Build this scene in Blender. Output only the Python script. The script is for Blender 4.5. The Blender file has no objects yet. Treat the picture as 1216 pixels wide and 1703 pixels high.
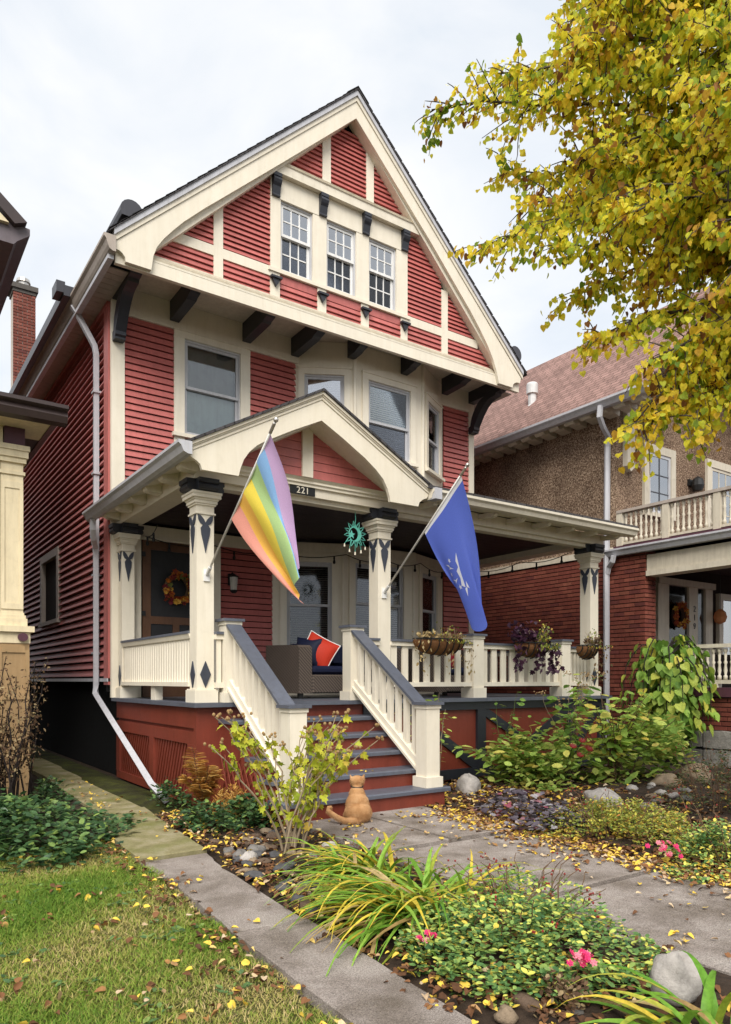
import bpy, bmesh, math, random
import numpy as np
from mathutils import Vector, Matrix

sc = bpy.context.scene
C = sc.collection
R = math.radians

# ---------------------------------------------------------------- camera
cam_d = bpy.data.cameras.new('camera')
cam = bpy.data.objects.new('camera', cam_d)
C.objects.link(cam)
cam.location = (0, 0, 1.36)
cam.rotation_euler = (R(90), 0, R(-34.72))
cam_d.sensor_fit = 'HORIZONTAL'
cam_d.sensor_width = 36.0
cam_d.lens = 36.0 * 1207 / 1216
cam_d.shift_y = 280.5 / 1216
cam_d.clip_end = 2000
sc.camera = cam

# ---------------------------------------------------------------- sky and sun (bright overcast)
SUN_EL, SUN_AZ = 47, 219          # azimuth measured clockwise from +Y
w = bpy.data.worlds.new('World')
sc.world = w
w.use_nodes = True
nt = w.node_tree
nt.nodes.clear()
out = nt.nodes.new('ShaderNodeOutputWorld')
sky = nt.nodes.new('ShaderNodeTexSky')
sky.sky_type = 'NISHITA'
sky.sun_disc = False
sky.sun_elevation = R(SUN_EL)
sky.sun_rotation = R(SUN_AZ)
bg1 = nt.nodes.new('ShaderNodeBackground')
bg1.inputs[1].default_value = 0.06
nt.links.new(sky.outputs[0], bg1.inputs[0])
tc = nt.nodes.new('ShaderNodeTexCoord')
mp = nt.nodes.new('ShaderNodeMapping')
mp.inputs['Scale'].default_value = (1.0, 1.0, 1.9)
nt.links.new(tc.outputs['Generated'], mp.inputs[0])
nz = nt.nodes.new('ShaderNodeTexNoise')
nz.inputs['Scale'].default_value = 3.4
nz.inputs['Detail'].default_value = 6
nz.inputs['Roughness'].default_value = 0.52
nz.inputs['Distortion'].default_value = 0.4
nt.links.new(mp.outputs[0], nz.inputs['Vector'])
rp = nt.nodes.new('ShaderNodeValToRGB')
rp.color_ramp.elements[0].position = 0.36
rp.color_ramp.elements[0].color = (0.80, 0.845, 0.90, 1)
rp.color_ramp.elements[1].position = 0.60
rp.color_ramp.elements[1].color = (1.0, 0.995, 0.985, 1)
nt.links.new(nz.outputs[0], rp.inputs[0])
bg2 = nt.nodes.new('ShaderNodeBackground')
bg2.inputs[1].default_value = 0.312
nt.links.new(rp.outputs[0], bg2.inputs[0])
mx = nt.nodes.new('ShaderNodeMixShader')
mx.inputs[0].default_value = 0.90
nt.links.new(bg1.outputs[0], mx.inputs[1])
nt.links.new(bg2.outputs[0], mx.inputs[2])
nt.links.new(mx.outputs[0], out.inputs[0])

sun_d = bpy.data.lights.new('sun', 'SUN')
sun_d.energy = 1.28
sun_d.angle = R(40)
sun_d.color = (1.0, 0.96, 0.90)
sun = bpy.data.objects.new('sun', sun_d)
C.objects.link(sun)
sun.location = (-8, -10, 20)
_az, _el = R(SUN_AZ), R(SUN_EL)
to_sun = Vector((math.sin(_az) * math.cos(_el), math.cos(_az) * math.cos(_el), math.sin(_el)))
sun.rotation_euler = to_sun.to_track_quat('Z', 'Y').to_euler()

vs = sc.view_settings
vs.view_transform = 'Standard'
vs.look = 'None'
vs.exposure = 1.84
vs.gamma = 1
vs.use_curve_mapping = False
sc.cycles.max_bounces = 6
sc.cycles.diffuse_bounces = 4
sc.cycles.transparent_max_bounces = 8
sc.cycles.use_denoising = True

rng = random.Random(7)
nrng = np.random.default_rng(11)

# ---------------------------------------------------------------- materials
def _mat(name):
    m = bpy.data.materials.new(name)
    m.use_nodes = True
    n = m.node_tree.nodes
    return m, m.node_tree, n['Principled BSDF']

def _node(t, kind, **kw):
    n = t.nodes.new(kind)
    for k, v in kw.items():
        n.inputs[k].default_value = v
    return n

def _pos(t):
    return t.nodes.new('ShaderNodeNewGeometry').outputs['Position']

def _noise(t, vec, scale, detail=4, rough=0.55, dist=0.0):
    n = _node(t, 'ShaderNodeTexNoise', Scale=scale, Detail=detail, Roughness=rough, Distortion=dist)
    t.links.new(vec, n.inputs['Vector'])
    return n.outputs[0]

def _ramp(t, fac, stops):
    r = t.nodes.new('ShaderNodeValToRGB')
    e = r.color_ramp.elements
    while len(e) < len(stops):
        e.new(0.5)
    for i, (p, c) in enumerate(stops):
        e[i].position = p
        e[i].color = (c[0], c[1], c[2], 1)
    t.links.new(fac, r.inputs[0])
    return r.outputs[0]

def _mixc(t, fac, a, b, mode='MIX'):
    m = t.nodes.new('ShaderNodeMix')
    m.data_type = 'RGBA'
    m.blend_type = mode
    for s, v in ((m.inputs[0], fac), (m.inputs[6], a), (m.inputs[7], b)):
        if isinstance(v, bpy.types.NodeSocket):
            t.links.new(v, s)
        elif isinstance(v, (int, float)):
            s.default_value = v
        else:
            s.default_value = (v[0], v[1], v[2], 1)
    return m.outputs[2]

def _bump(t, b, h, strength, dist=0.01):
    n = _node(t, 'ShaderNodeBump', Strength=strength, Distance=dist)
    t.links.new(h, n.inputs['Height'])
    t.links.new(n.outputs[0], b.inputs['Normal'])

def mul(c, k):
    return tuple(min(1, x * k) for x in c)

def paint(name, rgb, rough=0.5, var=0.10, grime=0.25, bump=0.25, spec=0.4, objvar=0.0, scale=1.0, grime_col=None, streak=0.83):
    """painted wood: soft colour drift, fine brush grain, patchy grime, small colour change from piece to piece"""
    m, t, b = _mat(name)
    p = _pos(t)
    n1 = _noise(t, p, 2.3 * scale, 5)
    base = _ramp(t, n1, [(0.25, mul(rgb, 1 - var)), (0.75, mul(rgb, 1 + var))])
    n2 = _noise(t, p, 9.0 * scale, 8, 0.65, 0.6)
    g = _ramp(t, n2, [(0.52, (0, 0, 0)), (0.78, (grime, grime, grime))])
    sep = t.nodes.new('ShaderNodeSeparateColor')
    t.links.new(g, sep.inputs[0])
    col = _mixc(t, sep.outputs[0], base, grime_col or mul(rgb, 0.42))
    mp_ = t.nodes.new('ShaderNodeMapping')
    mp_.inputs['Scale'].default_value = (7.0, 7.0, 0.7)
    t.links.new(p, mp_.inputs[0])
    col = _mixc(t, 1.0, col, _ramp(t, _noise(t, mp_.outputs[0], 2.2 * scale, 6, 0.7), [(0.3, (streak, streak * 0.99, streak * 0.965)), (0.6, (1.0, 1.0, 1.0))]), 'MULTIPLY')
    if objvar:
        oi = t.nodes.new('ShaderNodeObjectInfo')
        rr = _ramp(t, oi.outputs['Random'], [(0, (1 - objvar,) * 3), (1, (1 + 0 * objvar,) * 3)])
        col = _mixc(t, 1.0, col, rr, 'MULTIPLY')
    t.links.new(col, b.inputs['Base Color'])
    b.inputs['Roughness'].default_value = rough
    b.inputs['Specular IOR Level'].default_value = spec
    if bump:
        _bump(t, b, _noise(t, p, 55 * scale, 5, 0.7), bump, 0.004)
    return m

def plain(name, rgb, rough=0.6, spec=0.4, metal=0.0, bump=0.0, bscale=60, emit=None):
    m, t, b = _mat(name)
    p = _pos(t)
    col = _ramp(t, _noise(t, p, 14, 5), [(0.3, mul(rgb, 0.85)), (0.7, mul(rgb, 1.12))])
    t.links.new(col, b.inputs['Base Color'])
    b.inputs['Roughness'].default_value = rough
    b.inputs['Specular IOR Level'].default_value = spec
    b.inputs['Metallic'].default_value = metal
    if bump:
        _bump(t, b, _noise(t, p, bscale, 4, 0.7), bump, 0.01)
    if emit:
        b.inputs['Emission Color'].default_value = (*rgb, 1)
        b.inputs['Emission Strength'].default_value = emit
    return m

def leafmat(name, stops, rough=0.5, trans=0.35, attr=True, spec=0.25):
    """leaves: colour picked per leaf from a ramp, some light passing through the blade"""
    m = bpy.data.materials.new(name)
    m.use_nodes = True
    t = m.node_tree
    b = t.nodes['Principled BSDF']
    o = t.nodes['Material Output']
    if attr:
        a = t.nodes.new('ShaderNodeAttribute')
        a.attribute_name = 'tint'
        f = a.outputs['Fac']
    else:
        f = t.nodes.new('ShaderNodeObjectInfo').outputs['Random']
    col = _ramp(t, f, stops)
    p = _pos(t)
    col = _mixc(t, 1.0, col, _ramp(t, _noise(t, p, 45, 3), [(0.3, (0.72,) * 3), (0.7, (1.12,) * 3)]), 'MULTIPLY')
    t.links.new(col, b.inputs['Base Color'])
    b.inputs['Roughness'].default_value = rough
    b.inputs['Specular IOR Level'].default_value = spec
    tr = t.nodes.new('ShaderNodeBsdfTranslucent')
    t.links.new(col, tr.inputs[0])
    ms = t.nodes.new('ShaderNodeMixShader')
    ms.inputs[0].default_value = trans
    t.links.new(b.outputs[0], ms.inputs[1])
    t.links.new(tr.outputs[0], ms.inputs[2])
    t.links.new(ms.outputs[0], o.inputs[0])
    return m

def glassmat(name, tint=(0.75, 0.8, 0.8), refl=0.30, rough=0.02):
    m = bpy.data.materials.new(name)
    m.use_nodes = True
    t = m.node_tree
    o = t.nodes['Material Output']
    t.nodes.remove(t.nodes['Principled BSDF'])
    tr = t.nodes.new('ShaderNodeBsdfTransparent')
    tr.inputs[0].default_value = (*tint, 1)
    gl = t.nodes.new('ShaderNodeBsdfGlossy')
    gl.inputs['Roughness'].default_value = rough
    gl.inputs['Color'].default_value = (0.9, 0.93, 0.97, 1)
    bp = _node(t, 'ShaderNodeBump', Strength=0.02, Distance=0.02)
    t.links.new(_noise(t, _pos(t), 1.2, 2), bp.inputs['Height'])
    t.links.new(bp.outputs[0], gl.inputs['Normal'])
    fr = _node(t, 'ShaderNodeFresnel', IOR=1.5)
    mt = t.nodes.new('ShaderNodeMath')
    mt.operation = 'ADD'
    mt.use_clamp = True
    t.links.new(fr.outputs[0], mt.inputs[0])
    mt.inputs[1].default_value = refl
    ms = t.nodes.new('ShaderNodeMixShader')
    t.links.new(mt.outputs[0], ms.inputs[0])
    t.links.new(tr.outputs[0], ms.inputs[1])
    t.links.new(gl.outputs[0], ms.inputs[2])
    t.links.new(ms.outputs[0], o.inputs[0])
    return m

M = {}
RED = (0.52, 0.145, 0.128)
CREAM = (0.755, 0.69, 0.565)
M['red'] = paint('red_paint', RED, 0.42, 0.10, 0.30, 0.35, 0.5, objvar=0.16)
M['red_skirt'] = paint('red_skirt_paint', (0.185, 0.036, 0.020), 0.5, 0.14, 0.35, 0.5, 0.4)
M['vinyl'] = paint('side_siding_paint', (0.48, 0.165, 0.155), 0.5, 0.08, 0.2, 0.15, 0.3, objvar=0.12)
M['cream'] = paint('cream_paint', CREAM, 0.5, 0.05, 0.12, 0.2, 0.4, grime_col=(0.36, 0.30, 0.20), streak=0.93)
M['cream_old'] = paint('cream_worn_paint', mul(CREAM, 0.95), 0.55, 0.07, 0.28, 0.3, 0.35, grime_col=(0.33, 0.26, 0.16), streak=0.9)
M['grey'] = paint('blue_grey_floor_paint', (0.098, 0.107, 0.135), 0.42, 0.12, 0.4, 0.3, 0.5, grime_col=(0.05, 0.048, 0.045))
M['char'] = paint('charcoal_paint', (0.023, 0.025, 0.033), 0.42, 0.15, 0.2, 0.2, 0.5, grime_col=(0.04, 0.04, 0.04))
M['orn'] = paint('slate_ornament_paint', (0.045, 0.052, 0.072), 0.5, 0.1, 0.2, 0.2, 0.4)
M['gutter'] = paint('white_aluminium', (0.50, 0.50, 0.53), 0.38, 0.05, 0.25, 0.06, 0.5, grime_col=(0.22, 0.20, 0.19))
M['gutter_dk'] = paint('dark_metal', (0.045, 0.045, 0.055), 0.4, 0.1, 0.2, 0.1, 0.5)
M['soffit'] = paint('beige_vent_soffit', (0.42, 0.36, 0.31), 0.55, 0.06, 0.3, 0.15, 0.35)
M['soffit_c'] = paint('soffit_boards', (0.62, 0.55, 0.44), 0.55, 0.06, 0.25, 0.25, 0.35, grime_col=(0.3, 0.25, 0.18))
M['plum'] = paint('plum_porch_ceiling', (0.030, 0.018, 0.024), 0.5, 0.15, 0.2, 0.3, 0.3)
M['inside'] = plain('room_and_gap_shade', (0.035, 0.033, 0.032), 0.9, 0.1)  # darkness of the rooms and of the siding gaps put into the colour
M['found'] = plain('shade_dark_foundation', (0.012, 0.012, 0.012), 0.95, 0.1, bump=0.4, bscale=14)  # dark foundation, with deep alley shade also put into its near-black colour
M['storm'] = paint('grey_window_frame', (0.50, 0.50, 0.52), 0.4, 0.05, 0.15, 0.05, 0.5)
M['glass'] = glassmat('window_glass', (0.90, 0.92, 0.91), 0.03)
M['glass_dk'] = glassmat('screened_glass', (0.60, 0.61, 0.64), 0.02, 0.05)
M['glass_sky'] = glassmat('bright_window_glass', (0.55, 0.56, 0.60), 0.36, 0.03)
M['blind'] = paint('white_blind', (0.85, 0.78, 0.62), 0.5, 0.05, 0.1, 0, 0.4)
M['shade'] = paint('pale_roller_shade', (0.50, 0.55, 0.55), 0.8, 0.08, 0.3, 0.1, 0.2)
M['shade_dk'] = paint('dim_roller_shade', (0.20, 0.19, 0.175), 0.8, 0.12, 0.4, 0.1, 0.2)
M['wood'] = paint('brown_door_wood', (0.11, 0.050, 0.024), 0.45, 0.2, 0.4, 0.4, 0.4)
M['white'] = paint('white_enamel', (0.78, 0.77, 0.75), 0.35, 0.03, 0.1, 0.05, 0.5)
M['pole'] = plain('satin_aluminium_pole', (0.72, 0.70, 0.66), 0.35, 0.5, 0.35)
M['metal'] = plain('brushed_metal', (0.55, 0.52, 0.48), 0.3, 0.5, 0.8)
M['black'] = plain('black_iron', (0.012, 0.012, 0.012), 0.5, 0.4)

def shingles(name, rgb, rough=0.9):
    m, t, b = _mat(name)
    mp = t.nodes.new('ShaderNodeUVMap')
    br = t.nodes.new('ShaderNodeTexBrick')
    br.inputs['Color1'].default_value = (*mul(rgb, 0.80), 1)
    br.inputs['Color2'].default_value = (*mul(rgb, 1.18), 1)
    br.inputs['Mortar'].default_value = (*mul(rgb, 0.28), 1)
    br.inputs['Scale'].default_value = 1.0
    br.inputs['Mortar Size'].default_value = 0.008
    br.inputs['Brick Width'].default_value = 0.20
    br.inputs['Row Height'].default_value = 0.115
    br.offset = 0.37
    t.links.new(mp.outputs[0], br.inputs['Vector'])
    c = _mixc(t, 1.0, br.outputs[0], _ramp(t, _noise(t, _pos(t), 1.2, 6, 0.7), [(0.3, (0.74,) * 3), (0.7, (1.12,) * 3)]), 'MULTIPLY')
    c = _mixc(t, 1.0, c, _ramp(t, _noise(t, _pos(t), 70, 3, 0.8), [(0.3, (0.7,) * 3), (0.7, (1.2,) * 3)]), 'MULTIPLY')
    t.links.new(c, b.inputs['Base Color'])
    b.inputs['Roughness'].default_value = rough
    b.inputs['Specular IOR Level'].default_value = 0.15
    _bump(t, b, br.outputs[1], -0.6, 0.02)
    return m
M['shingle'] = shingles('charcoal_shingles', (0.075, 0.07, 0.072))
M['shingle_red'] = shingles('faded_red_brown_shingles', (0.30, 0.185, 0.158))

# ---------------------------------------------------------------- mesh helpers
class MB:
    def __init__(s):
        s.v = []
        s.f = []
        s.m = []
        s.uv = None
    def add(s, vs, fs, mi=0):
        k = len(s.v)
        s.v.extend(vs)
        s.f.extend([tuple(i + k for i in f) for f in fs])
        s.m.extend([mi] * len(fs))
        return s
    def box(s, x0, x1, y0, y1, z0, z1, mi=0):
        return s.add([(x0, y0, z0), (x1, y0, z0), (x1, y1, z0), (x0, y1, z0), (x0, y0, z1), (x1, y0, z1), (x1, y1, z1), (x0, y1, z1)],
                     [(0, 3, 2, 1), (4, 5, 6, 7), (0, 1, 5, 4), (1, 2, 6, 5), (2, 3, 7, 6), (3, 0, 4, 7)], mi)
    def prism(s, poly, axis, a0, a1, mi=0):
        """poly in the two other axes (x: (y,z), y: (x,z), z: (x,y)) swept from a0 to a1"""
        def pt(p, a):
            return (a, p[0], p[1]) if axis == 'x' else (p[0], a, p[1]) if axis == 'y' else (p[0], p[1], a)
        n = len(poly)
        vs = [pt(p, a0) for p in poly] + [pt(p, a1) for p in poly]
        fs = [tuple(range(n))[::-1], tuple(range(n, 2 * n))]
        fs += [(i, (i + 1) % n, n + (i + 1) % n, n + i) for i in range(n)]
        return s.add(vs, fs, mi)
    def tube(s, pts, rad, n=6, mi=0, cap=True):
        pts = [Vector(p) for p in pts]
        if not isinstance(rad, (list, tuple)):
            rad = [rad] * len(pts)
        vs = []
        up = None
        for i, p in enumerate(pts):
            d = (pts[min(i + 1, len(pts) - 1)] - pts[max(i - 1, 0)])
            d = d.normalized() if d.length > 1e-9 else Vector((0, 0, 1))
            if up is None:
                up = d.orthogonal().normalized()
            else:
                up = (up - d * up.dot(d))
                up = up.normalized() if up.length > 1e-6 else d.orthogonal().normalized()
            q = d.cross(up)
            for k in range(n):
                a = 2 * math.pi * k / n
                vs.append(tuple(p + (up * math.cos(a) + q * math.sin(a)) * rad[i]))
        fs = []
        for i in range(len(pts) - 1):
            for k in range(n):
                fs.append((i * n + k, i * n + (k + 1) % n, (i + 1) * n + (k + 1) % n, (i + 1) * n + k))
        if cap:
            fs.append(tuple(range(n))[::-1])
            fs.append(tuple(range((len(pts) - 1) * n, len(pts) * n)))
        return s.add(vs, fs, mi)
    def lathe(s, prof, cx, cy, z0=0.0, n=12, mi=0):
        vs, fs = [], []
        for r, z in prof:
            for k in range(n):
                a = 2 * math.pi * k / n
                vs.append((cx + r * math.cos(a), cy + r * math.sin(a), z0 + z))
        for i in range(len(prof) - 1):
            for k in range(n):
                fs.append((i * n + k, i * n + (k + 1) % n, (i + 1) * n + (k + 1) % n, (i + 1) * n + k))
        fs.append(tuple(range(n))[::-1])
        fs.append(tuple(range((len(prof) - 1) * n, len(prof) * n)))
        return s.add(vs, fs, mi)
    def mesh(s, name, mats, smooth=False):
        me = bpy.data.meshes.new(name)
        me.from_pydata(s.v, [], s.f)
        for m in (mats if isinstance(mats, (list, tuple)) else [mats]):
            me.materials.append(m)
        if any(s.m):
            me.polygons.foreach_set('material_index', s.m)
        if s.uv:
            l = me.uv_layers.new(name='UVMap')
            for lp in me.loops:
                l.data[lp.index].uv = s.uv(me.vertices[lp.vertex_index].co)
        if smooth:
            me.polygons.foreach_set('use_smooth', [True] * len(me.polygons))
        me.update()
        return me
    def build(s, name, mats, parent=None, smooth=False, loc=None, rz=0):
        return link(name, s.mesh(name, mats, smooth), parent, loc, rz)

def link(name, me, parent=None, loc=None, rz=0):
    o = bpy.data.objects.new(name, me)
    C.objects.link(o)
    if parent:
        o.parent = parent
    if loc:
        o.location = loc
    if rz:
        o.rotation_euler = (0, 0, rz)
    return o

def empty(name, loc=(0, 0, 0), rz=0, parent=None):
    o = link(name, None, parent, loc, rz)
    o.empty_display_size = 0.1
    return o

def tag(o, label=None, cat=None, group=None, kind=None):
    if label:
        o['label'] = label
    if cat:
        o['category'] = cat
    if group:
        o['group'] = group
    if kind:
        o['kind'] = kind
    return o

def thing(name, label, cat, loc=(0, 0, 0), rz=0, group=None):
    return tag(empty(name, loc, rz), label, cat, group)

def stuff(o):
    o['kind'] = 'stuff'
    return o

def bx(name, mat, parent, *b, **k):
    return MB().box(*b).build(name, mat, parent, **k)
# parts of a thing are modelled in world coordinates under an Empty at the thing's base
WP = {}
_link0 = link
def link(name, me, parent=None, loc=None, rz=0):
    o = _link0(name, me, parent, loc, rz)
    if parent is not None and parent.name in WP:
        o.location = Vector(loc or (0, 0, 0)) - WP[parent.name]
    return o

def wthing(name, label, cat, loc, group=None):
    o = thing(name, label, cat, loc, 0, group)
    WP[o.name] = Vector(loc)
    return o

# =================================================================== THE RED HOUSE
H = wthing('red_house', 'red clapboard house with cream trim, steep front gable and deep front porch', 'house', (6.38, 10.53, 0))
X0, X1, YF, YB = 2.9, 9.86, 10.53, 21.5

def board(parent, mat, xa, xb, xa2, xb2, z, p, yf, lip=0.028, gap=0.015, name='siding_board'):
    """one clapboard: thick lower lip, thin top, ends cut on a slope where a rake passes"""
    z0, z1 = z + gap, z + p + 0.002
    a = [(xa, yf - lip, z0), (xb, yf - lip, z0), (xb, yf + 0.012, z0), (xa, yf + 0.012, z0),
         (xa2, yf - 0.004, z1), (xb2, yf - 0.004, z1), (xb2, yf + 0.012, z1), (xa2, yf + 0.012, z1)]
    m = MB().add(a, [(0, 3, 2, 1), (4, 5, 6, 7), (0, 1, 5, 4), (1, 2, 6, 5), (2, 3, 7, 6), (3, 0, 4, 7)])
    return m.build(name, mat, parent)

def panel(parent, mat, xl, xr, z0, z1, p, yf, **k):
    fl = xl if callable(xl) else (lambda z: xl)
    fr = xr if callable(xr) else (lambda z: xr)
    n = max(1, round((z1 - z0) / p))
    p = (z1 - z0) / n
    for i in range(n):
        z = z0 + i * p
        a, b, a2, b2 = fl(z), fr(z), fl(z + p), fr(z + p)
        if b - a < 0.02:
            continue
        if b2 <= a2:
            a2 = b2 = (a + b) / 2
        board(parent, mat, a, b, a2, b2, z, p, yf, **k)

# ---- wall cores (dark backing that paints the shadow lines between the clapboards)
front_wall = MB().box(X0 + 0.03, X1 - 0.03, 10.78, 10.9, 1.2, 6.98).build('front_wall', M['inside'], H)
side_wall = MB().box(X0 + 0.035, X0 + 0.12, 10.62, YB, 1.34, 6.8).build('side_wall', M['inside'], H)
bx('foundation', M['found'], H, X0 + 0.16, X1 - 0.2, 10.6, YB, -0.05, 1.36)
bx('end_wall', M['vinyl'], H, X1 - 0.06, X1, 10.6, YB, 0.0, 6.8)
bx('rear_wall', M['vinyl'], H, X0, X1, YB - 0.06, YB, 0.0, 6.8)
SH = 0.0955
panel(front_wall, M['red'], 3.082, 3.81, 4.0, 6.598, SH, YF)
panel(front_wall, M['red'], 5.052, 5.88, 4.5, 6.598, SH, YF)
panel(front_wall, M['red'], 9.10, 9.73, 4.0, 6.598, SH, YF)
panel(front_wall, M['red'], 3.95, 4.92, 4.45, 4.93, SH, YF)
panel(front_wall, M['red'], 4.53, 5.45, 1.14, 3.44, SH, YF)
panel(front_wall, M['red'], 9.10, 9.73, 1.14, 3.44, SH, YF)
# corner boards, casings and frieze on the front
for (a, b, z0, z1) in [(X0 - 0.005, 3.082, 1.12, 6.60), (9.73, X1 + 0.004, 1.12, 6.60)]:
    bx('corner_board', M['cream'], H, a, b, 10.495, 10.56, z0, z1)
bx('frieze_board', M['cream'], H, X0 - 0.002, X1 + 0.002, 10.49, 10.555, 6.598, 6.985)
bx('frieze_board', M['cream'], H, 3.082, 9.73, 10.498, 10.555, 3.44, 3.62)
# ---- side wall: wide clapboards, a red corner trim, a small window, a drip ledge
def vboard(y0, y1, z, p):
    x = X0 + 0.02
    z0, z1 = z + 0.026, z + p + 0.002
    a = [(x - 0.052, y0, z0), (x + 0.012, y0, z0), (x + 0.012, y1, z0), (x - 0.052, y1, z0),
         (x - 0.004, y0, z1), (x + 0.012, y0, z1), (x + 0.012, y1, z1), (x - 0.004, y1, z1),
         (x - 0.044, y0, z0 + p * 0.2), (x - 0.044, y1, z0 + p * 0.2)]
    MB().add(a, [(0, 1, 2, 3), (4, 7, 6, 5), (0, 8, 4, 5, 1), (2, 6, 7, 9, 3), (1, 5, 6, 2), (0, 3, 9, 8), (8, 9, 7, 4)]).build('siding_board', M['vinyl'], side_wall)
SWY0, SWY1, SWZ0, SWZ1 = 13.75, 15.35, 2.47, 3.62
n = 47
for i in range(n):
    z = 1.40 + i * 0.115
    if z + 0.115 > SWZ0 and z < SWZ1:
        vboard(10.78, SWY0, z, 0.115)
        vboard(SWY1, YB, z, 0.115)
    else:
        cut = 10.78
        while cut < YB:
            nxt = cut + (rng.uniform(1.2, 3.6) if cut < 11 else 3.66)
            nxt = YB if nxt > YB - 0.8 else nxt
            vboard(cut + 0.002, nxt - 0.002, z + rng.uniform(-0.0015, 0.0015), 0.115)
            cut = nxt
bx('corner_trim', M['red'], H, X0 - 0.03, X0 + 0.05, 10.57, 10.80, 1.3, 6.75)
bx('drip_ledge', M['gutter'], H, X0 - 0.045, X0 + 0.1, 10.57, YB, 1.345, 1.395)
sw = empty('side_window', (0, 0, 0), 0, H)
WP[sw.name] = Vector((0, 0, 0))
sw.location = -WP[H.name]
MB().box(X0 - 0.04, X0 + 0.06, SWY0, SWY0 + 0.16, SWZ0, SWZ1).box(X0 - 0.04, X0 + 0.06, SWY1 - 0.16, SWY1, SWZ0, SWZ1) \
    .box(X0 - 0.042, X0 + 0.06, SWY0, SWY1, SWZ1, SWZ1 + 0.14).box(X0 - 0.07, X0 + 0.06, SWY0 - 0.03, SWY1 + 0.03, SWZ0 - 0.07, SWZ0).build('frame', M['soffit'], sw)
MB().box(X0 + 0.045, X0 + 0.08, SWY0 + 0.16, SWY0 + 0.22, SWZ0, SWZ1).box(X0 + 0.045, X0 + 0.08, SWY1 - 0.22, SWY1 - 0.16, SWZ0, SWZ1) \
    .box(X0 + 0.045, X0 + 0.08, SWY0 + 0.22, SWY1 - 0.22, 3.0, 3.06).build('sash', M['red'], sw)
bx('pane', M['glass_dk'], sw, X0 + 0.06, X0 + 0.065, SWY0 + 0.22, SWY1 - 0.22, SWZ0, SWZ1)

# ---- windows
def window(parent, loc, rz, w, z0, z1, meet, cw=0.12, head=0.10, lights=None, blind=None, up='glass', lo='glass_dk', sill=True, pediment=False, deep=0.0):
    """double-hung window in its own frame: x along the wall, -y outwards"""
    e = empty('window', loc, rz, parent)
    t = 0.035
    if cw:
        MB().box(-cw, 0, -t, 0.05, z0, z1).box(w, w + cw, -t, 0.05, z0, z1).box(-cw, w + cw, -t - 0.004, 0.05, z1, z1 + head) \
            .box(-cw - 0.015, w + cw + 0.015, -t - 0.02, 0.0, z1 + head, z1 + head + 0.025).build('casing', M['cream'], e)
    if pediment:
        k = z1 + head + 0.026
        MB().prism([(-cw - 0.02, k), (w + cw + 0.02, k), (w / 2, k + 0.11)], 'y', -t - 0.012, 0.0).build('pediment', M['cream'], e)
    if sill:
        MB().box(-cw - 0.03, w + cw + 0.03, -0.085, 0.05, z0 - 0.055, z0 - 0.001).build('sill', M['cream'], e)
    s = 0.04
    # storm frame
    MB().box(0, 0.022, -0.004, 0.07, z0, z1).box(w - 0.022, w, -0.004, 0.07, z0, z1).box(0.022, w - 0.022, -0.004, 0.07, z1 - 0.03, z1).box(0.022, w - 0.022, -0.004, 0.07, z0, z0 + 0.03).build('frame', M['storm'], e)
    for (nm, a, b, y, g) in (('upper_sash', meet - 0.005, z1 - 0.03, 0.012, up), ('lower_sash', z0 + 0.03, meet + 0.03, 0.045, lo)):
        xa, xb = 0.022, w - 0.022
        m = MB().box(xa, xa + s, y, y + 0.03, a, b).box(xb - s, xb, y, y + 0.03, a, b).box(xa + s, xb - s, y, y + 0.03, b - s, b).box(xa + s, xb - s, y, y + 0.03, a, a + s)
        gx0, gx1, gz0, gz1 = xa + s, xb - s, a + s, b - s
        nc, nr = lights or (1, 1)
        for i in range(1, nc):
            x = gx0 + (gx1 - gx0) * i / nc
            m.box(x - 0.009, x + 0.009, y + 0.004, y + 0.026, gz0, gz1)
        for j in range(1, nr):
            z = gz0 + (gz1 - gz0) * j / nr
            for i in range(nc):
                m.box(gx0 + (gx1 - gx0) * i / nc + 0.0095, gx0 + (gx1 - gx0) * (i + 1) / nc - 0.0095, y + 0.004, y + 0.026, z - 0.009, z + 0.009)
        m.build(nm, M['white'] if lights else M['storm'], e)
        for i in range(nc):
            for j in range(nr):
                MB().box(gx0 + (gx1 - gx0) * i / nc, gx0 + (gx1 - gx0) * (i + 1) / nc, y + 0.013, y + 0.017, gz0 + (gz1 - gz0) * j / nr, gz0 + (gz1 - gz0) * (j + 1) / nr).build('pane', M[g], e)
    if blind == 'slats':
        m = MB()
        k = int((z1 - z0 - 0.06) / 0.036)
        for i in range(k):
            z = z0 + 0.04 + i * 0.036
            m.add([(0.05, 0.088, z - 0.011), (w - 0.05, 0.088, z - 0.011), (w - 0.05, 0.108, z + 0.011), (0.05, 0.108, z + 0.011)], [(0, 1, 2, 3)])
        stuff(m.build('blind', M['blind'], e))
    elif blind == 'shade':
        MB().box(0.04, w - 0.04, 0.10, 0.105, meet, z1).build('shade', M['shade_dk'], e)
        MB().box(0.04, w - 0.04, 0.11, 0.115, z0, meet).build('shade', M['shade'], e)
    elif blind == 'curtain':
        m = MB()
        N = 40
        vs, fs = [], []
        for i in range(N + 1):
            x = 0.03 + (w - 0.06) * i / N
            y = 0.12 + 0.012 * math.sin(i * 1.1) + 0.006 * math.sin(i * 2.7)
            vs += [(x, y, z0), (x, y, z1)]
        for i in range(N):
            fs.append((2 * i, 2 * i + 2, 2 * i + 3, 2 * i + 1))
        m.add(vs, fs).build('curtain', M['shade'], e)
    return e

# second floor, left
window(H, (3.973, YF, 0), 0, 0.914, 5.06, 6.50, 5.775, 0.163, 0.0975, blind='shade', up='glass', lo='glass')
for (a, b) in ((3.812, 3.972), (4.890, 5.114)):
    bx('apron_board', M['cream'], H, a, b, 10.496, 10.55, 4.2, 5.003)

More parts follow.
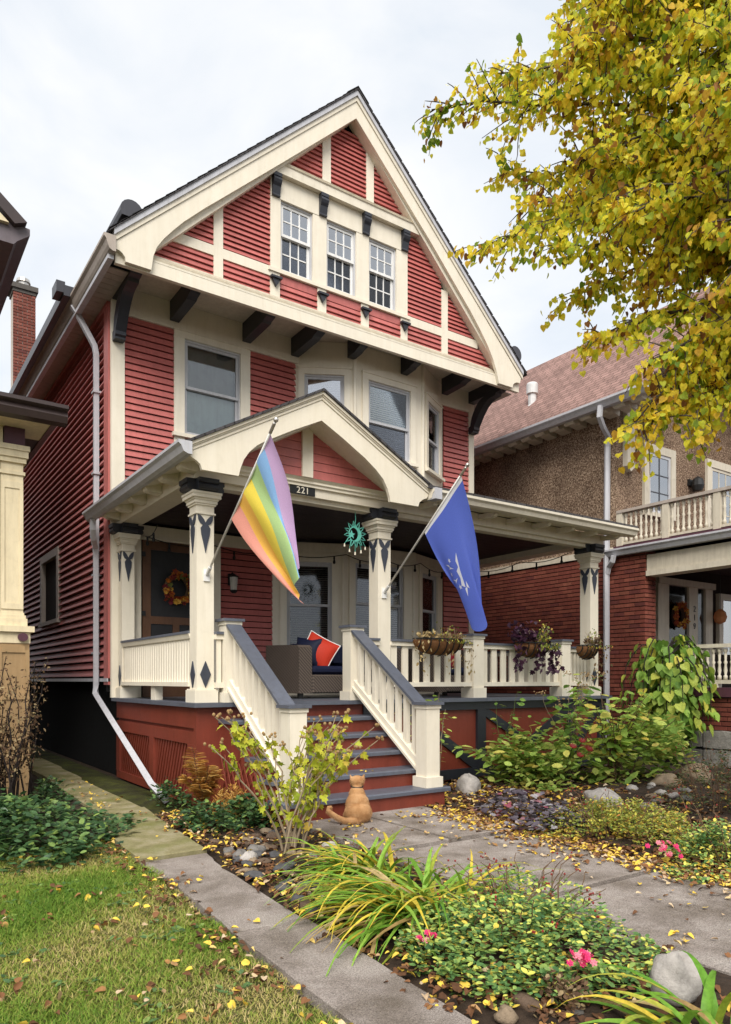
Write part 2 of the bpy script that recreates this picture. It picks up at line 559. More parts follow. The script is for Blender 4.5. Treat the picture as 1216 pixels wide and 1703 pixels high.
# bays (faceted); each facet carries a window
def bay(pts, z0, z1, wins, nm):
    for i in range(3):
        a, b = Vector(pts[i]), Vector(pts[i + 1])
        L = (b - a).length
        rz = math.atan2(b.y - a.y, b.x - a.x)
        x, w, wz0, wz1, meet, kw = wins[i]
        m = MB()
        m.box(0, x - 0.001, 0, 0.06, z0, z1).box(x + w + 0.001, L, 0, 0.06, z0, z1).box(x - 0.001, x + w + 0.001, 0, 0.06, z0, wz0).box(x - 0.001, x + w + 0.001, 0, 0.06, wz1, z1)
        m.build(nm, M['cream'], H, loc=(a.x, a.y, 0), rz=rz)
        window(H, (a.x + math.cos(rz) * x, a.y + math.sin(rz) * x, 0), rz, w, wz0, wz1, meet, **kw)
    for i in (1, 2):
        MB().tube([(pts[i][0], pts[i][1] + 0.005, z0), (pts[i][0], pts[i][1] + 0.005, z1)], 0.034, 8).build('bay_corner', M['cream'], H)
UB = [(5.86, 10.53), (6.74, 10.04), (8.20, 10.04), (9.08, 10.53)]
bay(UB, 4.0, 6.98, [
    (0.17, 0.66, 5.17, 6.43, 5.75, dict(cw=0.10, blind='slats', pediment=True, up='glass_sky', lo='glass')),
    (0.26, 0.90, 5.17, 6.43, 5.74, dict(cw=0.12, blind='slats', pediment=True, up='glass', lo='glass_dk')),
    (0.20, 0.60, 5.17, 6.40, 5.74, dict(cw=0.10, blind='slats', pediment=True, up='glass', lo='glass_dk'))], 'bay_wall')
LB = [(5.45, 10.53), (6.52, 10.05), (8.00, 10.05), (9.08, 10.53)]
bay(LB, 1.12, 3.62, [
    (0.24, 0.74, 1.75, 3.30, 2.58, dict(cw=0.11, blind='slats', up='glass_dk', lo='glass_dk')),
    (0.22, 1.02, 1.75, 3.32, 2.64, dict(cw=0.12, blind='slats', up='glass_dk', lo='glass_dk')),
    (0.28, 0.62, 1.75, 3.30, 2.62, dict(cw=0.11, blind='slats', up='glass_dk', lo='glass_dk'))], 'bay_wall')
for i in range(3):                       # cornice following the lower bay under the porch ceiling
    a, b = Vector(LB[i]), Vector(LB[i + 1])
    rz = math.atan2(b.y - a.y, b.x - a.x)
    MB().box(-0.02, (b - a).length + 0.02, -0.05, 0, 3.46, 3.60).box(-0.02, (b - a).length + 0.02, -0.03, 0, 3.42, 3.46).build('bay_cornice', M['cream_old'], H, loc=(a.x, a.y, 0), rz=rz)

# ---- pent soffit, fascia and brackets under the gable
bx('soffit', M['soffit_c'], H, 2.92, 9.84, 9.53, 10.49, 6.985, 7.02)
bx('fascia', M['cream'], H, 2.66, 10.02, 9.46, 9.525, 6.715, 6.885)
MB().prism([(9.62, 6.885), (9.457, 6.885), (9.457, 6.91), (9.48, 6.915), (9.468, 6.94), (9.495, 6.945), (9.485, 6.97), (9.52, 6.99), (9.62, 6.99)], 'x', 2.70, 9.98).build('moulding', M['cream_old'], H)
bx('soffit_return', M['cream'], H, 2.66, 2.92, 9.53, 9.72, 6.90, 6.93)
bx('soffit_return', M['cream'], H, 9.84, 10.02, 9.53, 9.72, 6.90, 6.93)
def bracket(x, wdt, yw):
    yo = 9.64
    p = [(yw, 6.983), (yo, 6.983), (yo, 6.90), (yo + 0.03, 6.90)]
    for k in range(9):                   # scroll nose
        a = R(90 - k * 22.5)
        p.append((yo + 0.02 - 0.075 * math.cos(a) + 0.03, 6.825 + 0.07 * math.sin(a)))
    p += [(yo + 0.11, 6.745), (yo + 0.16, 6.72), (yw, 6.70)]
    return MB().prism(p, 'x', x, x + wdt).build('bracket', M['char'], H)
for x, yw in ((3.74, 10.488), (4.91, 10.488), (5.78, 10.488), (6.59, 10.035), (7.70, 10.035), (8.86, 10.30)):
    bracket(x, 0.14, yw)
def big_bracket(x, wdt):
    yo = 9.62
    p = [(10.488, 6.983), (yo, 6.983), (yo, 6.90), (yo + 0.03, 6.90)]
    for k in range(9):
        a = R(90 - k * 22.5)
        p.append((yo + 0.05 - 0.08 * math.cos(a), 6.82 + 0.075 * math.sin(a)))
    p += [(yo + 0.12, 6.74), (yo + 0.14, 6.70)]
    for k in range(1, 10):               # sweeping knee down to the wall
        u = k / 10
        p.append((yo + 0.14 + 0.56 * u ** 0.62, 6.70 - 0.42 * u ** 1.5))
    p += [(10.33, 6.27), (10.33, 6.22), (10.36, 6.20), (10.36, 6.17), (10.488, 6.17), (10.488, 6.29), (10.44, 6.30)]
    for k in range(8, -1, -1):
        u = k / 9
        p.append((yo + 0.42 + 0.39 * u ** 0.7, 6.76 - 0.36 * u ** 1.6))
    p += [(10.40, 6.765), (10.488, 6.765)]
    return MB().prism(p, 'x', x, x + wdt).build('corner_bracket', M['char'], H)
big_bracket(2.905, 0.15)
big_bracket(9.71, 0.15)

# ---- gable
GA, GS = (6.34, 10.17), 0.985           # inner slope line of the gable wall
gl = lambda z: GA[0] - (GA[1] - z) * GS - 0.16
gr = lambda z: GA[0] + (GA[1] - z) * GS
YG = 9.60
gable_wall = MB().prism([(2.9, 6.99), (9.8, 6.99), (6.34, 10.45)], 'y', 9.78, 9.84).build('gable_wall', M['inside'], H)
GP = 0.0745
for a in [(gl, 4.043, 7.0, 7.322), (4.184, 4.93, 7.0, 7.322), (gl, 4.043, 7.461, 8.08), (4.184, 4.93, 7.461, 8.82),
          (7.485, 8.234, 7.0, 7.322), (8.375, gr, 7.0, 7.322), (7.485, 8.234, 7.461, 8.82), (8.375, gr, 7.461, 8.10),
          (5.086, 5.737, 7.0, 7.26), (5.893, 6.547, 7.0, 7.26), (6.696, 7.346, 7.0, 7.26),
          (gl, 5.827, 9.04, 9.65), (5.977, 6.65, 9.04, 10.05), (6.795, gr, 9.04, 9.70)]:
    xr_ = a[1]
    if callable(a[0]) and not callable(xr_):
        panel(gable_wall, M['red'], a[0], xr_, a[2], a[3], GP, YG)
    else:
        lim = a[0]
        panel(gable_wall, M['red'], (lambda z, v=lim: max(v, gl(z))) if not callable(lim) else lim,
              (lambda z, v=xr_: min(v, gr(z))) if not callable(xr_) else xr_, a[2], a[3], GP, YG)
for a, b in ((5.086, 5.737), (5.893, 6.547), (6.696, 7.346)):
    bx('apron_panel', M['red'], H, a, b, 9.585, 9.61, 7.265, 7.385)
for a, b, z0, z1 in [(4.043, 4.184, 6.985, 8.16), (8.234, 8.375, 6.985, 8.13), (4.927, 5.086, 6.985, 7.395), (5.737, 5.893, 6.985, 7.395), (6.547, 6.696, 6.985, 7.395), (7.346, 7.485, 6.985, 7.395),
                     (5.827, 5.977, 9.03, 9.80), (6.65, 6.795, 9.03, 9.86)]:
    bx('stud', M['cream'], H, a, b, 9.568, 9.615, z0, z1)
for a, b in ((3.35, 4.043), (4.184, 4.927), (7.485, 8.234), (8.375, 9.08)):
    bx('belt_board', M['cream'], H, a, b, 9.57, 9.614, 7.322, 7.461)
bx('window_sill', M['cream'], H, 4.89, 7.53, 9.545, 9.62, 7.396, 7.45)
# three six-over-six windows
for x0, x1 in ((5.10, 5.70), (5.90, 6.50), (6.70, 7.30)):
    window(H, (x0, YG, 0), 0, x1 - x0 - 0.05, 7.452, 8.50, 8.0, 0, 0, lights=(3, 2), blind='curtain', up='glass_sky', lo='glass_dk', sill=False)
for a, b in ((4.93, 5.098), (5.652, 5.898), (6.452, 6.698), (7.252, 7.485)):
    bx('mullion_board', M['cream'], H, a, b, 9.566, 9.64, 7.452, 8.50)
bx('window_head', M['cream'], H, 4.93, 7.485, 9.56, 9.66, 8.50, 8.825)
MB().prism([(9.62, 8.825), (9.478, 8.825), (9.478, 8.95), (9.46, 8.965), (9.49, 8.99), (9.475, 9.01), (9.52, 9.04), (9.62, 9.04)], 'x', 4.97, 7.72).build('upper_band', M['cream_old'], H)
for x in (5.01, 5.82, 6.625, 7.41):     # small consoles under the upper band
    p = [(9.56, 8.823), (9.475, 8.823), (9.475, 8.77), (9.485, 8.77), (9.468, 8.72), (9.485, 8.68), (9.51, 8.64), (9.535, 8.54), (9.525, 8.51), (9.56, 8.50)]
    MB().prism(p, 'x', x - 0.065, x + 0.065).build('console', M['char'], H)
for x in (5.007, 5.815, 6.622, 7.415):  # small drop ornaments under the sill studs
    MB().box(x - 0.09, x + 0.09, 9.50, 9.568, 7.285, 7.315).prism([(x - 0.06, 7.285), (x - 0.045, 7.24), (x, 7.17), (x + 0.045, 7.24), (x + 0.06, 7.285)], 'y', 9.525, 9.568).build('drop_ornament', M['char'], H)

# rake boards with scalloped feet
RL = [(6.34, 10.148), (4.844, 8.745), (3.836, 7.81), (3.55, 7.53), (3.40, 7.36), (3.27, 7.20), (3.18, 7.06), (3.13, 6.92), (3.115, 6.80), (3.105, 6.735), (2.775, 6.735), (2.765, 6.79), (2.73, 6.83), (2.69, 6.855), (2.643, 6.86), (2.643, 6.955), (6.34, 10.42)]
RR = [(6.34, 10.148), (7.84, 8.745), (8.75, 7.84), (9.00, 7.56), (9.18, 7.33), (9.31, 7.12), (9.39, 6.94), (9.43, 6.81), (9.455, 6.735), (9.80, 6.735), (9.81, 6.79), (9.85, 6.83), (9.90, 6.855), (9.99, 6.86), (10.02, 6.955), (6.34, 10.42)]
MB().prism(RL, 'y', 9.40, 9.455).build('rake_board', M['cream'], H)
MB().prism(RR, 'y', 9.402, 9.455).build('rake_board', M['cream'], H)
for s, xe in ((-1, 2.62), (1, 10.05)):
    ax, az = 6.34, 10.42
    ze = 6.95
    def strip(d0, d1, y0, y1, mat, nm):
        MB().prism([(ax, az + d0), (xe, ze + d0), (xe, ze + d1), (ax, az + d1)], 'y', y0, y1).build(nm, mat, H)
    strip(-0.01, 0.065, 9.385, 9.47, M['cream_old'], 'rake_moulding')
    strip(0.066, 0.145, 9.365, 9.47, M['gutter'], 'rake_trim')
    # boxed underside of the rake
    xi = 3.12 if s < 0 else 9.50
    zi = 6.99
    MB().prism([(6.34, 10.165), (xi, zi), (xe, zi), (xe + s * -0.02, zi + 0.02), (ax, az)], 'y', 9.456, 9.62).build('rake_soffit', M['cream_old'], H)
# roof slopes (charcoal shingles) with ragged front courses
for s, xe in ((-1, 2.54), (1, 10.13)):
    ax, az, ze = 6.34, 10.57, 7.02
    m = MB()
    m.prism([(ax, az), (xe, ze), (xe - s * 0.01, ze + 0.025), (ax, az + 0.03)], 'y', 9.35, YB + 0.2)
    L = math.hypot(ax - xe, az - ze)
    m.uv = lambda co, ax=ax, az=az: (co.y, math.hypot(co.x - ax, co.z - az))
    m.build('roof', M['shingle'], H)
    m = MB()
    for i in range(26):                  # course butts seen along the rake edge
        u0 = i / 26
        u1 = u0 + 0.92 / 26
        a = (ax + (xe - ax) * u0, az + (ze - az) * u0 + 0.031)
        b = (ax + (xe - ax) * u1, az + (ze - az) * u1 + 0.031)
        m.prism([a, b, (b[0], b[1] + 0.013), (a[0], a[1] + 0.003)], 'y', 9.345, 9.6)
    stuff(m.build('shingle_edge', M['shingle'], H))
MB().prism([(6.14, 10.422), (6.34, 10.602), (6.54, 10.422), (6.54, 10.438), (6.34, 10.618), (6.14, 10.438)], 'y', 9.34, YB + 0.2).build('ridge_cap', M['shingle'], H)
# half-round dark gutters lying on both slopes, boxed dark eave further back
for xc, zc in ((2.86, 7.42), (9.90, 7.38)):
    p = [(xc + 0.15 * math.cos(R(a)), zc + 0.15 * math.sin(R(a))) for a in range(-30, 211, 20)]
    MB().prism(p, 'y', 9.42, YB).build('roof_gutter', M['gutter_dk'], H)
bx('eave_box', M['gutter_dk'], H, 2.40, 2.55, 11.15, YB, 6.96, 7.11)
bx('eave_box', M['gutter_dk'], H, 2.30, 2.42, 11.16, 11.46, 7.0, 7.16)
# left eave: gutter, fascia and slatted soffit
MB().prism([(2.60, 6.80), (2.64, 6.80), (2.64, 7.0), (2.49, 7.0), (2.49, 6.965), (2.52, 6.93), (2.54, 6.86), (2.56, 6.82)], 'y', 9.36, YB).build('gutter', M['soffit'], H)
bx('eave_fascia', M['gutter'], H, 2.565, 2.64, 9.46, YB, 6.745, 6.80)
for i in range(34):
    y = 9.72 + i * 0.145
    bx('soffit_board', M['soffit'], H, 2.64, 2.90, y, y + 0.137, 6.775, 6.79)
bx('soffit_board', M['soffit'], H, 2.64, 2.90, 9.72 + 34 * 0.145, YB, 6.775, 6.79)
bx('eave_moulding', M['red'], H, 2.86, 2.93, 10.6, YB, 6.70, 6.774)
bx('eave_soffit', M['soffit'], H, 9.86, 10.1, 9.72, YB, 6.775, 6.79)
# downspouts on the left corner
def spout(pts, nm='downspout', s=0.038, mat='gutter'):
    m = MB()
    m.tube(pts, s, 4)
    return m.build(nm, M[mat], H)
spout([(2.54, 11.25, 6.88), (2.60, 11.22, 6.78), (2.82, 11.10, 6.30), (2.835, 11.08, 6.18), (2.835, 11.08, 3.0), (2.835, 11.08, 1.30)], s=0.05)
spout([(2.70, 10.72, 3.66), (2.70, 10.74, 3.52), (2.73, 10.82, 3.40), (2.80, 10.98, 3.30), (2.81, 11.0, 3.15), (2.81, 11.0, 1.28), (2.80, 10.97, 1.16), (2.72, 8.20, 0.16), (2.72, 7.75, 0.06)], s=0.05)
for z in (5.6, 4.4, 2.9, 1.75):
    bx('spout_strap', M['gutter'], H, 2.78, 2.90, 11.02, 11.14, z, z + 0.03)

# ---- chimney standing on the left roof slope, far back
CH = MB().box(3.03, 3.50, 19.42, 19.88, 6.9, 11.0).build('chimney', plain('lime_mortar', (0.50, 0.44, 0.38), 0.9, 0.1), H)
bm_ = [paint('chimney_brick_' + str(i), c, 0.85, 0.15, 0.5, 0.5, 0.2, objvar=0.3) for i, c in enumerate([(0.23, 0.075, 0.055), (0.27, 0.095, 0.07), (0.17, 0.058, 0.05)])]
brick_me = [MB().box(-0.5, 0.5, -0.5, 0.5, -0.5, 0.5).mesh('brick', b_) for b_ in bm_]
row = 0
z = 8.0
while z < 10.85:
    xs = 3.015 - (0.105 if row % 2 else 0)
    for k in range(4):
        a, b = max(3.015, xs + k * 0.212), min(3.515, xs + k * 0.212 + 0.195)
        if b - a > 0.03:
            o = link('brick', brick_me[min(2, int(abs(rng.gauss(0, 1.1))))], CH)
            o.location = ((a + b) / 2, 19.43, z + 0.029)
            o.scale = (b - a, 0.07, 0.058)
    z += 0.0735
    row += 1
MB().box(3.0, 3.53, 19.38, 19.92, 10.86, 10.94).box(2.96, 3.57, 19.34, 19.96, 10.94, 11.06).build('chimney_cap', plain('sooty_concrete', (0.11, 0.10, 0.09), 0.9, 0.1, bump=0.5), H)
MB().lathe([(0.12, 0), (0.13, 0.13), (0.17, 0.14), (0.15, 0.22), (0.05, 0.27)], 3.27, 19.6, 11.06, 12).build('flue', M['metal'], H)
# =================================================================== PORCH (part of the house)
FZ = 1.12
# floor, ceiling
bx('porch_floor', M['grey'], H, 2.94, 9.92, 7.42, 10.49, FZ - 0.03, FZ)
bx('floor_nosing', M['grey'], H, 2.895, 9.95, 7.36, 7.42, FZ - 0.048, FZ - 0.002)
bx('floor_nosing', M['grey'], H, 2.895, 2.94, 7.42, 10.5, FZ - 0.048, FZ - 0.002)
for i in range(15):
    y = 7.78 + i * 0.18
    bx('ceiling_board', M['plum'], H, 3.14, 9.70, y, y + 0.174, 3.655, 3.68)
# skirt: red front panels crossed with charcoal timbers, louvred left side
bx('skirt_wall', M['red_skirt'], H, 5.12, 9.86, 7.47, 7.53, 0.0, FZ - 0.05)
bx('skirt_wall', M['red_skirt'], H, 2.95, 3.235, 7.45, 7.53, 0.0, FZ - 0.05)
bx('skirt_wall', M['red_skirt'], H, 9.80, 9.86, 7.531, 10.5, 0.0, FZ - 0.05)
def timber(p, q, wd, y0=7.44, y1=7.469):
    p, q = Vector(p), Vector(q)
    d = (q - p).normalized()
    nn = Vector((-d.y, d.x)) * wd / 2
    MB().prism([tuple(p + nn), tuple(q + nn), tuple(q - nn), tuple(p - nn)], 'y', y0, y1).build('skirt_timber', M['char'], H)
bx('skirt_timber', M['char'], H, 5.12, 9.88, 7.425, 7.468, FZ - 0.16, FZ - 0.05)
bx('skirt_timber', M['char'], H, 5.12, 9.88, 7.43, 7.468, 0.02, 0.15)
for x in (5.2, 7.13, 9.05, 9.78):
    bx('skirt_timber', M['char'], H, x - 0.08, x + 0.08, 7.425, 7.468, 0.151, FZ - 0.161)
timber((5.85, 0.95), (7.05, 0.17), 0.13)
timber((7.21, 0.93), (8.12, 0.42), 0.12)
timber((8.97, 0.93), (8.06, 0.42), 0.12, 7.443, 7.4692)
timber((9.13, 0.30), (9.70, 0.93), 0.12)
# left side skirt: rails, posts and slanted louvre slats
for (y0, y1, z0, z1) in [(7.535, 10.45, 0.84, FZ - 0.05), (7.535, 10.45, 0.66, 0.80), (7.535, 10.45, 0.0, 0.10)]:
    bx('skirt_rail', M['red_skirt'], H, 2.955, 3.02, y0, y1, z0, z1)
bx('skirt_rail', M['red_skirt'], H, 2.985, 3.02, 7.535, 10.45, 0.80, 0.84)
for y0, y1 in ((7.535, 7.72), (8.86, 9.02), (10.3, 10.45)):
    bx('skirt_post', M['red_skirt'], H, 2.95, 3.02, y0, y1, 0.10, 0.66)
for a, b in ((7.72, 8.86), (9.02, 10.3)):
    y = a - 0.02
    while y < b + 0.3:
        # slat leaning back to front
        q = []
        for (yy, zz) in ((y, 0.10), (y + 0.046, 0.10), (y - 0.194, 0.66), (y - 0.24, 0.66)):
            q.append((min(max(yy, a), b), zz))
        if abs(q[1][0] - q[0][0]) + abs(q[2][0] - q[3][0]) > 0.02:
            MB().prism(q, 'x', 2.975, 3.0).build('louvre_slat', M['red_skirt'], H)
        y += 0.088
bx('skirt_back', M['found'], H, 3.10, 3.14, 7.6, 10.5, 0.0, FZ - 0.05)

# ---- columns
def ring(m, x0, x1, y0, y1, g, z0, z1):
    m.box(x0 - g, x1 + g, y0 - g, y1 + g, z0, z1)
TUL = [(0, -0.30), (0.022, -0.20), (0.048, -0.10), (0.055, -0.03), (0.030, 0.005), (0.060, 0.02), (0.082, 0.06), (0.088, 0.115), (0.055, 0.105), (0.022, 0.07), (0, 0.03)]
TUL = TUL + [(-x, z) for x, z in TUL[::-1][1:-1]]
def ornaments(e, x0, x1, y0, top=3.06, faces='fl', xl=None):
    cx, s = (x0 + x1) / 2, (x1 - x0) / 0.2
    y1 = y0 + (x1 - x0)
    cy = (y0 + y1) / 2
    D = [(0, 0.147), (0.062, 0), (0, -0.147), (-0.062, 0)]
    for poly, zc in ((TUL, top), (D, 1.428)):
        if 'f' in faces:
            MB().prism([(cx + x * s, zc + z) for x, z in poly], 'y', y0 - 0.012, y0).build('ornament', M['orn'], e)
        if 'l' in faces:
            MB().prism([(cy + x * s, zc + z) for x, z in poly], 'x', x0 - 0.012, x0).build('ornament', M['orn'], e)
def column(x0, y0, wd=0.2, nm='porch_column', faces='fl'):
    e = empty(nm, (0, 0, 0), 0, H)
    x1, y1 = x0 + wd, y0 + wd
    m = MB()
    ring(m, x0, x1, y0, y1, 0.035, FZ, 1.255)
    ring(m, x0, x1, y0, y1, 0.025, 1.2551, 1.268)
    m.build('base', M['cream'], e)
    bx('shaft', M['cream'], e, x0, x1, y0, y1, 1.268, 3.18)
    m = MB()
    for g, a, b in ((0.015, 3.181, 3.20), (0.002, 3.20, 3.28), (0.018, 3.28, 3.30), (0.03, 3.30, 3.335), (0.04, 3.335, 3.355), (0.062, 3.355, 3.395), (0.07, 3.395, 3.42)):
        ring(m, x0, x1, y0, y1, g, a, b)
    m.build('capital', M['cream'], e)
    # charcoal bolster with scrolled ends, both ways
    cx, cy = (x0 + x1) / 2, (y0 + y1) / 2
    def scroll(c, hw):
        p = [(c - hw, 3.555), (c - hw, 3.51), (c - hw + 0.02, 3.50)]
        p += [(c - hw + 0.045 + 0.04 * math.cos(R(a)), 3.465 + 0.035 * math.sin(R(a))) for a in (150, 190, 230, 270, 310)]
        p += [(c - hw + 0.10, 3.44), (c - hw + 0.11, 3.421)]
        q = [(2 * c - a, z) for a, z in p[::-1]]
        return p + q
    MB().prism(scroll(cx, 0.22), 'y', y0 - 0.015, y1 + 0.015).build('bolster', M['char'], e)
    MB().prism(scroll(cy, 0.22), 'x', x0 - 0.0148, x1 + 0.0148).build('bolster', M['char'], e)
    ornaments(e, x0, x1, y0, faces=faces)
    return e
column(2.988, 7.54)
column(5.42, 7.54)
column(9.652, 7.56)
column(2.985, 10.30, 0.175, 'porch_pilaster')
for x, y in ((3.20, 10.44),):
    bx('door_casing', M['cream'], H, 3.165, 3.30, 10.44, 10.50, FZ, 3.44)

# ---- beams and fascia
MB().box(2.955, 9.90, 7.50, 7.77, 3.556, 3.72).build('porch_beam', M['cream'], H)
MB().box(2.958, 3.235, 7.771, 10.49, 3.556, 3.72).build('porch_beam', M['cream'], H)
bx('porch_beam', M['cream'], H, 9.62, 9.897, 7.771, 10.49, 3.556, 3.72)
bx('beam_strip', M['cream_old'], H, 3.24, 9.60, 7.56, 7.70, 3.50, 3.555)
MB().prism([(7.50, 3.66), (7.47, 3.66), (7.47, 3.685), (7.45, 3.70), (7.455, 3.725), (7.42, 3.755), (7.50, 3.76)], 'x', 3.0, 5.62).build('beam_moulding', M['cream'], H)
# porch gable: rake boards, red boards, centre stud
PL = [(4.315, 4.335), (3.95, 4.155), (3.60, 3.965), (3.50, 3.90), (3.41, 3.815), (3.345, 3.72), (3.305, 3.62), (3.285, 3.535), (2.875, 3.535), (2.855, 3.59), (2.815, 3.62), (2.75, 3.65), (2.735, 3.70), (4.315, 4.585)]
PR = [(4.315, 4.335), (4.60, 4.19), (4.92, 4.01), (5.08, 3.90), (5.19, 3.80), (5.25, 3.70), (5.285, 3.60), (5.295, 3.545), (5.73, 3.545), (5.75, 3.60), (5.80, 3.64), (5.87, 3.67), (5.90, 3.72), (4.315, 4.585)]
MB().prism(PL, 'y', 7.105, 7.15).build('porch_rake_board', M['cream'], H)
MB().prism(PR, 'y', 7.1062, 7.15).build('porch_rake_board', M['cream'], H)
for xe, ze, s in ((2.72, 3.705, -1), (5.91, 3.73, 1)):
    ax, az = 4.315, 4.585
    for d0, d1, y0, mat, nm in ((-0.012, 0.022, 7.095, 'cream_old', 'rake_moulding'), (0.022, 0.042, 7.085, 'cream_old', 'rake_moulding'), (0.042, 0.075, 7.07, 'cream', 'rake_trim')):
        MB().prism([(ax, az + d0), (xe, ze + d0), (xe, ze + d1), (ax, az + d1)], 'y', y0, 7.17).build(nm, M[mat], H)
    # soffit behind the rake and the shingle roof above it
    xi, zi = (3.30, 3.76) if s < 0 else (5.50, 3.73)
    MB().prism([(ax, 4.335), (xi, zi), (xe, zi - 0.02), (xe, ze), (ax, az)], 'y', 7.151, 7.46).build('rake_soffit', M['cream_old'], H)
    m = MB().prism([(ax, az + 0.076), (xe - 0.03 * -s, ze + 0.076 - 0.015), (xe + 0.03 * s, ze + 0.09), (ax, az + 0.105)], 'y', 7.05, 10.48)
    m.uv = lambda co, ax=ax, az=az: (co.y, math.hypot(co.x - ax, co.z - az))
    m.build('porch_roof', M['shingle'], H)
porch_gable = bx('porch_gable', M['inside'], H, 3.2, 5.5, 7.49, 7.495, 3.73, 3.80)
pl_ = lambda z: 4.315 - (4.36 - z) * 1.85
pr_ = lambda z: 4.315 + (4.36 - z) * 1.95
for i in range(6):
    z = 3.755 + i * 0.1
    a, b = pl_(z), min(pr_(z), 5.6)
    a2, b2 = pl_(min(z + 0.1, 4.355)), pr_(min(z + 0.1, 4.355))
    board(porch_gable, M['red'], max(a, 3.1), 4.235, max(a2, 3.1), 4.235, z, 0.1, 7.44, lip=0.012, gap=0.005)
    board(porch_gable, M['red'], 4.38, b, 4.38, max(b2, 4.381), z, 0.1, 7.44, lip=0.012, gap=0.005)
bx('stud', M['cream'], H, 4.236, 4.379, 7.405, 7.45, 3.757, 4.36)
# right shed roof with gutter, soffit and rafter tails
m = MB().prism([(7.03, 3.78), (10.48, 4.42), (10.48, 4.46), (7.03, 3.82)], 'x', 5.86, 10.16)
m.uv = lambda co: (co.x, co.y)
m.build('porch_roof', M['shingle'], H)
MB().prism([(7.10, 3.655), (7.14, 3.655), (7.14, 3.777), (7.0, 3.777), (7.0, 3.745), (7.03, 3.72), (7.05, 3.67)], 'x', 5.90, 10.14).build('porch_gutter', M['cream_old'], H)
MB().prism([(7.145, 3.66), (7.48, 3.725), (7.48, 3.74), (7.145, 3.69)], 'x', 5.95, 10.12).build('porch_soffit', M['cream_old'], H)
for i in range(8):
    x = 6.05 + i * 0.54
    MB().prism([(7.17, 3.655), (7.20, 3.625), (7.26, 3.615), (7.499, 3.63), (7.499, 3.70), (7.17, 3.68)], 'x', x, x + 0.07).build('rafter_tail', M['cream_old'], H)
# left eave: gutter and rounded rafter tails
MB().prism([(2.70, 3.655), (2.745, 3.655), (2.745, 3.785), (2.60, 3.785), (2.60, 3.755), (2.63, 3.73), (2.655, 3.675)], 'y', 7.04, 10.93).build('porch_gutter', M['gutter'], H)
MB().prism([(2.745, 3.665), (2.955, 3.72), (2.955, 3.74), (2.745, 3.70)], 'y', 7.16, 10.6).build('porch_soffit', M['cream_old'], H)
for i in range(6):
    y = 7.42 + i * 0.57
    MB().prism([(2.72, 3.685)] + [(2.795 + 0.06 * math.cos(R(a)), 3.655 + 0.05 * math.sin(R(a))) for a in (180, 215, 250, 285)] + [(2.956, 3.60), (2.956, 3.71)], 'x', 0, 1) if False else None
    q = [(2.757, 3.69), (2.757, 3.655), (2.775, 3.628), (2.81, 3.615), (2.954, 3.60), (2.954, 3.725)]
    MB().prism(q, 'y', y, y + 0.14).build('rafter_tail', M['cream_old'], H)
bx('eave_return', M['gutter'], H, 5.905, 6.02, 6.985, 7.14, 3.65, 3.79)
# house number plate
pq = empty('number_plate', (4.115, 7.498, 3.563), 0, H)
MB().box(0, 0.335, -0.016, 0, 0, 0.098).build('plate', M['black'], pq)
fc = bpy.data.curves.new('digits', 'FONT')
fc.body = '221'
fc.size = 0.108
fc.extrude = 0.003
fc.align_x = 'CENTER'
fc.space_character = 1.12
tmp = bpy.data.objects.new('tmp', fc)
C.objects.link(tmp)
bpy.context.view_layer.update()
dm = bpy.data.meshes.new_from_object(tmp)
bpy.data.objects.remove(tmp)
bb = np.array([v.co for v in dm.vertices])
def digits(dm, name, mat, parent, loc, rx=math.pi / 2):
    dm.materials.clear()
    dm.materials.append(mat)
    o = link(name, dm, parent, loc)
    o.rotation_euler = (rx, 0, 0)
    return o
digits(dm, 'digits', M['cream'], pq, (0.1675, -0.019, 0.049 - (bb[:, 1].max() + bb[:, 1].min()) / 2))

# ---- railings
def post(x0, y0, z0, z1, wd=0.18, base=0.11, nm='newel_post', rot=0):
    e = empty(nm, (0, 0, 0), 0, H)
    x1, y1 = x0 + wd, y0 + wd
    m = MB()
    ring(m, x0, x1, y0, y1, 0.026, z0, z0 + base)
    m.build('base', M['cream'], e)
    m = MB()
    m.box(x0, x1, y0, y1, z0 + base, z1 - 0.07)
    ring(m, x0, x1, y0, y1, 0.012, z1 - 0.07, z1 - 0.03)
    m.build('post', M['cream'], e)
    m = MB()
    ring(m, x0, x1, y0, y1, 0.035, z1 - 0.03, z1)
    m.build('cap', M['grey'], e)
    return e
NXL, NXR = 3.275, 4.92
for x in (NXL, NXR):
    post(x, 7.42, FZ, 2.045)
    post(x, 5.96, 0.221, 1.13)
post(7.04, 7.50, FZ, 2.02, 0.2, 0.14)
post(8.90, 7.50, FZ, 2.00, 0.2, 0.14)
def rail(x0, x1, y, bal, wd, zt=1.90, zb=1.34, nm='porch_railing'):
    e = empty(nm, (0, 0, 0), 0, H)
    bx('cap_rail', M['grey'], e, x0, x1, y - 0.055, y + 0.055, zt - 0.03, zt)
    MB().box(x0, x1, y - 0.035, y + 0.035, zt - 0.085, zt - 0.031).build('top_rail', M['cream'], e)
    bx('bottom_rail', M['cream'], e, x0, x1, y - 0.04, y + 0.04, zb - 0.06, zb)
    for b in bal:
        bx('baluster', M['cream'], e, b - wd / 2, b + wd / 2, y - 0.014, y + 0.014, zb, zt - 0.085)
    return e
rail(3.189, NXL, 7.52, [3.235], 0.05)
rail(5.10, 5.42, 7.54, [5.17, 5.27, 5.37], 0.04)
rail(5.62, 7.04, 7.56, [5.68 + i * 0.186 for i in range(8)], 0.095)
rail(7.24, 8.90, 7.58, [7.32 + i * 0.19 for i in range(9)], 0.10)
rail(9.10, 9.652, 7.62, [9.16 + i * 0.085 for i in range(6)], 0.05)
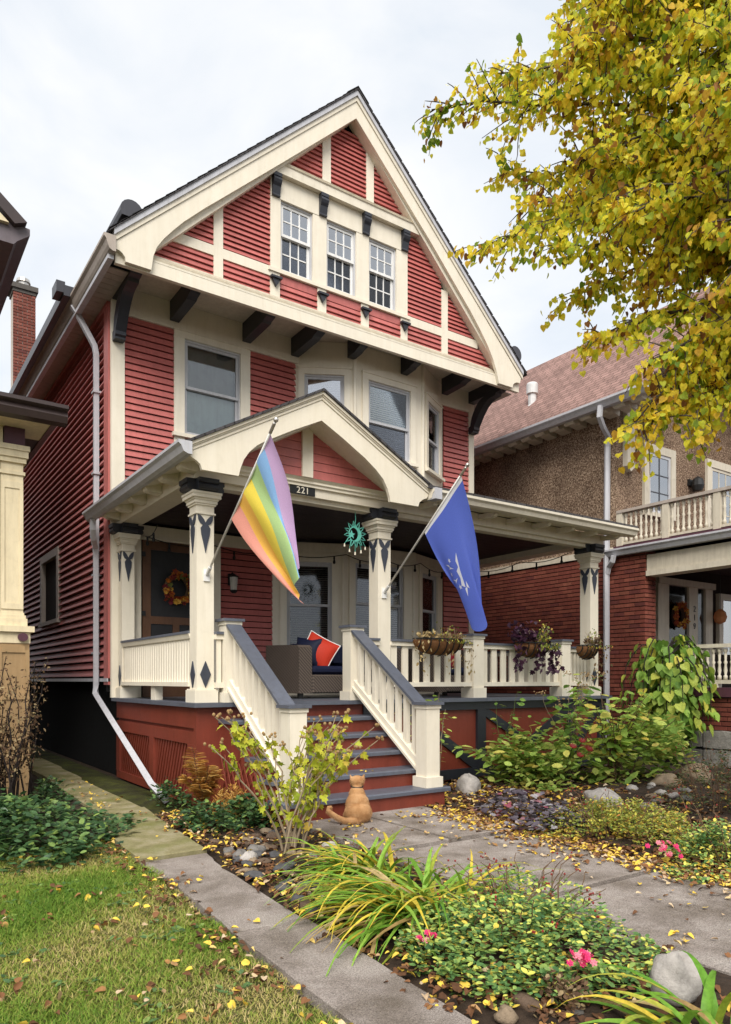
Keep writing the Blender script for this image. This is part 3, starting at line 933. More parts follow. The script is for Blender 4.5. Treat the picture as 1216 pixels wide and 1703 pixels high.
# right side rail, seen through the porch
e = empty('porch_railing', (0, 0, 0), 0, H)
bx('cap_rail', M['grey'], e, 9.70, 9.81, 7.76, 10.49, 1.87, 1.90)
bx('top_rail', M['cream'], e, 9.72, 9.79, 7.76, 10.49, 1.815, 1.869)
bx('bottom_rail', M['cream'], e, 9.715, 9.795, 7.76, 10.49, 1.28, 1.34)
for i in range(14):
    bx('baluster', M['cream'], e, 9.741, 9.769, 7.85 + i * 0.19, 7.945 + i * 0.19, 1.34, 1.815)
# left beadboard panel
e = empty('porch_railing', (0, 0, 0), 0, H)
bx('cap_rail', M['grey'], e, 2.965, 3.14, 7.742, 10.30, 1.885, 1.915)
MB().prism([(2.99, 1.83), (3.10, 1.83), (3.13, 1.884), (2.972, 1.884)], 'y', 7.742, 10.30).build('top_rail', M['cream'], e)
bx('bottom_rail', M['cream'], e, 2.965, 3.13, 7.742, 10.30, 1.295, 1.345)
k = 30
for i in range(k):
    y = 7.742 + i * 2.558 / k
    MB().prism([(3.02, y + 0.004), (3.006, y + 0.018), (3.006, y + 0.067), (3.02, y + 0.081), (3.045, y + 0.081), (3.045, y + 0.004)], 'z', 1.345, 1.83).build('bead_board', M['cream'], e)
bx('rail_block', M['cream'], e, 3.0, 3.10, 8.95, 9.10, FZ, 1.294)

# ---- stairs
st = empty('staircase', (0, 0, 0), 0, H)
SX0, SX1 = 3.20, 5.175
TZ = [0.94, 0.76, 0.58, 0.40, 0.22]
TY = [7.04 - 0.285 * i for i in range(5)]      # front edges
prev = 7.45
for i, (z, yf) in enumerate(zip(TZ, TY)):
    wx = 0.0 if i < 4 else 0.03
    p = [(yf, z - 0.045), (yf, z - 0.012), (yf + 0.012, z), (prev, z), (prev, z - 0.045)]
    MB().prism(p, 'x', SX0 - wx, SX1 + wx).build('tread', M['grey'], st)
    zb = TZ[i + 1] if i < 4 else -0.02
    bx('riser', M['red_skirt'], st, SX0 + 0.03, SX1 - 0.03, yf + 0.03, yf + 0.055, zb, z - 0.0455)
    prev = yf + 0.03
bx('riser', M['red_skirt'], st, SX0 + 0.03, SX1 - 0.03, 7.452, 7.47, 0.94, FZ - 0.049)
for x in (SX0 + 0.03, SX1 - 0.075):           # closed strings under the treads
    p = [(7.45, 0), (7.45, 0.89)]
    for z, yf in zip(TZ, TY):
        p += [(yf + 0.06, z - 0.048), (yf + 0.06, z - 0.18)]
    p = p[:-1] + [(TY[-1] + 0.06, 0)]
    MB().prism(p, 'x', x, x + 0.045).build('stringer', M['red_skirt'], st)
for j in range(9):                             # cut-out lattice on the left string
    for s in (-1, 1):
        y = 6.35 + j * 0.12
        a = (y - s * 0.12, 0.08)
        b = (y + s * 0.12, 0.42 + 0.02 * j)
        MB().prism([(a[0] - 0.014, a[1]), (a[0] + 0.014, a[1]), (b[0] + 0.014, b[1]), (b[0] - 0.014, b[1])], 'x', SX0 + (0.005 if s > 0 else 0.0175), SX0 + (0.017 if s > 0 else 0.0295)).build('lattice_slat', M['red_skirt'], st)
def stair_rail(x):
    e = empty('stair_railing', (0, 0, 0), 0, H)
    y0, z0, y1, z1 = 7.42, 1.99, 6.14, 1.105      # top of the cap rail
    def slab(d0, d1, xa, xb, mat, nm, ya=y0, yb=y1):
        f = lambda y: z0 + (z1 - z0) * (y0 - y) / (y0 - y1)
        MB().prism([(ya, f(ya) + d0), (yb, f(yb) + d0), (yb, f(yb) + d1), (ya, f(ya) + d1)], 'x', xa, xb).build(nm, M[mat], e)
    slab(-0.035, 0, x + 0.005, x + 0.175, 'grey', 'cap_rail', 7.42, 6.12)
    slab(-0.11, -0.0355, x + 0.05, x + 0.13, 'cream', 'top_rail')
    slab(-0.70, -0.62, x + 0.04, x + 0.14, 'cream', 'bottom_rail')
    slab(-0.735, -0.7001, x + 0.015, x + 0.165, 'cream', 'shoe_rail')
    nb = 8
    for i in range(nb):
        y = y0 - 0.09 - i * 0.152
        f = lambda y: z0 + (z1 - z0) * (y0 - y) / (y0 - y1)
        ya, yb = y + 0.028, y - 0.028
        MB().prism([(ya, f(ya) - 0.62), (yb, f(yb) - 0.62), (yb, f(yb) - 0.11), (ya, f(ya) - 0.11)], 'x', x + 0.062, x + 0.118).build('baluster', M['cream'], e)
stair_rail(NXL)
stair_rail(NXR)

# ---- front door behind a wooden screen door
dr = empty('screen_door', (0, 0, 0), 0, H)
DX0, DX1, DZ1, DY = 3.33, 4.33, 3.40, 10.47
MB().box(DX0, DX0 + 0.12, DY, DY + 0.04, FZ, DZ1).box(DX1 - 0.12, DX1, DY, DY + 0.04, FZ, DZ1).box(DX0 + 0.12, DX1 - 0.12, DY, DY + 0.04, DZ1 - 0.13, DZ1) \
    .box(DX0 + 0.12, DX1 - 0.12, DY, DY + 0.04, 2.19, 2.30).box(DX0 + 0.12, DX1 - 0.12, DY, DY + 0.04, FZ, 1.35).box((DX0 + DX1) / 2 - 0.05, (DX0 + DX1) / 2 + 0.05, DY, DY + 0.04, 1.35, 2.19).build('door_frame', M['wood'], dr)
bx('screen', plain('insect_screen', (0.018, 0.018, 0.02), 0.55, 0.35), dr, DX0 + 0.12, DX1 - 0.12, DY + 0.015, DY + 0.02, 1.35, DZ1 - 0.13)
for z in (3.16, 2.3, 1.4):
    bx('hinge', M['black'], dr, DX0 - 0.05, DX0 + 0.04, DY - 0.012, DY - 0.001, z, z + 0.07)
bx('handle', M['black'], dr, DX1 - 0.08, DX1 - 0.04, DY - 0.05, DY - 0.001, 2.05, 2.2)
bx('door_casing', M['cream'], H, 4.33, 4.525, 10.44, 10.50, FZ, 3.44)
bx('door_casing', M['cream'], H, 3.301, 4.329, 10.442, 10.50, 3.402, 3.44)
bx('front_door', M['wood'], H, 3.36, 4.30, 10.56, 10.6, FZ, 3.4)
# =================================================================== GROUND
def groundmat(name, stops, scale, bump=0.6, bscale=30, rough=0.95, extra=None, speck=0.0):
    m, t, b = _mat(name)
    p = _pos(t)
    c = _ramp(t, _noise(t, p, scale, 8, 0.65, 0.3), stops)
    if extra:
        f = _ramp(t, _noise(t, p, extra[0], 6, 0.6), [(extra[1], (0, 0, 0)), (extra[2], (1, 1, 1))])
        sep = t.nodes.new('ShaderNodeSeparateColor')
        t.links.new(f, sep.inputs[0])
        c = _mixc(t, sep.outputs[0], c, extra[3])
    t.links.new(c, b.inputs['Base Color'])
    b.inputs['Roughness'].default_value = rough
    b.inputs['Specular IOR Level'].default_value = 0.2
    if speck:
        c = _mixc(t, 1.0, c, _ramp(t, _noise(t, p, 140, 3, 0.9), [(0.3, (1 - speck,) * 3), (0.7, (1 + speck * 0.6,) * 3)]), 'MULTIPLY')
        t.links.new(c, b.inputs['Base Color'])
    _bump(t, b, _noise(t, p, bscale, 6, 0.7), bump, 0.02)
    return m
M['soil'] = groundmat('dark_garden_soil', [(0.3, (0.020, 0.014, 0.010)), (0.7, (0.075, 0.050, 0.034))], 9, 1.0, 40)
M['turf'] = groundmat('lawn_thatch', [(0.3, (0.065, 0.080, 0.016)), (0.55, (0.13, 0.125, 0.040)), (0.75, (0.24, 0.19, 0.10))], 4, 1.0, 60, speck=0.5)
M['concrete'] = groundmat('weathered_concrete', [(0.25, (0.27, 0.225, 0.195)), (0.5, (0.42, 0.36, 0.32)), (0.8, (0.55, 0.49, 0.44))], 3.5, 0.9, 110, 0.9, (2.3, 0.44, 0.66, (0.22, 0.18, 0.145)), 0.7)
M['mossy'] = groundmat('mossy_slab', [(0.25, (0.17, 0.15, 0.07)), (0.5, (0.28, 0.245, 0.13)), (0.8, (0.42, 0.37, 0.27))], 4.5, 0.5, 80, 0.95, (2.2, 0.45, 0.75, (0.15, 0.16, 0.035)), 0.4)
M['moss'] = groundmat('moss_and_dirt', [(0.3, (0.018, 0.014, 0.010)), (0.5, (0.042, 0.045, 0.012)), (0.72, (0.075, 0.085, 0.014))], 3.2, 0.9, 40)

def sheet(name, poly, z, mat, label=None, th=None):
    m = MB()
    if th:
        m.prism(poly, 'z', z - th, z)
    else:
        m.add([(x, y, z) for x, y in poly], [tuple(range(len(poly)))])
    o = m.build(name, mat)
    tag(o, label, None, None, 'structure')
    return o
g = sheet('ground', [(-300, -300), (300, -300), (300, 300), (-300, 300)], -0.03, M['soil'], 'dark bare soil under the gardens')
# gently uneven garden beds
def bed(name, x0, x1, y0, y1, mat, label, h=0.03, nx=40, ny=60, z=-0.012, fx0=None, fx1=None):
    xs = np.linspace(x0, x1, nx)
    ys = np.linspace(y0, y1, ny)
    vs = []
    for x in xs:
        for y in ys:
            e = min(x - x0, x1 - x, y - y0, y1 - y)
            b = min(1, e / 0.25)
            hh = h * (0.5 + 0.5 * math.sin(x * 7.1 + 1.3 * math.sin(y * 5)) * math.sin(y * 6.3)) + 0.012 * rng.random()
            xx = (fx0(y) if fx0 else x0) + ((fx1(y) if fx1 else x1) - (fx0(y) if fx0 else x0)) * (x - x0) / (x1 - x0)
            vs.append((float(xx), float(y), z + b * hh))
    fs = [(i * ny + j, (i + 1) * ny + j, (i + 1) * ny + j + 1, i * ny + j + 1) for i in range(nx - 1) for j in range(ny - 1)]
    o = MB().add(vs, fs).build(name, mat, smooth=True)
    return tag(o, label, None, None, 'structure')
path_l = lambda y: float(np.interp(y, [-4, 2, 3.57, 4.84, 5.42, 6.22, 7.64, 11.7, 21], [1.50, 1.53, 1.60, 1.695, 1.69, 1.735, 1.98, 2.06, 2.06]))
path_r = lambda y: float(np.interp(y, [-4, 2, 3.55, 4.82, 5.2, 6.2, 7.6, 11.7, 21], [1.93, 1.945, 2.035, 2.12, 2.22, 2.30, 2.44, 2.46, 2.5]))
bed('garden_bed', 2.06, 3.34, -3.0, 7.3, M['soil'], 'planted bed between the side path and the front walk', 0.05, 40, 90, fx0=lambda y: path_r(y) + 0.005)
bed('garden_bed', 4.80, 11.0, 0.5, 7.36, M['soil'], 'wide planted bed beside the front walk', 0.06, 70, 80)
bed('ground_cover_bed', -3.0, 1.97, 6.2, 9.8, M['soil'], 'shaded bed under the ground cover', 0.05, fx1=lambda y: path_l(y) - 0.005)
bed('moss_strip', 2.47, 2.93, 7.0, 21, M['moss'], 'mossy dirt strip along the house wall', 0.03, 12, 90)
bed('lawn', -8.0, 1.72, -4.0, 6.45, M['turf'], 'patchy autumn lawn', 0.008, 90, 100, fx1=lambda y: path_l(y) - 0.005)
# side path: single row of old slabs
side_path = sheet('side_path', [(1.5, -3), (1.95, -3), (2.05, 3.4), (2.32, 6), (2.5, 7.6), (2.52, 21), (2.0, 21), (1.95, 7.6), (1.7, 6.2), (1.55, 3.6)], -0.020, M['soil'], 'row of old concrete slabs leading past the house')
slabs = [((2.06, 2.46), (2.08, 2.48), 10.35, 11.75), ((1.99, 2.44), (2.06, 2.455), 7.66, 10.32), ((1.735, 2.30), (1.98, 2.44), 6.25, 7.63), ((1.69, 2.225), (1.735, 2.295), 5.40, 6.215), ((1.70, 2.125), (1.69, 2.215), 4.86, 5.365),
         ((1.61, 2.035), (1.70, 2.115), 3.55, 4.825), ((1.545, 1.95), (1.60, 2.03), 2.05, 3.515), ((1.50, 1.93), (1.54, 1.945), 0.55, 2.015), ((1.50, 1.93), (1.50, 1.93), -1.0, 0.515)]
slabs.append(((2.05, 2.51), (2.05, 2.52), 11.78, 13.4))
def slab(parent, quad, z0, z1, mat, tilt=0.0, name='paving_slab'):
    (a, b), (c, d), y0, y1 = quad
    j = lambda: rng.uniform(-0.008, 0.008)
    n = 6
    ed = [(a + (c - a) * i / n + j(), y0 + (y1 - y0) * i / n) for i in range(n + 1)] + [(d + (b - d) * i / n + j(), y1 + (y0 - y1) * i / n) for i in range(n + 1)]
    k = len(ed)
    top = [(x, y, z1 + tilt * (x - a) + j() * 0.2) for x, y in ed]
    cx, cy = sum(x for x, y in ed) / k, sum(y for x, y in ed) / k
    inn = [(cx + (x - cx) * 0.97, cy + (y - cy) * 0.985, zz + 0.004) for (x, y, zz) in top]
    low = [(x, y, z0) for x, y in ed]
    vs = inn + top + low
    fs = [tuple(range(k))] + [(k + i, k + (i + 1) % k, (i + 1) % k, i) for i in range(k)] + [(2 * k + i, 2 * k + (i + 1) % k, k + (i + 1) % k, k + i) for i in range(k)]
    return MB().add(vs, fs).build(name, mat, parent)
for i, q in enumerate(slabs):
    slab(side_path, q, -0.02, 0.004 + (0.030, 0.004, 0.022)[i % 3], M['mossy'] if q[2] > 5.0 else M['concrete'], rng.uniform(-0.01, 0.015))
# front walk: paired slabs out to the street
front_walk = sheet('front_walk', [(3.28, -6), (4.86, -6), (4.86, 6.06), (3.28, 6.06)], -0.027, M['soil'], 'concrete front walk from the steps to the street')
for i in range(7):
    y1 = 6.05 - i * 1.5
    y0 = y1 - 1.445
    if i == 0:
        slab(front_walk, ((3.30, 4.046), (3.30, 4.042), y0, y1), -0.026, 0.030, M['concrete'])
        slab(front_walk, ((4.074, 4.84), (4.070, 4.85), y0, y1), -0.026, 0.036, M['concrete'])
    else:
        slab(front_walk, ((3.30, 4.84), (3.30, 4.84), y0, y1), -0.026, 0.016 - 0.004 * i, M['concrete'])
# =================================================================== BRICK AND STUCCO HOUSE NEXT DOOR (to the right)
def stuccomat():
    m, t, b = _mat('pebbledash_stucco')
    p = _pos(t)
    v = t.nodes.new('ShaderNodeTexVoronoi')
    v.inputs['Scale'].default_value = 34
    t.links.new(p, v.inputs['Vector'])
    c1 = _ramp(t, _noise(t, p, 34, 4, 0.9), [(0.38, (0.045, 0.026, 0.018)), (0.48, (0.20, 0.13, 0.09)), (0.56, (0.42, 0.31, 0.22)), (0.66, (0.72, 0.58, 0.44))])
    c2 = _mixc(t, 1.0, c1, _ramp(t, _noise(t, p, 0.9, 5, 0.6), [(0.35, (0.58, 0.55, 0.53)), (0.62, (1.15, 1.12, 1.08))]), 'MULTIPLY')
    t.links.new(c2, b.inputs['Base Color'])
    b.inputs['Roughness'].default_value = 0.95
    b.inputs['Specular IOR Level'].default_value = 0.1
    _bump(t, b, _noise(t, p, 34, 4, 0.9), 1.0, 0.03)
    return m
M['stucco'] = stuccomat()
M['nb_cream'] = paint('grey_cream_paint', (0.60, 0.54, 0.43), 0.5, 0.06, 0.3, 0.2, 0.35, grime_col=(0.26, 0.21, 0.15))
M['maroon'] = paint('maroon_sill_paint', (0.085, 0.030, 0.045), 0.5, 0.1, 0.3, 0.2, 0.4)
M['mortar_dk'] = plain('dark_mortar', (0.035, 0.025, 0.022), 0.95, 0.1, bump=0.3)
M['stone'] = groundmat('rough_grey_stone', [(0.3, (0.15, 0.14, 0.125)), (0.7, (0.36, 0.335, 0.30))], 7, 1.0, 25)
bcols = [(0.195, 0.052, 0.036), (0.235, 0.070, 0.046), (0.150, 0.042, 0.034), (0.275, 0.090, 0.058)]
nb_bm = [paint('dark_red_brick_' + str(i), c, 0.8, 0.18, 0.5, 0.6, 0.25, objvar=0.3, scale=2) for i, c in enumerate(bcols)]
nb_me = [MB().box(-0.5, 0.5, -0.5, 0.5, -0.5, 0.5).mesh('brick', b_) for b_ in nb_bm]
N = wthing('brick_house', 'dark red brick and brown pebbledash house with upstairs balcony and red-brown roof', 'house', (13.0, 8.2, 0))
WX = 11.2
side = MB().box(WX + 0.012, WX + 0.3, 7.64, 20, 0.5, 3.66).box(WX + 0.012, WX + 0.28, 5.2, 7.64, 0.3, 1.10).build('brick_wall', M['mortar_dk'], N)
far = MB()
row = 0
z = 0.57
while z < 3.64:
    yend = 7.615 if z > 1.08 else 5.3
    y = yend - (0.107 if row % 2 else 0)
    while y < 13:
        a, b = max(yend, y), y + 0.202
        if b - a > 0.03:
            if 5.9 < (a + b) / 2 < 8.62:
                o = link('brick', nb_me[min(3, int(abs(rng.gauss(0.2, 1.2))))], side)
                o.location = (WX + 0.02 + rng.uniform(-0.003, 0.003), (a + b) / 2, z + 0.031)
                o.scale = (0.05, b - a, 0.060)
            else:
                far.box(WX - 0.004 + rng.uniform(-0.003, 0.003), WX + 0.03, a, b, z + 0.001, z + 0.061, min(3, int(abs(rng.gauss(0.2, 1.2)))))
        y += 0.213
    if z > 1.08:                                # pier return facing the street
        for (a, b) in (((WX, WX + 0.2), (WX + 0.212, WX + 0.31)) if row % 2 else ((WX, WX + 0.095), (WX + 0.106, WX + 0.31))):
            far.box(a, b, 7.612, 7.66, z + 0.001, z + 0.061, min(3, int(abs(rng.gauss(0.2, 1.2)))))
    z += 0.075
    row += 1
stuff(far.build('brick_courses', nb_bm, side))
bx('belt_course', M['nb_cream'], N, WX - 0.03, WX + 0.3, 8.1, 20, 3.661, 3.775)
stucco_side = bx('stucco_wall', M['stucco'], N, WX, WX + 0.25, 8.18, 20, 3.776, 6.35)
bx('stucco_wall', M['stucco'], N, WX + 0.251, 17.5, 8.18, 8.4, 3.70, 6.9)
MB().prism([(11.3, 6.9), (15.3, 6.9), (13.3, 8.83)], 'y', 8.2, 8.4).build('gable_stucco', M['stucco'], N)
bx('porch_back_wall', M['mortar_dk'], N, WX + 0.31, 17.5, 8.19, 8.4, 1.1, 3.69)
# stone footing
fy = 5.0
while fy < 7.8:
    wd = rng.uniform(0.35, 0.6)
    p = [(fy + 0.01, 0.02), (fy + wd * 0.5, 0.0), (fy + wd - 0.01, 0.01), (fy + wd - 0.015, 0.27), (fy + wd * 0.5, 0.285), (fy + 0.015, 0.265)]
    for zz in (-0.02, 0.28):
        MB().prism([(a, b + zz) for a, b in p], 'x', WX - 0.07 - rng.uniform(0, 0.05), WX + 0.3).build('foundation_stone', M['stone'], N)
    fy += wd
bx('porch_ledge', M['maroon'], N, WX - 0.05, WX + 0.3, 5.2, 7.60, 1.101, 1.25)
bx('porch_floor', M['maroon'], N, WX + 0.301, 17.5, 5.2, 8.19, 1.05, 1.18)
# turned balusters
def turned(h, r=0.026):
    return [(r, 0), (r, h * 0.12), (r * 0.5, h * 0.16), (r * 0.95, h * 0.30), (r * 0.55, h * 0.48), (r * 0.95, h * 0.56), (r * 0.5, h * 0.62), (r * 0.75, h * 0.8), (r * 0.5, h * 0.86), (r, h * 0.89), (r, h)]
bal1 = MB().lathe(turned(0.50, 0.033), 0, 0, 0, 8).mesh('baluster', M['nb_cream'], True)
bal2 = MB().lathe(turned(0.52, 0.030), 0, 0, 0, 8).mesh('baluster', M['nb_cream'], True)
e = empty('lower_railing', (0, 0, 0), 0, N)
bx('top_rail', M['nb_cream'], e, WX + 0.05, WX + 0.17, 5.4, 7.58, 1.89, 1.95)
bx('bottom_rail', M['nb_cream'], e, WX + 0.06, WX + 0.16, 5.4, 7.58, 1.31, 1.37)
for i in range(20):
    link('baluster', bal1, e).location = (WX + 0.11, 7.44 - i * 0.1, 1.375)
for y in (7.54, 6.4, 5.5):
    bx('rail_post', M['nb_cream'], e, WX + 0.04, WX + 0.18, y - 0.06, y + 0.07, 1.251, 2.02 if y > 7 else 1.308)
# porch beam, gutter, balcony
MB().box(WX, WX + 0.3, 5.2, 7.60, 3.18, 3.27).box(WX + 0.03, WX + 0.3, 5.2, 7.60, 3.27, 3.55).box(WX + 0.3, 17.5, 5.2, 5.5, 3.18, 3.55).build('porch_beam', M['nb_cream'], N)
bx('porch_ceiling', plain('dark_ceiling', (0.05, 0.035, 0.03), 0.7), N, WX + 0.3, 17.5, 5.5, 8.19, 3.56, 3.6)
MB().prism([(WX - 0.10, 3.60), (WX + 0.02, 3.60), (WX + 0.02, 3.72), (WX - 0.16, 3.72), (WX - 0.16, 3.69), (WX - 0.13, 3.66)], 'y', 5.1, 8.36).build('porch_gutter', M['gutter'], N)
bx('balcony_floor', M['maroon'], N, WX - 0.13, 17.5, 5.1, 8.17, 3.721, 3.755)
e = empty('balcony_railing', (0, 0, 0), 0, N)
bx('top_rail', M['soffit'], e, WX - 0.06, WX + 0.08, 5.2, 8.16, 4.36, 4.41)
bx('bottom_rail', M['nb_cream'], e, WX - 0.03, WX + 0.05, 5.2, 8.16, 3.79, 3.83)
for i in range(29):
    if i % 9 == 8:
        bx('rail_post', M['nb_cream'], e, WX - 0.045, WX + 0.065, 8.0 - i * 0.1 - 0.06, 8.0 - i * 0.1 + 0.06, 3.756, 4.359)
    else:
        link('baluster', bal2, e).location = (WX + 0.01, 8.0 - i * 0.1, 3.832)
bx('rail_post', M['nb_cream'], e, WX - 0.05, WX + 0.09, 8.05, 8.165, 3.756, 4.359)
# upstairs openings
def casement(x0, x1, z0, z1, cols, rows, dark=True):
    e = empty('window', (0, 0, 0), 0, N)
    c = 0.15
    MB().box(x0, x0 + c, 8.12, 8.18, z0, z1).box(x1 - c, x1, 8.12, 8.18, z0, z1).box(x0 + c, x1 - c, 8.121, 8.18, z1 - c, z1).box(x0 + c, x1 - c, 8.1, 8.18, z0, z0 + 0.07).build('casing', M['nb_cream'], e)
    a, b, cc, d = x0 + c, x1 - c, z0 + 0.07, z1 - c
    m = MB().box(a, a + 0.06, 8.14, 8.17, cc, d).box(b - 0.06, b, 8.14, 8.17, cc, d).box(a + 0.06, b - 0.06, 8.14, 8.17, d - 0.06, d).box(a + 0.06, b - 0.06, 8.14, 8.17, cc, cc + 0.06)
    m.build('sash', M['storm'] if dark else M['nb_cream'], e)
    a, b, cc, d = a + 0.06, b - 0.06, cc + 0.06, d - 0.06
    m = MB()
    for i in range(1, cols):
        x = a + (b - a) * i / cols
        m.box(x - 0.01, x + 0.01, 8.145, 8.165, cc, d)
    for j in range(1, rows):
        zz = cc + (d - cc) * j / rows
        m.box(a, b, 8.146, 8.164, zz - 0.01, zz + 0.01)
    m.build('muntins', M['gutter_dk'] if dark else M['nb_cream'], e)
    for i in range(cols):
        for j in range(rows):
            MB().box(a + (b - a) * i / cols, a + (b - a) * (i + 1) / cols, 8.154, 8.157, cc + (d - cc) * j / rows, cc + (d - cc) * (j + 1) / rows).build('pane', M['glass_sky'], e)
casement(11.94, 12.94, 4.45, 5.80, 2, 3)
casement(14.05, 15.5, 3.80, 5.86, 4, 4, False)
MB().prism([(11.36, 6.30), (11.58, 6.30), (11.58, 5.25), (11.47, 5.16), (11.36, 5.25)], 'y', 8.08, 8.18).build('corner_bracket', M['nb_cream'], N)
# downstairs entrance
MB().box(12.33, 12.68, 8.10, 8.18, 1.18, 3.2).box(13.36, 13.66, 8.10, 8.18, 1.18, 3.2).box(13.95, 14.2, 8.10, 8.18, 1.18, 3.2).box(12.30, 14.25, 8.06, 8.18, 3.2, 3.32).build('door_casing', M['nb_cream'], N)
bx('door_glass', M['glass_dk'], N, 12.68, 13.36, 8.15, 8.16, 1.3, 3.2)
bx('side_light', M['glass_dk'], N, 13.66, 13.95, 8.15, 8.16, 1.3, 3.2)
MB().box(14.45, 14.6, 8.10, 8.18, 1.9, 3.15).box(14.6, 16.2, 8.10, 8.18, 3.03, 3.15).build('window_casing', M['nb_cream'], N)
bx('window_pane', M['glass_sky'], N, 14.6, 16.2, 8.15, 8.16, 1.9, 3.03)
fc = bpy.data.curves.new('digits', 'FONT')
fc.body = '2\n1\n9'
fc.size = 0.17
fc.extrude = 0.004
fc.align_x = 'CENTER'
tmp = bpy.data.objects.new('tmp', fc)
C.objects.link(tmp)
bpy.context.view_layer.update()
dm = bpy.data.meshes.new_from_object(tmp)
bpy.data.objects.remove(tmp)
digits(dm, 'house_digits', M['black'], N, (13.53, 8.09, 2.72))
# roof
SL = (8.85 - 6.30) / (13.3 - 10.72)
m = MB().prism([(10.72, 6.30), (13.3, 8.85), (13.3, 8.91), (10.70, 6.34)], 'y', 7.2, 20)
m.uv = lambda co: (co.y, math.hypot(co.x - 13.3, co.z - 8.85))
m.build('roof', M['shingle_red'], N)
m = MB().prism([(15.9, 6.30), (13.3, 8.85), (13.3, 8.91), (15.92, 6.34)], 'y', 7.2, 20)
m.uv = lambda co: (co.y, math.hypot(co.x - 13.3, co.z - 8.85))
m.build('roof', M['shingle_red'], N)
MB().prism([(10.70, 6.17), (10.80, 6.17), (10.80, 6.30), (10.62, 6.30), (10.62, 6.26), (10.66, 6.22)], 'y', 7.2, 20).build('gutter', M['gutter'], N)
bx('eave_soffit', M['nb_cream'], N, 10.80, WX, 7.25, 20, 6.22, 6.25)
for i in range(22):
    y = 7.4 + i * 0.36
    p = [(10.80, 6.215), (10.80, 6.15), (10.84, 6.12), (10.90, 6.13), (10.95, 6.17), (11.0, 6.14), (11.19, 6.12), (11.19, 6.215)]
    MB().prism(p, 'y', y, y + 0.22).build('rafter_tail', M['nb_cream'], N)
MB().tube([(10.68, 8.15, 6.20), (10.68, 8.17, 6.02), (10.85, 8.22, 5.88), (11.10, 8.30, 5.78), (11.13, 8.34, 5.6), (11.13, 8.36, 3.2), (11.13, 8.36, 0.1)], 0.055, 6).build('downspout', M['gutter'], N)
MB().tube([(11.05, 8.15, 3.60), (11.06, 8.18, 3.50), (11.12, 8.30, 3.42), (11.13, 8.34, 3.30)], 0.05, 6).build('downspout', M['gutter'], N)
MB().lathe([(0.17, -0.15), (0.10, 0.02), (0.085, 0.04), (0.085, 0.27), (0.12, 0.28), (0.12, 0.47), (0.11, 0.50), (0.0, 0.52)], 11.6, 10.57, 7.12, 14).build('roof_vent', paint('galvanised_pipe', (0.68, 0.67, 0.66), 0.35, 0.1, 0.3, 0.1, 0.5), N)
# small things on it
lamp = tag(MB().box(13.42, 13.62, 8.13, 8.18, 5.22, 5.34).lathe([(0.02, 0.2), (0.10, 0.14), (0.12, 0.02), (0.09, -0.08), (0.0, -0.1)], 13.52, 8.02, 5.18, 10).build('wall_lamp', M['black']), 'small dark lamp on the pebbledash wall above the balcony', 'lamp')

# =================================================================== TAN HOUSE (left edge)
M['tan'] = paint('tan_paint', (0.36, 0.235, 0.115), 0.5, 0.08, 0.3, 0.2, 0.35)
M['tan_cream'] = paint('yellow_cream_paint', (0.74, 0.63, 0.42), 0.5, 0.06, 0.25, 0.2, 0.35, grime_col=(0.35, 0.28, 0.16))
M['umber'] = paint('dark_brown_paint', (0.042, 0.026, 0.024), 0.4, 0.12, 0.25, 0.15, 0.5)
M['purplegrey'] = paint('purple_grey_gutter', (0.13, 0.105, 0.115), 0.4, 0.1, 0.3, 0.1, 0.5)
T = wthing('tan_house', 'tan house with cream square porch column and dark brown gutter', 'house', (0.5, 10.5, 0))
def square(e, name, mat, x0, x1, y0, y1, lev):
    m = MB()
    for gq, a, b in lev:
        ring(m, x0, x1, y0, y1, gq, a, b)
    return m.build(name, mat, e)
pe = empty('porch_pier', (0, 0, 0), 0, T)
square(pe, 'pier', M['tan'], 1.28, 1.62, 9.32, 9.66, [(0.0, 0.0, 1.80)])
for z0, z1 in ((0.15, 0.62), (0.70, 1.17), (1.25, 1.72)):      # raised frames round sunk panels
    MB().box(1.28, 1.325, 9.305, 9.32, z0, z1).box(1.575, 1.62, 9.305, 9.32, z0, z1).box(1.325, 1.575, 9.304, 9.32, z1 - 0.03, z1 + 0.05).build('panel_frame', M['tan'], pe)
square(pe, 'cap', M['tan_cream'], 1.28, 1.62, 9.32, 9.66, [(0.01, 1.801, 1.93), (0.05, 1.931, 2.0)])
MB().prism([(1.545 + 0.055 * math.cos(R(a)), 1.87 + 0.05 * math.sin(R(a))) for a in range(0, 360, 24)], 'y', 9.27, 9.309).build('disc', M['maroon'], pe)
ce = empty('porch_column', (0, 0, 0), 0, T)
square(ce, 'base', M['tan_cream'], 1.32, 1.56, 9.36, 9.60, [(0.04, 2.001, 2.09), (0.025, 2.09, 2.13), (0.01, 2.13, 2.16)])
bx('shaft', M['tan_cream'], ce, 1.32, 1.56, 9.36, 9.60, 2.161, 3.78)
MB().box(1.32, 1.36, 9.348, 9.36, 2.2, 3.7).box(1.52, 1.56, 9.348, 9.36, 2.2, 3.7).box(1.36, 1.52, 9.3482, 9.36, 3.62, 3.7).box(1.36, 1.52, 9.3482, 9.36, 2.2, 2.27).build('panel_frame', M['tan_cream'], ce)
square(ce, 'capital', M['tan_cream'], 1.32, 1.56, 9.36, 9.60, [(0.02, 3.78, 3.82), (0.0, 3.82, 3.92), (0.03, 3.92, 3.98), (0.05, 3.98, 4.06), (0.065, 4.06, 4.12)])
square(T, 'beam_block', M['maroon'], 1.36, 1.58, 9.36, 9.60, [(0.0, 4.12, 4.34)])
bx('porch_beam', M['tan_cream'], T, -3, 1.35, 9.40, 9.58, 4.12, 4.36)
bx('porch_beam', M['umber'], T, 1.40, 1.56, 9.61, 11.5, 4.05, 4.36)
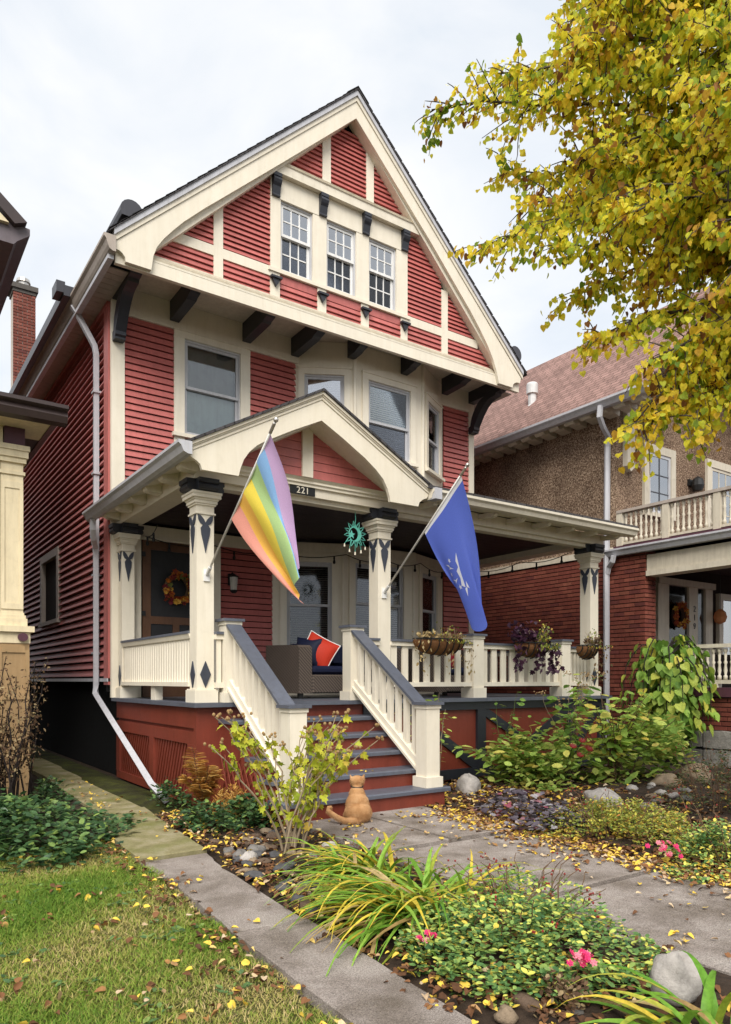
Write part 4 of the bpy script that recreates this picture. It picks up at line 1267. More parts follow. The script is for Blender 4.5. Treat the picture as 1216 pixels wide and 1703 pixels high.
bx('porch_soffit', M['tan_cream'], T, -3, 1.80, 9.02, 9.72, 4.341, 4.37)
bx('porch_soffit', M['umber'], T, 1.56, 1.80, 9.72, 11.8, 4.341, 4.37)
MB().prism([(9.02, 4.33), (8.92, 4.35), (8.89, 4.42), (8.91, 4.47), (8.85, 4.50), (8.85, 4.54), (9.02, 4.55)], 'x', -3, 1.96).build('porch_gutter', M['umber'], T)
MB().prism([(1.80, 4.33), (1.88, 4.35), (1.91, 4.42), (1.89, 4.47), (1.96, 4.50), (1.96, 4.54), (1.80, 4.55)], 'y', 9.021, 11.8).build('porch_gutter', M['umber'], T)
MB().prism([(8.95, 4.551), (11.8, 4.75), (11.8, 4.78), (8.95, 4.58)], 'x', -3, 1.82).build('porch_roof', M['shingle'], T)
bx('main_wall', M['tan'], T, -3, 1.35, 11.5, 21, 0, 7.0)
bx('porch_wall', M['tan'], T, -3, 1.30, 9.7, 9.75, 0, 1.9)
bx('porch_deck', M['tan'], T, -3, 1.60, 9.76, 11.49, 0.9, 1.05)
# upper eave and gable foot
MB().prism([(1.30, 6.85), (1.56, 6.85), (1.60, 6.90), (1.75, 7.02), (1.75, 7.10), (1.58, 7.12), (1.30, 7.2)], 'y', 10.02, 21).build('eave', M['purplegrey'], T)
bx('eave_soffit', M['tan_cream'], T, -3, 1.30, 10.0, 21, 6.87, 6.93)
MB().prism([(1.56, 7.06), (1.70, 7.12), (0.2, 8.42), (0.2, 8.32)], 'y', 9.92, 21).build('roof', M['umber'], T)
MB().prism([(1.50, 7.07), (0.2, 8.2), (0.2, 8.06), (1.32, 7.07)], 'y', 9.96, 10.02).build('rake_board', M['tan_cream'], T)
bx('gable_wall', M['tan'], T, -3, 1.28, 10.03, 10.1, 6.94, 8.0)
# =================================================================== FLAGS
def flag(nm, label, base, tip, mats, cloth):
    e = wthing(nm, label, 'flag', base)
    b, t = Vector(base), Vector(tip)
    d = (t - b).normalized()
    MB().tube([b, t], 0.0125, 8).build('pole', M['pole'], e, smooth=True)
    MB().tube([t - d * 0.13, t - d * 0.02], 0.016, 8).build('sleeve', M['metal'], e)
    m = MB()
    c = t + d * 0.015
    vs, fs = [], []
    for i in range(1, 6):
        for k in range(10):
            a, q = math.pi * i / 6, 2 * math.pi * k / 10
            vs.append(tuple(c + 0.024 * Vector((math.sin(a) * math.cos(q), math.sin(a) * math.sin(q), math.cos(a)))))
    fs = [(i * 10 + k, i * 10 + (k + 1) % 10, (i + 1) * 10 + (k + 1) % 10, (i + 1) * 10 + k) for i in range(4) for k in range(10)] + [tuple(range(10)), tuple(range(40, 50))]
    m.add(vs, fs).build('finial', M['metal'], e, smooth=True)
    MB().box(b.x - 0.035, b.x + 0.035, b.y - 0.001, b.y + 0.02, b.z - 0.07, b.z + 0.06).tube([b + Vector((0, 0.01, 0)) - d * 0.02, b + d * 0.12], 0.021, 8).build('bracket', M['white'], e)
    cloth(e, b, t, d, mats)
    return e

def clothmat(name, rgb, tr=0.4):
    m = bpy.data.materials.new(name)
    m.use_nodes = True
    t = m.node_tree
    b = t.nodes['Principled BSDF']
    o = t.nodes['Material Output']
    wv = _node(t, 'ShaderNodeTexNoise', Scale=160.0, Detail=2.0)
    t.links.new(_pos(t), wv.inputs['Vector'])
    c = _ramp(t, wv.outputs[0], [(0.3, mul(rgb, 0.9)), (0.7, mul(rgb, 1.06))])
    t.links.new(c, b.inputs['Base Color'])
    b.inputs['Roughness'].default_value = 0.6
    b.inputs['Specular IOR Level'].default_value = 0.25
    tl = t.nodes.new('ShaderNodeBsdfTranslucent')
    t.links.new(c, tl.inputs[0])
    ms = t.nodes.new('ShaderNodeMixShader')
    ms.inputs[0].default_value = tr
    t.links.new(b.outputs[0], ms.inputs[1])
    t.links.new(tl.outputs[0], ms.inputs[2])
    t.links.new(ms.outputs[0], o.inputs[0])
    return m

PAST = [clothmat('flag_' + n, c, 0.22) for n, c in (('lavender', (0.60, 0.40, 0.64)), ('sky_blue', (0.28, 0.50, 0.82)), ('soft_green', (0.44, 0.62, 0.26)), ('yellow', (0.95, 0.74, 0.10)), ('orange', (0.95, 0.52, 0.10)), ('pink', (0.86, 0.36, 0.28)))]
def rainbow_cloth(e, b, t, d, mats):
    """hoist runs down the pole; the fly hangs under its own weight and gathers below the tip"""
    L = (t - b).length
    NS, NR = 48, 44
    vs, fs, mi = [], [], []
    h0, h1 = t - d * 0.12, b + d * (L * 0.41)
    def fly(s):                                  # loose ends of the stripes, gathered
        return Vector((3.42 + 0.13 * s - 0.06 * math.sin(3.14 * s), 6.03 + 0.16 * s, 2.44 - 0.34 * s))
    for i in range(NS + 1):
        s = i / NS
        p0 = h0.lerp(h1, s)
        p1 = fly(s)
        for j in range(NR + 1):
            r = j / NR
            p = p0.lerp(p1, r)
            sag = math.sin(math.pi * r)
            # lower stripes swing down towards the pole side, upper ones hang almost plumb
            p += Vector((0.035 - 0.05 * s, -0.02, 0.0)) * sag
            p.z -= 0.07 * sag * s
            amp = 0.095 * min(1, r * 1.25)
            ph = s * 9.5 + r * 1.6
            p += Vector((0.35 * math.sin(ph), 0.85 * math.sin(ph), 0)) * amp + Vector((0.82, -0.57, 0)) * 0.030 * math.sin(1.7 * ph) * r
            p += Vector((0.012 * math.sin(17 * s + 5 * r), 0.012 * math.cos(9 * r + 11 * s), 0))
            vs.append(tuple(p))
    for i in range(NS):
        for j in range(NR):
            a = i * (NR + 1) + j
            fs.append((a, a + 1, a + NR + 2, a + NR + 1))
            mi.append(min(5, int(6 * i / NS)))
    m = MB()
    m.v, m.f, m.m = vs, fs, mi
    m.build('cloth', mats, e, smooth=True)
flag('rainbow_flag', 'pastel rainbow striped flag hanging from the corner porch column', (3.10, 7.525, 2.52), (3.10, 5.92, 3.73), PAST, rainbow_cloth)

BLUE = [clothmat('flag_royal_blue', (0.12, 0.18, 0.66), 0.35), clothmat('flag_white', (0.85, 0.85, 0.88), 0.3)]
def blue_cloth(e, b, t, d, mats):
    L = (t - b).length
    NS, NR = 44, 52
    vs, fs = [], []
    h0, h1 = t - d * 0.12, b + d * (L * 0.52)
    P = {}
    def pt(s, r):
        p0 = h0.lerp(h1, s)
        p1 = Vector((5.82 - 0.03 * s, 5.98 + 0.26 * s, 2.16 + 0.08 * s - 0.28 * math.sin(3.14 * s) ** 2))
        p = p0.lerp(p1, r)
        sag = math.sin(math.pi * r)
        p.x += (0.06 - 0.10 * s) * sag
        p.z -= 0.05 * sag * s
        amp = 0.11 * min(1, r * 1.2)
        ph = s * 7.2 + r * 1.2 + 0.9
        p += Vector((0.45 * math.sin(ph), 0.8 * math.sin(ph), 0)) * amp + Vector((0.82, -0.57, 0)) * 0.045 * math.sin(1.6 * ph + 0.6) * r
        return p
    for i in range(NS + 1):
        for j in range(NR + 1):
            vs.append(tuple(pt(i / NS, j / NR)))
    for i in range(NS):
        for j in range(NR):
            a = i * (NR + 1) + j
            fs.append((a, a + 1, a + NR + 2, a + NR + 1))
    m = MB()
    m.v, m.f, m.m = vs, fs, [1 if (k % NR) < 2 else 0 for k in range(len(fs))]
    m.build('cloth', mats, e, smooth=True)
    # white emblem: ring of bolts and stars printed round a tower, laid 3 mm off the cloth
    em = MB()
    def star(s, r, q, n=5):
        ring_ = []
        for k in range(2 * n):
            a = math.pi * k / n
            rr = q if k % 2 == 0 else q * 0.42
            ring_.append((s + rr * math.cos(a), r + rr * 0.8 * math.sin(a)))
        place([(s, r)] + ring_, [(0, 1 + k, 1 + (k + 1) % (2 * n)) for k in range(2 * n)])
    def place(ps, fs):
        for off in (0.003, -0.003):
            w_ = []
            for s, r in ps:
                p = pt(s, r)
                n_ = (pt(s + 0.01, r) - p).cross(pt(s, r + 0.01) - p).normalized()
                w_.append(tuple(p + n_ * off))
            em.add(w_, fs)
    for k in range(7):
        a = 2 * math.pi * k / 7 + 0.2
        if math.cos(a) < 0.05:
            continue
        star(0.5 + 0.23 * math.cos(a), 0.5 + 0.15 * math.sin(a), 0.030)
        a2 = a + math.pi / 7
        u = Vector((math.cos(a2), math.sin(a2) * 0.65))
        v = Vector((-math.sin(a2), math.cos(a2) * 0.65))
        c = Vector((0.5, 0.5))
        q = [c + u * 0.14, c + u * 0.24 + v * 0.03, c + u * 0.21 + v * 0.0, c + u * 0.33 - v * 0.02, c + u * 0.23 - v * 0.035, c + u * 0.24 - v * 0.01]
        place([tuple(x) for x in q], [(0, 1, 2), (0, 2, 5), (2, 3, 4), (2, 4, 5)])
    place([(0.53, 0.36), (0.575, 0.42), (0.56, 0.47), (0.60, 0.50), (0.57, 0.56), (0.58, 0.62), (0.53, 0.64), (0.545, 0.50)], [(0, 1, 2, 7), (2, 3, 4, 7), (4, 5, 6, 7)])
    stuff(em.build('emblem', mats[1], e))
flag('blue_flag', 'royal blue flag with white stars and bolts hanging from the middle porch column', (5.51, 7.525, 2.49), (5.51, 5.98, 3.74), BLUE, blue_cloth)

# =================================================================== THINGS ON THE PORCH
# wicker sofa
def wickermat():
    m, t, b = _mat('brown_grey_wicker')
    p = _pos(t)
    mp = t.nodes.new('ShaderNodeMapping')
    mp.inputs['Rotation'].default_value = (0.0, 0.0, 0.0)
    t.links.new(p, mp.inputs[0])
    w1 = _node(t, 'ShaderNodeTexWave', Scale=24.0, Distortion=1.5)
    w1.bands_direction = 'Z'
    t.links.new(mp.outputs[0], w1.inputs['Vector'])
    w2 = _node(t, 'ShaderNodeTexWave', Scale=14.0, Distortion=1.0)
    w2.bands_direction = 'DIAGONAL'
    t.links.new(mp.outputs[0], w2.inputs['Vector'])
    f = _mixc(t, 0.45, w1.outputs[0], w2.outputs[0])
    t.links.new(_ramp(t, f, [(0.15, (0.022, 0.016, 0.012)), (0.6, (0.125, 0.092, 0.072)), (0.95, (0.24, 0.19, 0.155))]), b.inputs['Base Color'])
    b.inputs['Roughness'].default_value = 0.6
    _bump(t, b, f, 0.8, 0.01)
    return m
M['wicker'] = wickermat()
M['navy'] = clothmat('navy_fabric', (0.010, 0.014, 0.040), 0.05)
M['scarlet'] = clothmat('scarlet_fabric', (0.62, 0.045, 0.020), 0.05)
M['crimson'] = clothmat('crimson_fabric', (0.26, 0.012, 0.022), 0.05)
def rounded(m, x0, x1, y0, y1, z0, z1, b=0.03):
    """box with chamfered edges"""
    vs, fs = [], []
    lev = [(z0, b), (z0 + b, 0), (z1 - b, 0), (z1, b)]
    for z, g_ in lev:
        r_ = [(x0 + b + g_ * 0.6, y0 + g_), (x1 - b - g_ * 0.6, y0 + g_), (x1 - g_, y0 + b + g_ * 0.6), (x1 - g_, y1 - b - g_ * 0.6), (x1 - b - g_ * 0.6, y1 - g_), (x0 + b + g_ * 0.6, y1 - g_), (x0 + g_, y1 - b - g_ * 0.6), (x0 + g_, y0 + b + g_ * 0.6)]
        vs += [(x, y, z) for x, y in r_]
    for i in range(3):
        for k in range(8):
            fs.append((i * 8 + k, i * 8 + (k + 1) % 8, (i + 1) * 8 + (k + 1) % 8, (i + 1) * 8 + k))
    fs += [tuple(range(8))[::-1], tuple(range(24, 32))]
    m.add(vs, fs)
    return m
def sofa(x0, x1, y0, y1, label, right_arm=True):
    e = wthing('wicker_sofa', label, 'sofa', ((x0 + x1) / 2, (y0 + y1) / 2, FZ), 'wicker seats on the porch')
    rounded(MB(), x0 + 0.21, x1 - (0.21 if right_arm else 0.0), y0, y1 - 0.2, 1.19, 1.44, 0.02).build('seat_base', M['wicker'], e)
    # sloping arm: higher at the back
    p = [(y0, 1.19), (y0, 1.80), (y0 + 0.06, 1.835), (y1 - 0.02, 1.86), (y1, 1.84), (y1, 1.19)]
    MB().prism(p, 'x', x0, x0 + 0.2).build('arm', M['wicker'], e)
    if right_arm:
        MB().prism(p, 'x', x1 - 0.2, x1).build('arm', M['wicker'], e)
    rounded(MB(), x0 + 0.2, x1 - 0.2, y1 - 0.2, y1, 1.191, 1.85, 0.03).build('backrest', M['wicker'], e)
    rounded(MB(), x0 + 0.21, x1 - 0.21, y0 + 0.01, y1 - 0.2, 1.44, 1.56, 0.04).build('seat_cushion', M['navy'], e)
    nb = 2 if x1 - x0 > 1.2 else 1
    wd = (x1 - x0 - 0.42) / nb
    for k in range(nb):
        rounded(MB(), x0 + 0.215 + k * wd, x0 + 0.205 + (k + 1) * wd, y1 - 0.40, y1 - 0.19, 1.56, 1.88, 0.06).build('back_cushion', M['navy'], e)
    for x in (x0 + 0.05, x1 - 0.05):
        for y in (y0 + 0.05, y1 - 0.05):
            MB().box(x - 0.03, x + 0.03, y - 0.03, y + 0.03, FZ, 1.19).build('foot', M['black'], e)
    return e
sofa(4.72, 6.55, 8.35, 9.30, 'brown wicker sofa with navy cushions behind the porch steps')
sofa(7.0, 7.95, 8.25, 9.15, 'brown wicker armchair with crimson cushion behind the baluster railing')
def pillow(name, label, c, w_, h_, d_, rot, mat, trim=None):
    m = MB()
    n = 12
    vs, fs = [], []
    for sgn in (-1, 1):
        for i in range(n + 1):
            for j in range(n + 1):
                u, v = i / n * 2 - 1, j / n * 2 - 1
                k = max(0, (1 - u ** 2)) ** 0.5 * max(0, (1 - v ** 2)) ** 0.5
                pin = 1 - 0.07 * (u * u * (1 - v * v) + v * v * (1 - u * u)) * 2
                vs.append((u * w_ / 2 * (1 - 0.06 * (1 - v * v)), sgn * d_ / 2 * k, v * h_ / 2 * (1 - 0.06 * (1 - u * u))))
    q = (n + 1) ** 2
    for s_ in (0, q):
        for i in range(n):
            for j in range(n):
                a = s_ + i * (n + 1) + j
                fs.append((a, a + 1, a + n + 2, a + n + 1))
    e = tag(m.add(vs, fs).build(name, mat, None, True), label, 'pillow')
    if trim:
        pts = [(u * w_ / 2 * (1 - 0.06 * (1 - v * v)), 0, v * h_ / 2 * (1 - 0.06 * (1 - u * u))) for u, v in
               [(-1 + 2 * i / 10, -1) for i in range(11)] + [(1, -1 + 2 * i / 10) for i in range(11)] + [(1 - 2 * i / 10, 1) for i in range(11)] + [(-1, 1 - 2 * i / 10) for i in range(11)]]
        MB().tube(pts, 0.008, 5).build('piping', trim, e)
    e.location = c
    e.rotation_euler = rot
    return e
pillow('red_pillow', 'scarlet pillow with white piping leaning on the wicker sofa', (5.18, 8.62, 1.76), 0.46, 0.44, 0.17, (R(-14), R(28), R(-38)), M['scarlet'], M['white'])
pillow('navy_pillow', 'navy pillow against the sofa arm beside the scarlet pillow', (5.06, 8.72, 1.76), 0.40, 0.40, 0.18, (R(-12), R(5), R(-60)), M['navy'])
pillow('crimson_pillow', 'crimson pillow on the wicker armchair behind the railing', (7.45, 8.55, 1.72), 0.44, 0.40, 0.16, (R(-14), 0, R(-10)), M['crimson'])
# autumn wreath on the screen door
def blossom(m, c, r, n, up, mi, cup=0.3):
    c, up = Vector(c), Vector(up).normalized()
    a = up.orthogonal().normalized()
    b = up.cross(a)
    for k in range(n):
        q = 2 * math.pi * k / n + rng.random() * 0.3
        d = a * math.cos(q) + b * math.sin(q)
        s_ = up.cross(d)
        m.add([tuple(c), tuple(c + d * r * 0.6 + s_ * r * 0.32 + up * r * cup * 0.5), tuple(c + d * r + up * r * cup), tuple(c + d * r * 0.6 - s_ * r * 0.32 + up * r * cup * 0.5)], [(0, 1, 2, 3)], mi)
wr = wthing('wreath', 'autumn wreath of orange and red flowers on the screen door', 'wreath', (3.84, 10.44, 2.72))
WC = Vector((3.84, 10.42, 2.72))
MB().tube([WC + Vector((0.17 * math.cos(a), 0, 0.19 * math.sin(a))) for a in np.linspace(0, 2 * math.pi, 25)], 0.045, 7).build('ring', plain('twigs', (0.10, 0.055, 0.025), 0.9), wr)
wm = [clothmat('petal_' + n, c, 0.2) for n, c in (('orange', (0.42, 0.12, 0.015)), ('rust', (0.28, 0.045, 0.015)), ('gold', (0.60, 0.33, 0.05)), ('wine', (0.14, 0.012, 0.018)), ('olive', (0.16, 0.17, 0.04)))]
for k in range(80):
    a = rng.uniform(0, 2 * math.pi)
    rr = rng.gauss(0, 0.03)
    p = WC + Vector(((0.18 + rr) * math.cos(a), -0.045 - rng.random() * 0.03, (0.20 + rr) * math.sin(a)))
    m = MB()
    c = rng.choice([0, 0, 1, 1, 2, 3, 4])
    blossom(m, p, rng.uniform(0.03, 0.055), rng.choice([5, 6, 8]), (rng.gauss(0, 0.5) + 0.4 * math.cos(a), -1, rng.gauss(0, 0.5) + 0.4 * math.sin(a)), 0)
    m.build('flower', wm[c], wr)
# a second wreath next door
wr2 = wthing('door_wreath', 'dark orange wreath on the neighbouring brick house door', 'wreath', (13.0, 8.12, 2.6))
MB().tube([Vector((13.0, 8.1, 2.62)) + Vector((0.17 * math.cos(a), 0, 0.19 * math.sin(a))) for a in np.linspace(0, 2 * math.pi, 21)], 0.05, 6).build('ring', plain('dark_twigs', (0.06, 0.03, 0.02), 0.9), wr2)
m = MB()
for k in range(60):
    a = rng.uniform(0, 2 * math.pi)
    blossom(m, (13.0 + 0.19 * math.cos(a) + rng.gauss(0, 0.03), 8.05, 2.62 + 0.21 * math.sin(a) + rng.gauss(0, 0.03)), 0.06, 5, (rng.gauss(0, 0.4), -1, rng.gauss(0, 0.4)), rng.choice([1, 1, 0, 2]))
stuff(m.build('flowers', wm[:3], wr2))
lt = wthing('porch_decoration', 'small orange hanging ornament on the brick house porch', 'ornament', (14.3, 8.1, 2.9))
MB().lathe([(0.02, -0.24), (0.10, -0.20), (0.13, -0.10), (0.10, 0), (0.03, 0.06)], 14.3, 8.0, 2.75, 10).build('lantern', clothmat('peach_paper', (0.75, 0.36, 0.16), 0.4), lt)
MB().tube([(14.3, 8.0, 2.8), (14.3, 8.0, 3.56)], 0.006, 4).build('cord', M['black'], lt)
# lantern hanging in front of the red panel
wl = wthing('wall_lantern', 'small dark iron lantern on the red wall beside the porch door', 'lantern', (4.71, 10.5, 2.9))
MB().box(4.67, 4.75, 10.47, 10.506, 2.84, 3.02).tube([(4.71, 10.47, 2.98), (4.71, 10.42, 3.03), (4.71, 10.37, 2.98)], 0.011, 6).build('bracket', M['black'], wl)
MB().lathe([(0.0, 0.30), (0.075, 0.25), (0.082, 0.235)], 4.71, 10.37, 2.72, 8).lathe([(0.05, 0.02), (0.06, 0.0), (0.03, -0.03)], 4.71, 10.37, 2.74, 8).build('cage', M['black'], wl)
MB().lathe([(0.05, 0.0), (0.066, 0.20)], 4.71, 10.37, 2.755, 8).build('glass', plain('seeded_glass', (0.42, 0.40, 0.36), 0.2, 0.6), wl)
# string lights along the porch
sl = wthing('string_lights', 'black cord of small bulbs strung under the porch ceiling', 'string lights', (6.5, 10.0, 3.45))
run = [(3.26, 9.6, 3.46), (3.35, 10.40, 3.44), (4.4, 10.40, 3.42), (5.4, 10.42, 3.43), (6.5, 9.93, 3.42), (7.3, 9.92, 3.40), (8.05, 9.92, 3.42), (9.05, 10.40, 3.42), (9.58, 10.2, 3.45), (9.58, 9.0, 3.46), (9.58, 7.9, 3.47)]
pts = []
for a, b in zip(run, run[1:]):
    a, b = Vector(a), Vector(b)
    for k in range(6):
        u = k / 6
        p = a.lerp(b, u)
        p.z -= 0.07 * math.sin(math.pi * u)
        pts.append(p)
pts.append(Vector(run[-1]))
MB().tube(pts, 0.007, 5).build('cord', M['black'], sl)
for i in range(2, len(pts) - 1, 3):
    p = pts[i]
    MB().lathe([(0.014, 0), (0.016, -0.05), (0.012, -0.055), (0.024, -0.09), (0.022, -0.115), (0.0, -0.13)], p.x, p.y, p.z, 8).build('bulb', M['black'], sl)
# sun and moon wind chime
cm = paint('verdigris_metal', (0.13, 0.52, 0.42), 0.5, 0.12, 0.3, 0.2, 0.4)
cx, cz, cy = 5.12, 3.21, 7.62
wc = wthing('wind_chime', 'turquoise sun, moon and star wind chime hanging beside the middle column', 'wind chime', (cx, cy, 3.55))
MB().tube([(cx, cy, 3.50), (cx + 0.01, cy, 3.40), (cx - 0.01, cy, 3.30)], 0.004, 5).build('cord', cm, wc)
MB().tube([(cx + 0.092 * math.cos(a), cy, cz + 0.092 * math.sin(a)) for a in np.linspace(0, 2 * math.pi, 29)], 0.006, 5).build('ring', cm, wc)
for k in range(12):
    a = 2 * math.pi * k / 12 + 0.13
    pl = [(cx + q * math.cos(a + o_), cy, cz + q * math.sin(a + o_)) for q, o_ in ((0.094, -0.2), (0.125, -0.13), (0.168, 0.02), (0.125, 0.13), (0.094, 0.2))]
    MB().tube(pl, 0.0055, 5).build('ray', cm, wc)
moon = [(cx + 0.088 * math.cos(R(a)), cz + 0.088 * math.sin(R(a))) for a in range(-110, 111, 20)] + [(cx - 0.03 + 0.075 * math.cos(R(a)), cz + 0.081 * math.sin(R(a))) for a in range(95, -96, -19)]
MB().prism(moon, 'y', cy - 0.006, cy + 0.006).build('moon', cm, wc)
st_ = [(cx - 0.055 + (0.055 if k % 2 == 0 else 0.024) * math.sin(math.pi * k / 5), cz - 0.01 + (0.055 if k % 2 == 0 else 0.024) * math.cos(math.pi * k / 5)) for k in range(10)]
MB().prism(st_, 'y', cy - 0.0055, cy + 0.0055).build('star', cm, wc)
for dx, dz in ((-0.16, -0.13), (-0.085, -0.19), (0.0, -0.22), (0.09, -0.19), (0.155, -0.14)):
    MB().tube([(cx + dx * 0.75, cy, cz - 0.08), (cx + dx, cy, cz + dz)], 0.003, 4).build('string', cm, wc)
    MB().lathe([(0.004, 0), (0.008, -0.01), (0.012, -0.04), (0.0, -0.045)], cx + dx, cy, cz + dz, 8).build('bell', M['cream'], wc)

# =================================================================== CAT
fur = groundmat('ginger_fur', [(0.3, (0.46, 0.22, 0.085)), (0.5, (0.60, 0.33, 0.15)), (0.75, (0.72, 0.46, 0.25))], 11, 0.9, 120, 0.9)
CT = wthing('ginger_cat', 'ginger cat sitting on the walk with its back to us', 'cat', (3.83, 5.66, 0.030))
def blob(m, c, r, q=(0, 0, 0), n=12):
    rot = Matrix.Rotation(q[2], 3, 'Z') @ Matrix.Rotation(q[1], 3, 'Y') @ Matrix.Rotation(q[0], 3, 'X')
    vs, fs = [], []
    for i in range(n + 1):
        for k in range(2 * n):
            a, b = math.pi * i / n, math.pi * k / n
            v = rot @ Vector((r[0] * math.sin(a) * math.cos(b), r[1] * math.sin(a) * math.sin(b), r[2] * math.cos(a)))
            vs.append((c[0] + v.x, c[1] + v.y, c[2] + v.z))
    for i in range(n):
        for k in range(2 * n):
            fs.append((i * 2 * n + k, i * 2 * n + (k + 1) % (2 * n), (i + 1) * 2 * n + (k + 1) % (2 * n), (i + 1) * 2 * n + k))
    m.add(vs, fs)
# local frame: x right, y forward (away from us), z up; turned to face the steps
m = MB()
blob(m, (0, -0.03, 0.10), (0.130, 0.122, 0.10))            # rump
blob(m, (0, 0.0, 0.165), (0.112, 0.10, 0.12), (R(-8), 0, 0))   # back
blob(m, (0.004, 0.03, 0.24), (0.078, 0.078, 0.105), (R(-14), 0, 0))   # chest and shoulders
blob(m, (0.006, 0.05, 0.322), (0.050, 0.05, 0.055))         # neck
blob(m, (0.012, 0.065, 0.380), (0.068, 0.062, 0.050))         # head
blob(m, (0.030, 0.115, 0.358), (0.026, 0.03, 0.022))          # muzzle
for s_ in (-1, 1):
    blob(m, (s_ * 0.080, 0.035, 0.055), (0.045, 0.095, 0.058))  # haunch
    blob(m, (s_ * 0.085, 0.115, 0.018), (0.026, 0.05, 0.018))   # hind paw
    blob(m, (s_ * 0.035 + 0.01, 0.105, 0.12), (0.025, 0.028, 0.12))  # fore leg
    blob(m, (s_ * 0.035 + 0.01, 0.125, 0.016), (0.026, 0.036, 0.016))
    c = Vector((0.012 + s_ * 0.044, 0.062, 0.414))              # ear
    m.add([tuple(c + Vector(v)) for v in ((-0.030, -0.016, -0.024), (0.030, -0.016, -0.024), (s_ * 0.030, 0.0, 0.034), (0, 0.026, -0.024))], [(0, 1, 2), (1, 3, 2), (3, 0, 2), (0, 3, 1)])
tl = [(0.0, -0.10, 0.04), (-0.08, -0.125, 0.034), (-0.15, -0.10, 0.040), (-0.21, -0.06, 0.065), (-0.255, -0.03, 0.095), (-0.285, -0.01, 0.120), (-0.28, 0.0, 0.145), (-0.245, 0.0, 0.152)]
m.tube(tl, [0.034, 0.030, 0.027, 0.025, 0.024, 0.023, 0.021, 0.014], 10)
cat = m.build('body', fur, CT)
cat.location = (0, 0, 0)
CT.rotation_euler = (0, 0, R(-20))
rm = cat.modifiers.new('remesh', 'REMESH')
rm.mode = 'VOXEL'
rm.voxel_size = 0.006
sm = cat.modifiers.new('smooth', 'SMOOTH')
sm.factor = 0.6
sm.iterations = 2
for p in cat.data.polygons:
    p.use_smooth = True
rm.use_smooth_shade = True
MB().tube([(0.008 + 0.058 * math.cos(a), 0.050 + 0.056 * math.sin(a), 0.330 + 0.008 * math.sin(a)) for a in np.linspace(0, 2 * math.pi, 21)], 0.006, 6).build('collar', M['black'], CT).location = (0, 0, 0)
# short fur standing off the coat
def fur_strands():
    nv = 16000
    dg = bpy.context.evaluated_depsgraph_get()
    ev = cat.evaluated_get(dg)
    me = ev.to_mesh()
    pos = np.array([v.co[:] for v in me.vertices])
    nor = np.array([v.normal[:] for v in me.vertices])
    ev.to_mesh_clear()
    idx = nrng.integers(0, len(pos), nv)
    p, n_ = pos[idx], nor[idx]
    t_ = np.cross(n_, nrng.normal(size=(nv, 3)))
    t_ /= np.linalg.norm(t_, axis=1)[:, None] + 1e-9
    ln = nrng.uniform(0.010, 0.019, nv)[:, None]
    dirv = n_ * 0.55 + np.array([0, -0.1, -0.8]) + nrng.normal(size=(nv, 3)) * 0.18
    a = p - t_ * 0.0011
    b = p + t_ * 0.0011
    c = p + dirv * ln
    vs = np.stack([a, b, c], 1).reshape(-1, 3)
    me2 = bpy.data.meshes.new('fur')
    me2.from_pydata([tuple(map(float, v)) for v in vs], [], [(3 * i, 3 * i + 1, 3 * i + 2) for i in range(nv)])
    me2.materials.append(fur)
    o = link('fur', me2, CT)
    o.location = (0, 0, 0)
    stuff(o)
bpy.context.view_layer.update()
fur_strands()
# =================================================================== PLANTS
def tmpl(out, mid, fold=0.12, curl=0.10):
    """leaf blade from half an outline: folded along the midrib, tip curling down"""
    n = len(out)
    V = [(0, 0, 0)] + [(x, y, abs(x) * fold - curl * y * y) for x, y in out] + [(0, 1, -curl)] + [(-x, y, abs(x) * fold - curl * y * y) for x, y in out[::-1]]
    m0 = len(V)
    V += [(0, y, -curl * y * y) for y in mid]
    a, b = m0, m0 + 1
    t = n + 1
    F = [tuple([0] + list(range(1, n + 1)) + [t, b, a]), tuple([0, a, b, t] + list(range(t + 1, t + n + 1)))]
    return np.array(V, float), F
OVAL = tmpl([(0.17, 0.16), (0.28, 0.42), (0.20, 0.75)], (0.35, 0.7))
HEART = tmpl([(0.26, -0.10), (0.46, 0.12), (0.44, 0.42), (0.22, 0.76)], (0.3, 0.65), 0.16, 0.16)
LOBED = tmpl([(0.26, 0.06), (0.44, 0.30), (0.24, 0.40), (0.30, 0.68), (0.11, 0.66)], (0.35, 0.7), 0.10, 0.15)
RUFF = tmpl([(0.36, -0.16), (0.55, 0.10), (0.42, 0.28), (0.52, 0.52), (0.28, 0.62), (0.26, 0.88)], (0.3, 0.65), 0.30, 0.25)
CURL = tmpl([(0.22, 0.05), (0.34, 0.35), (0.22, 0.72)], (0.35, 0.7), 0.75, 0.30)
PETAL = tmpl([(0.30, 0.35), (0.34, 0.75)], (0.4, 0.8), 0.1, -0.15)

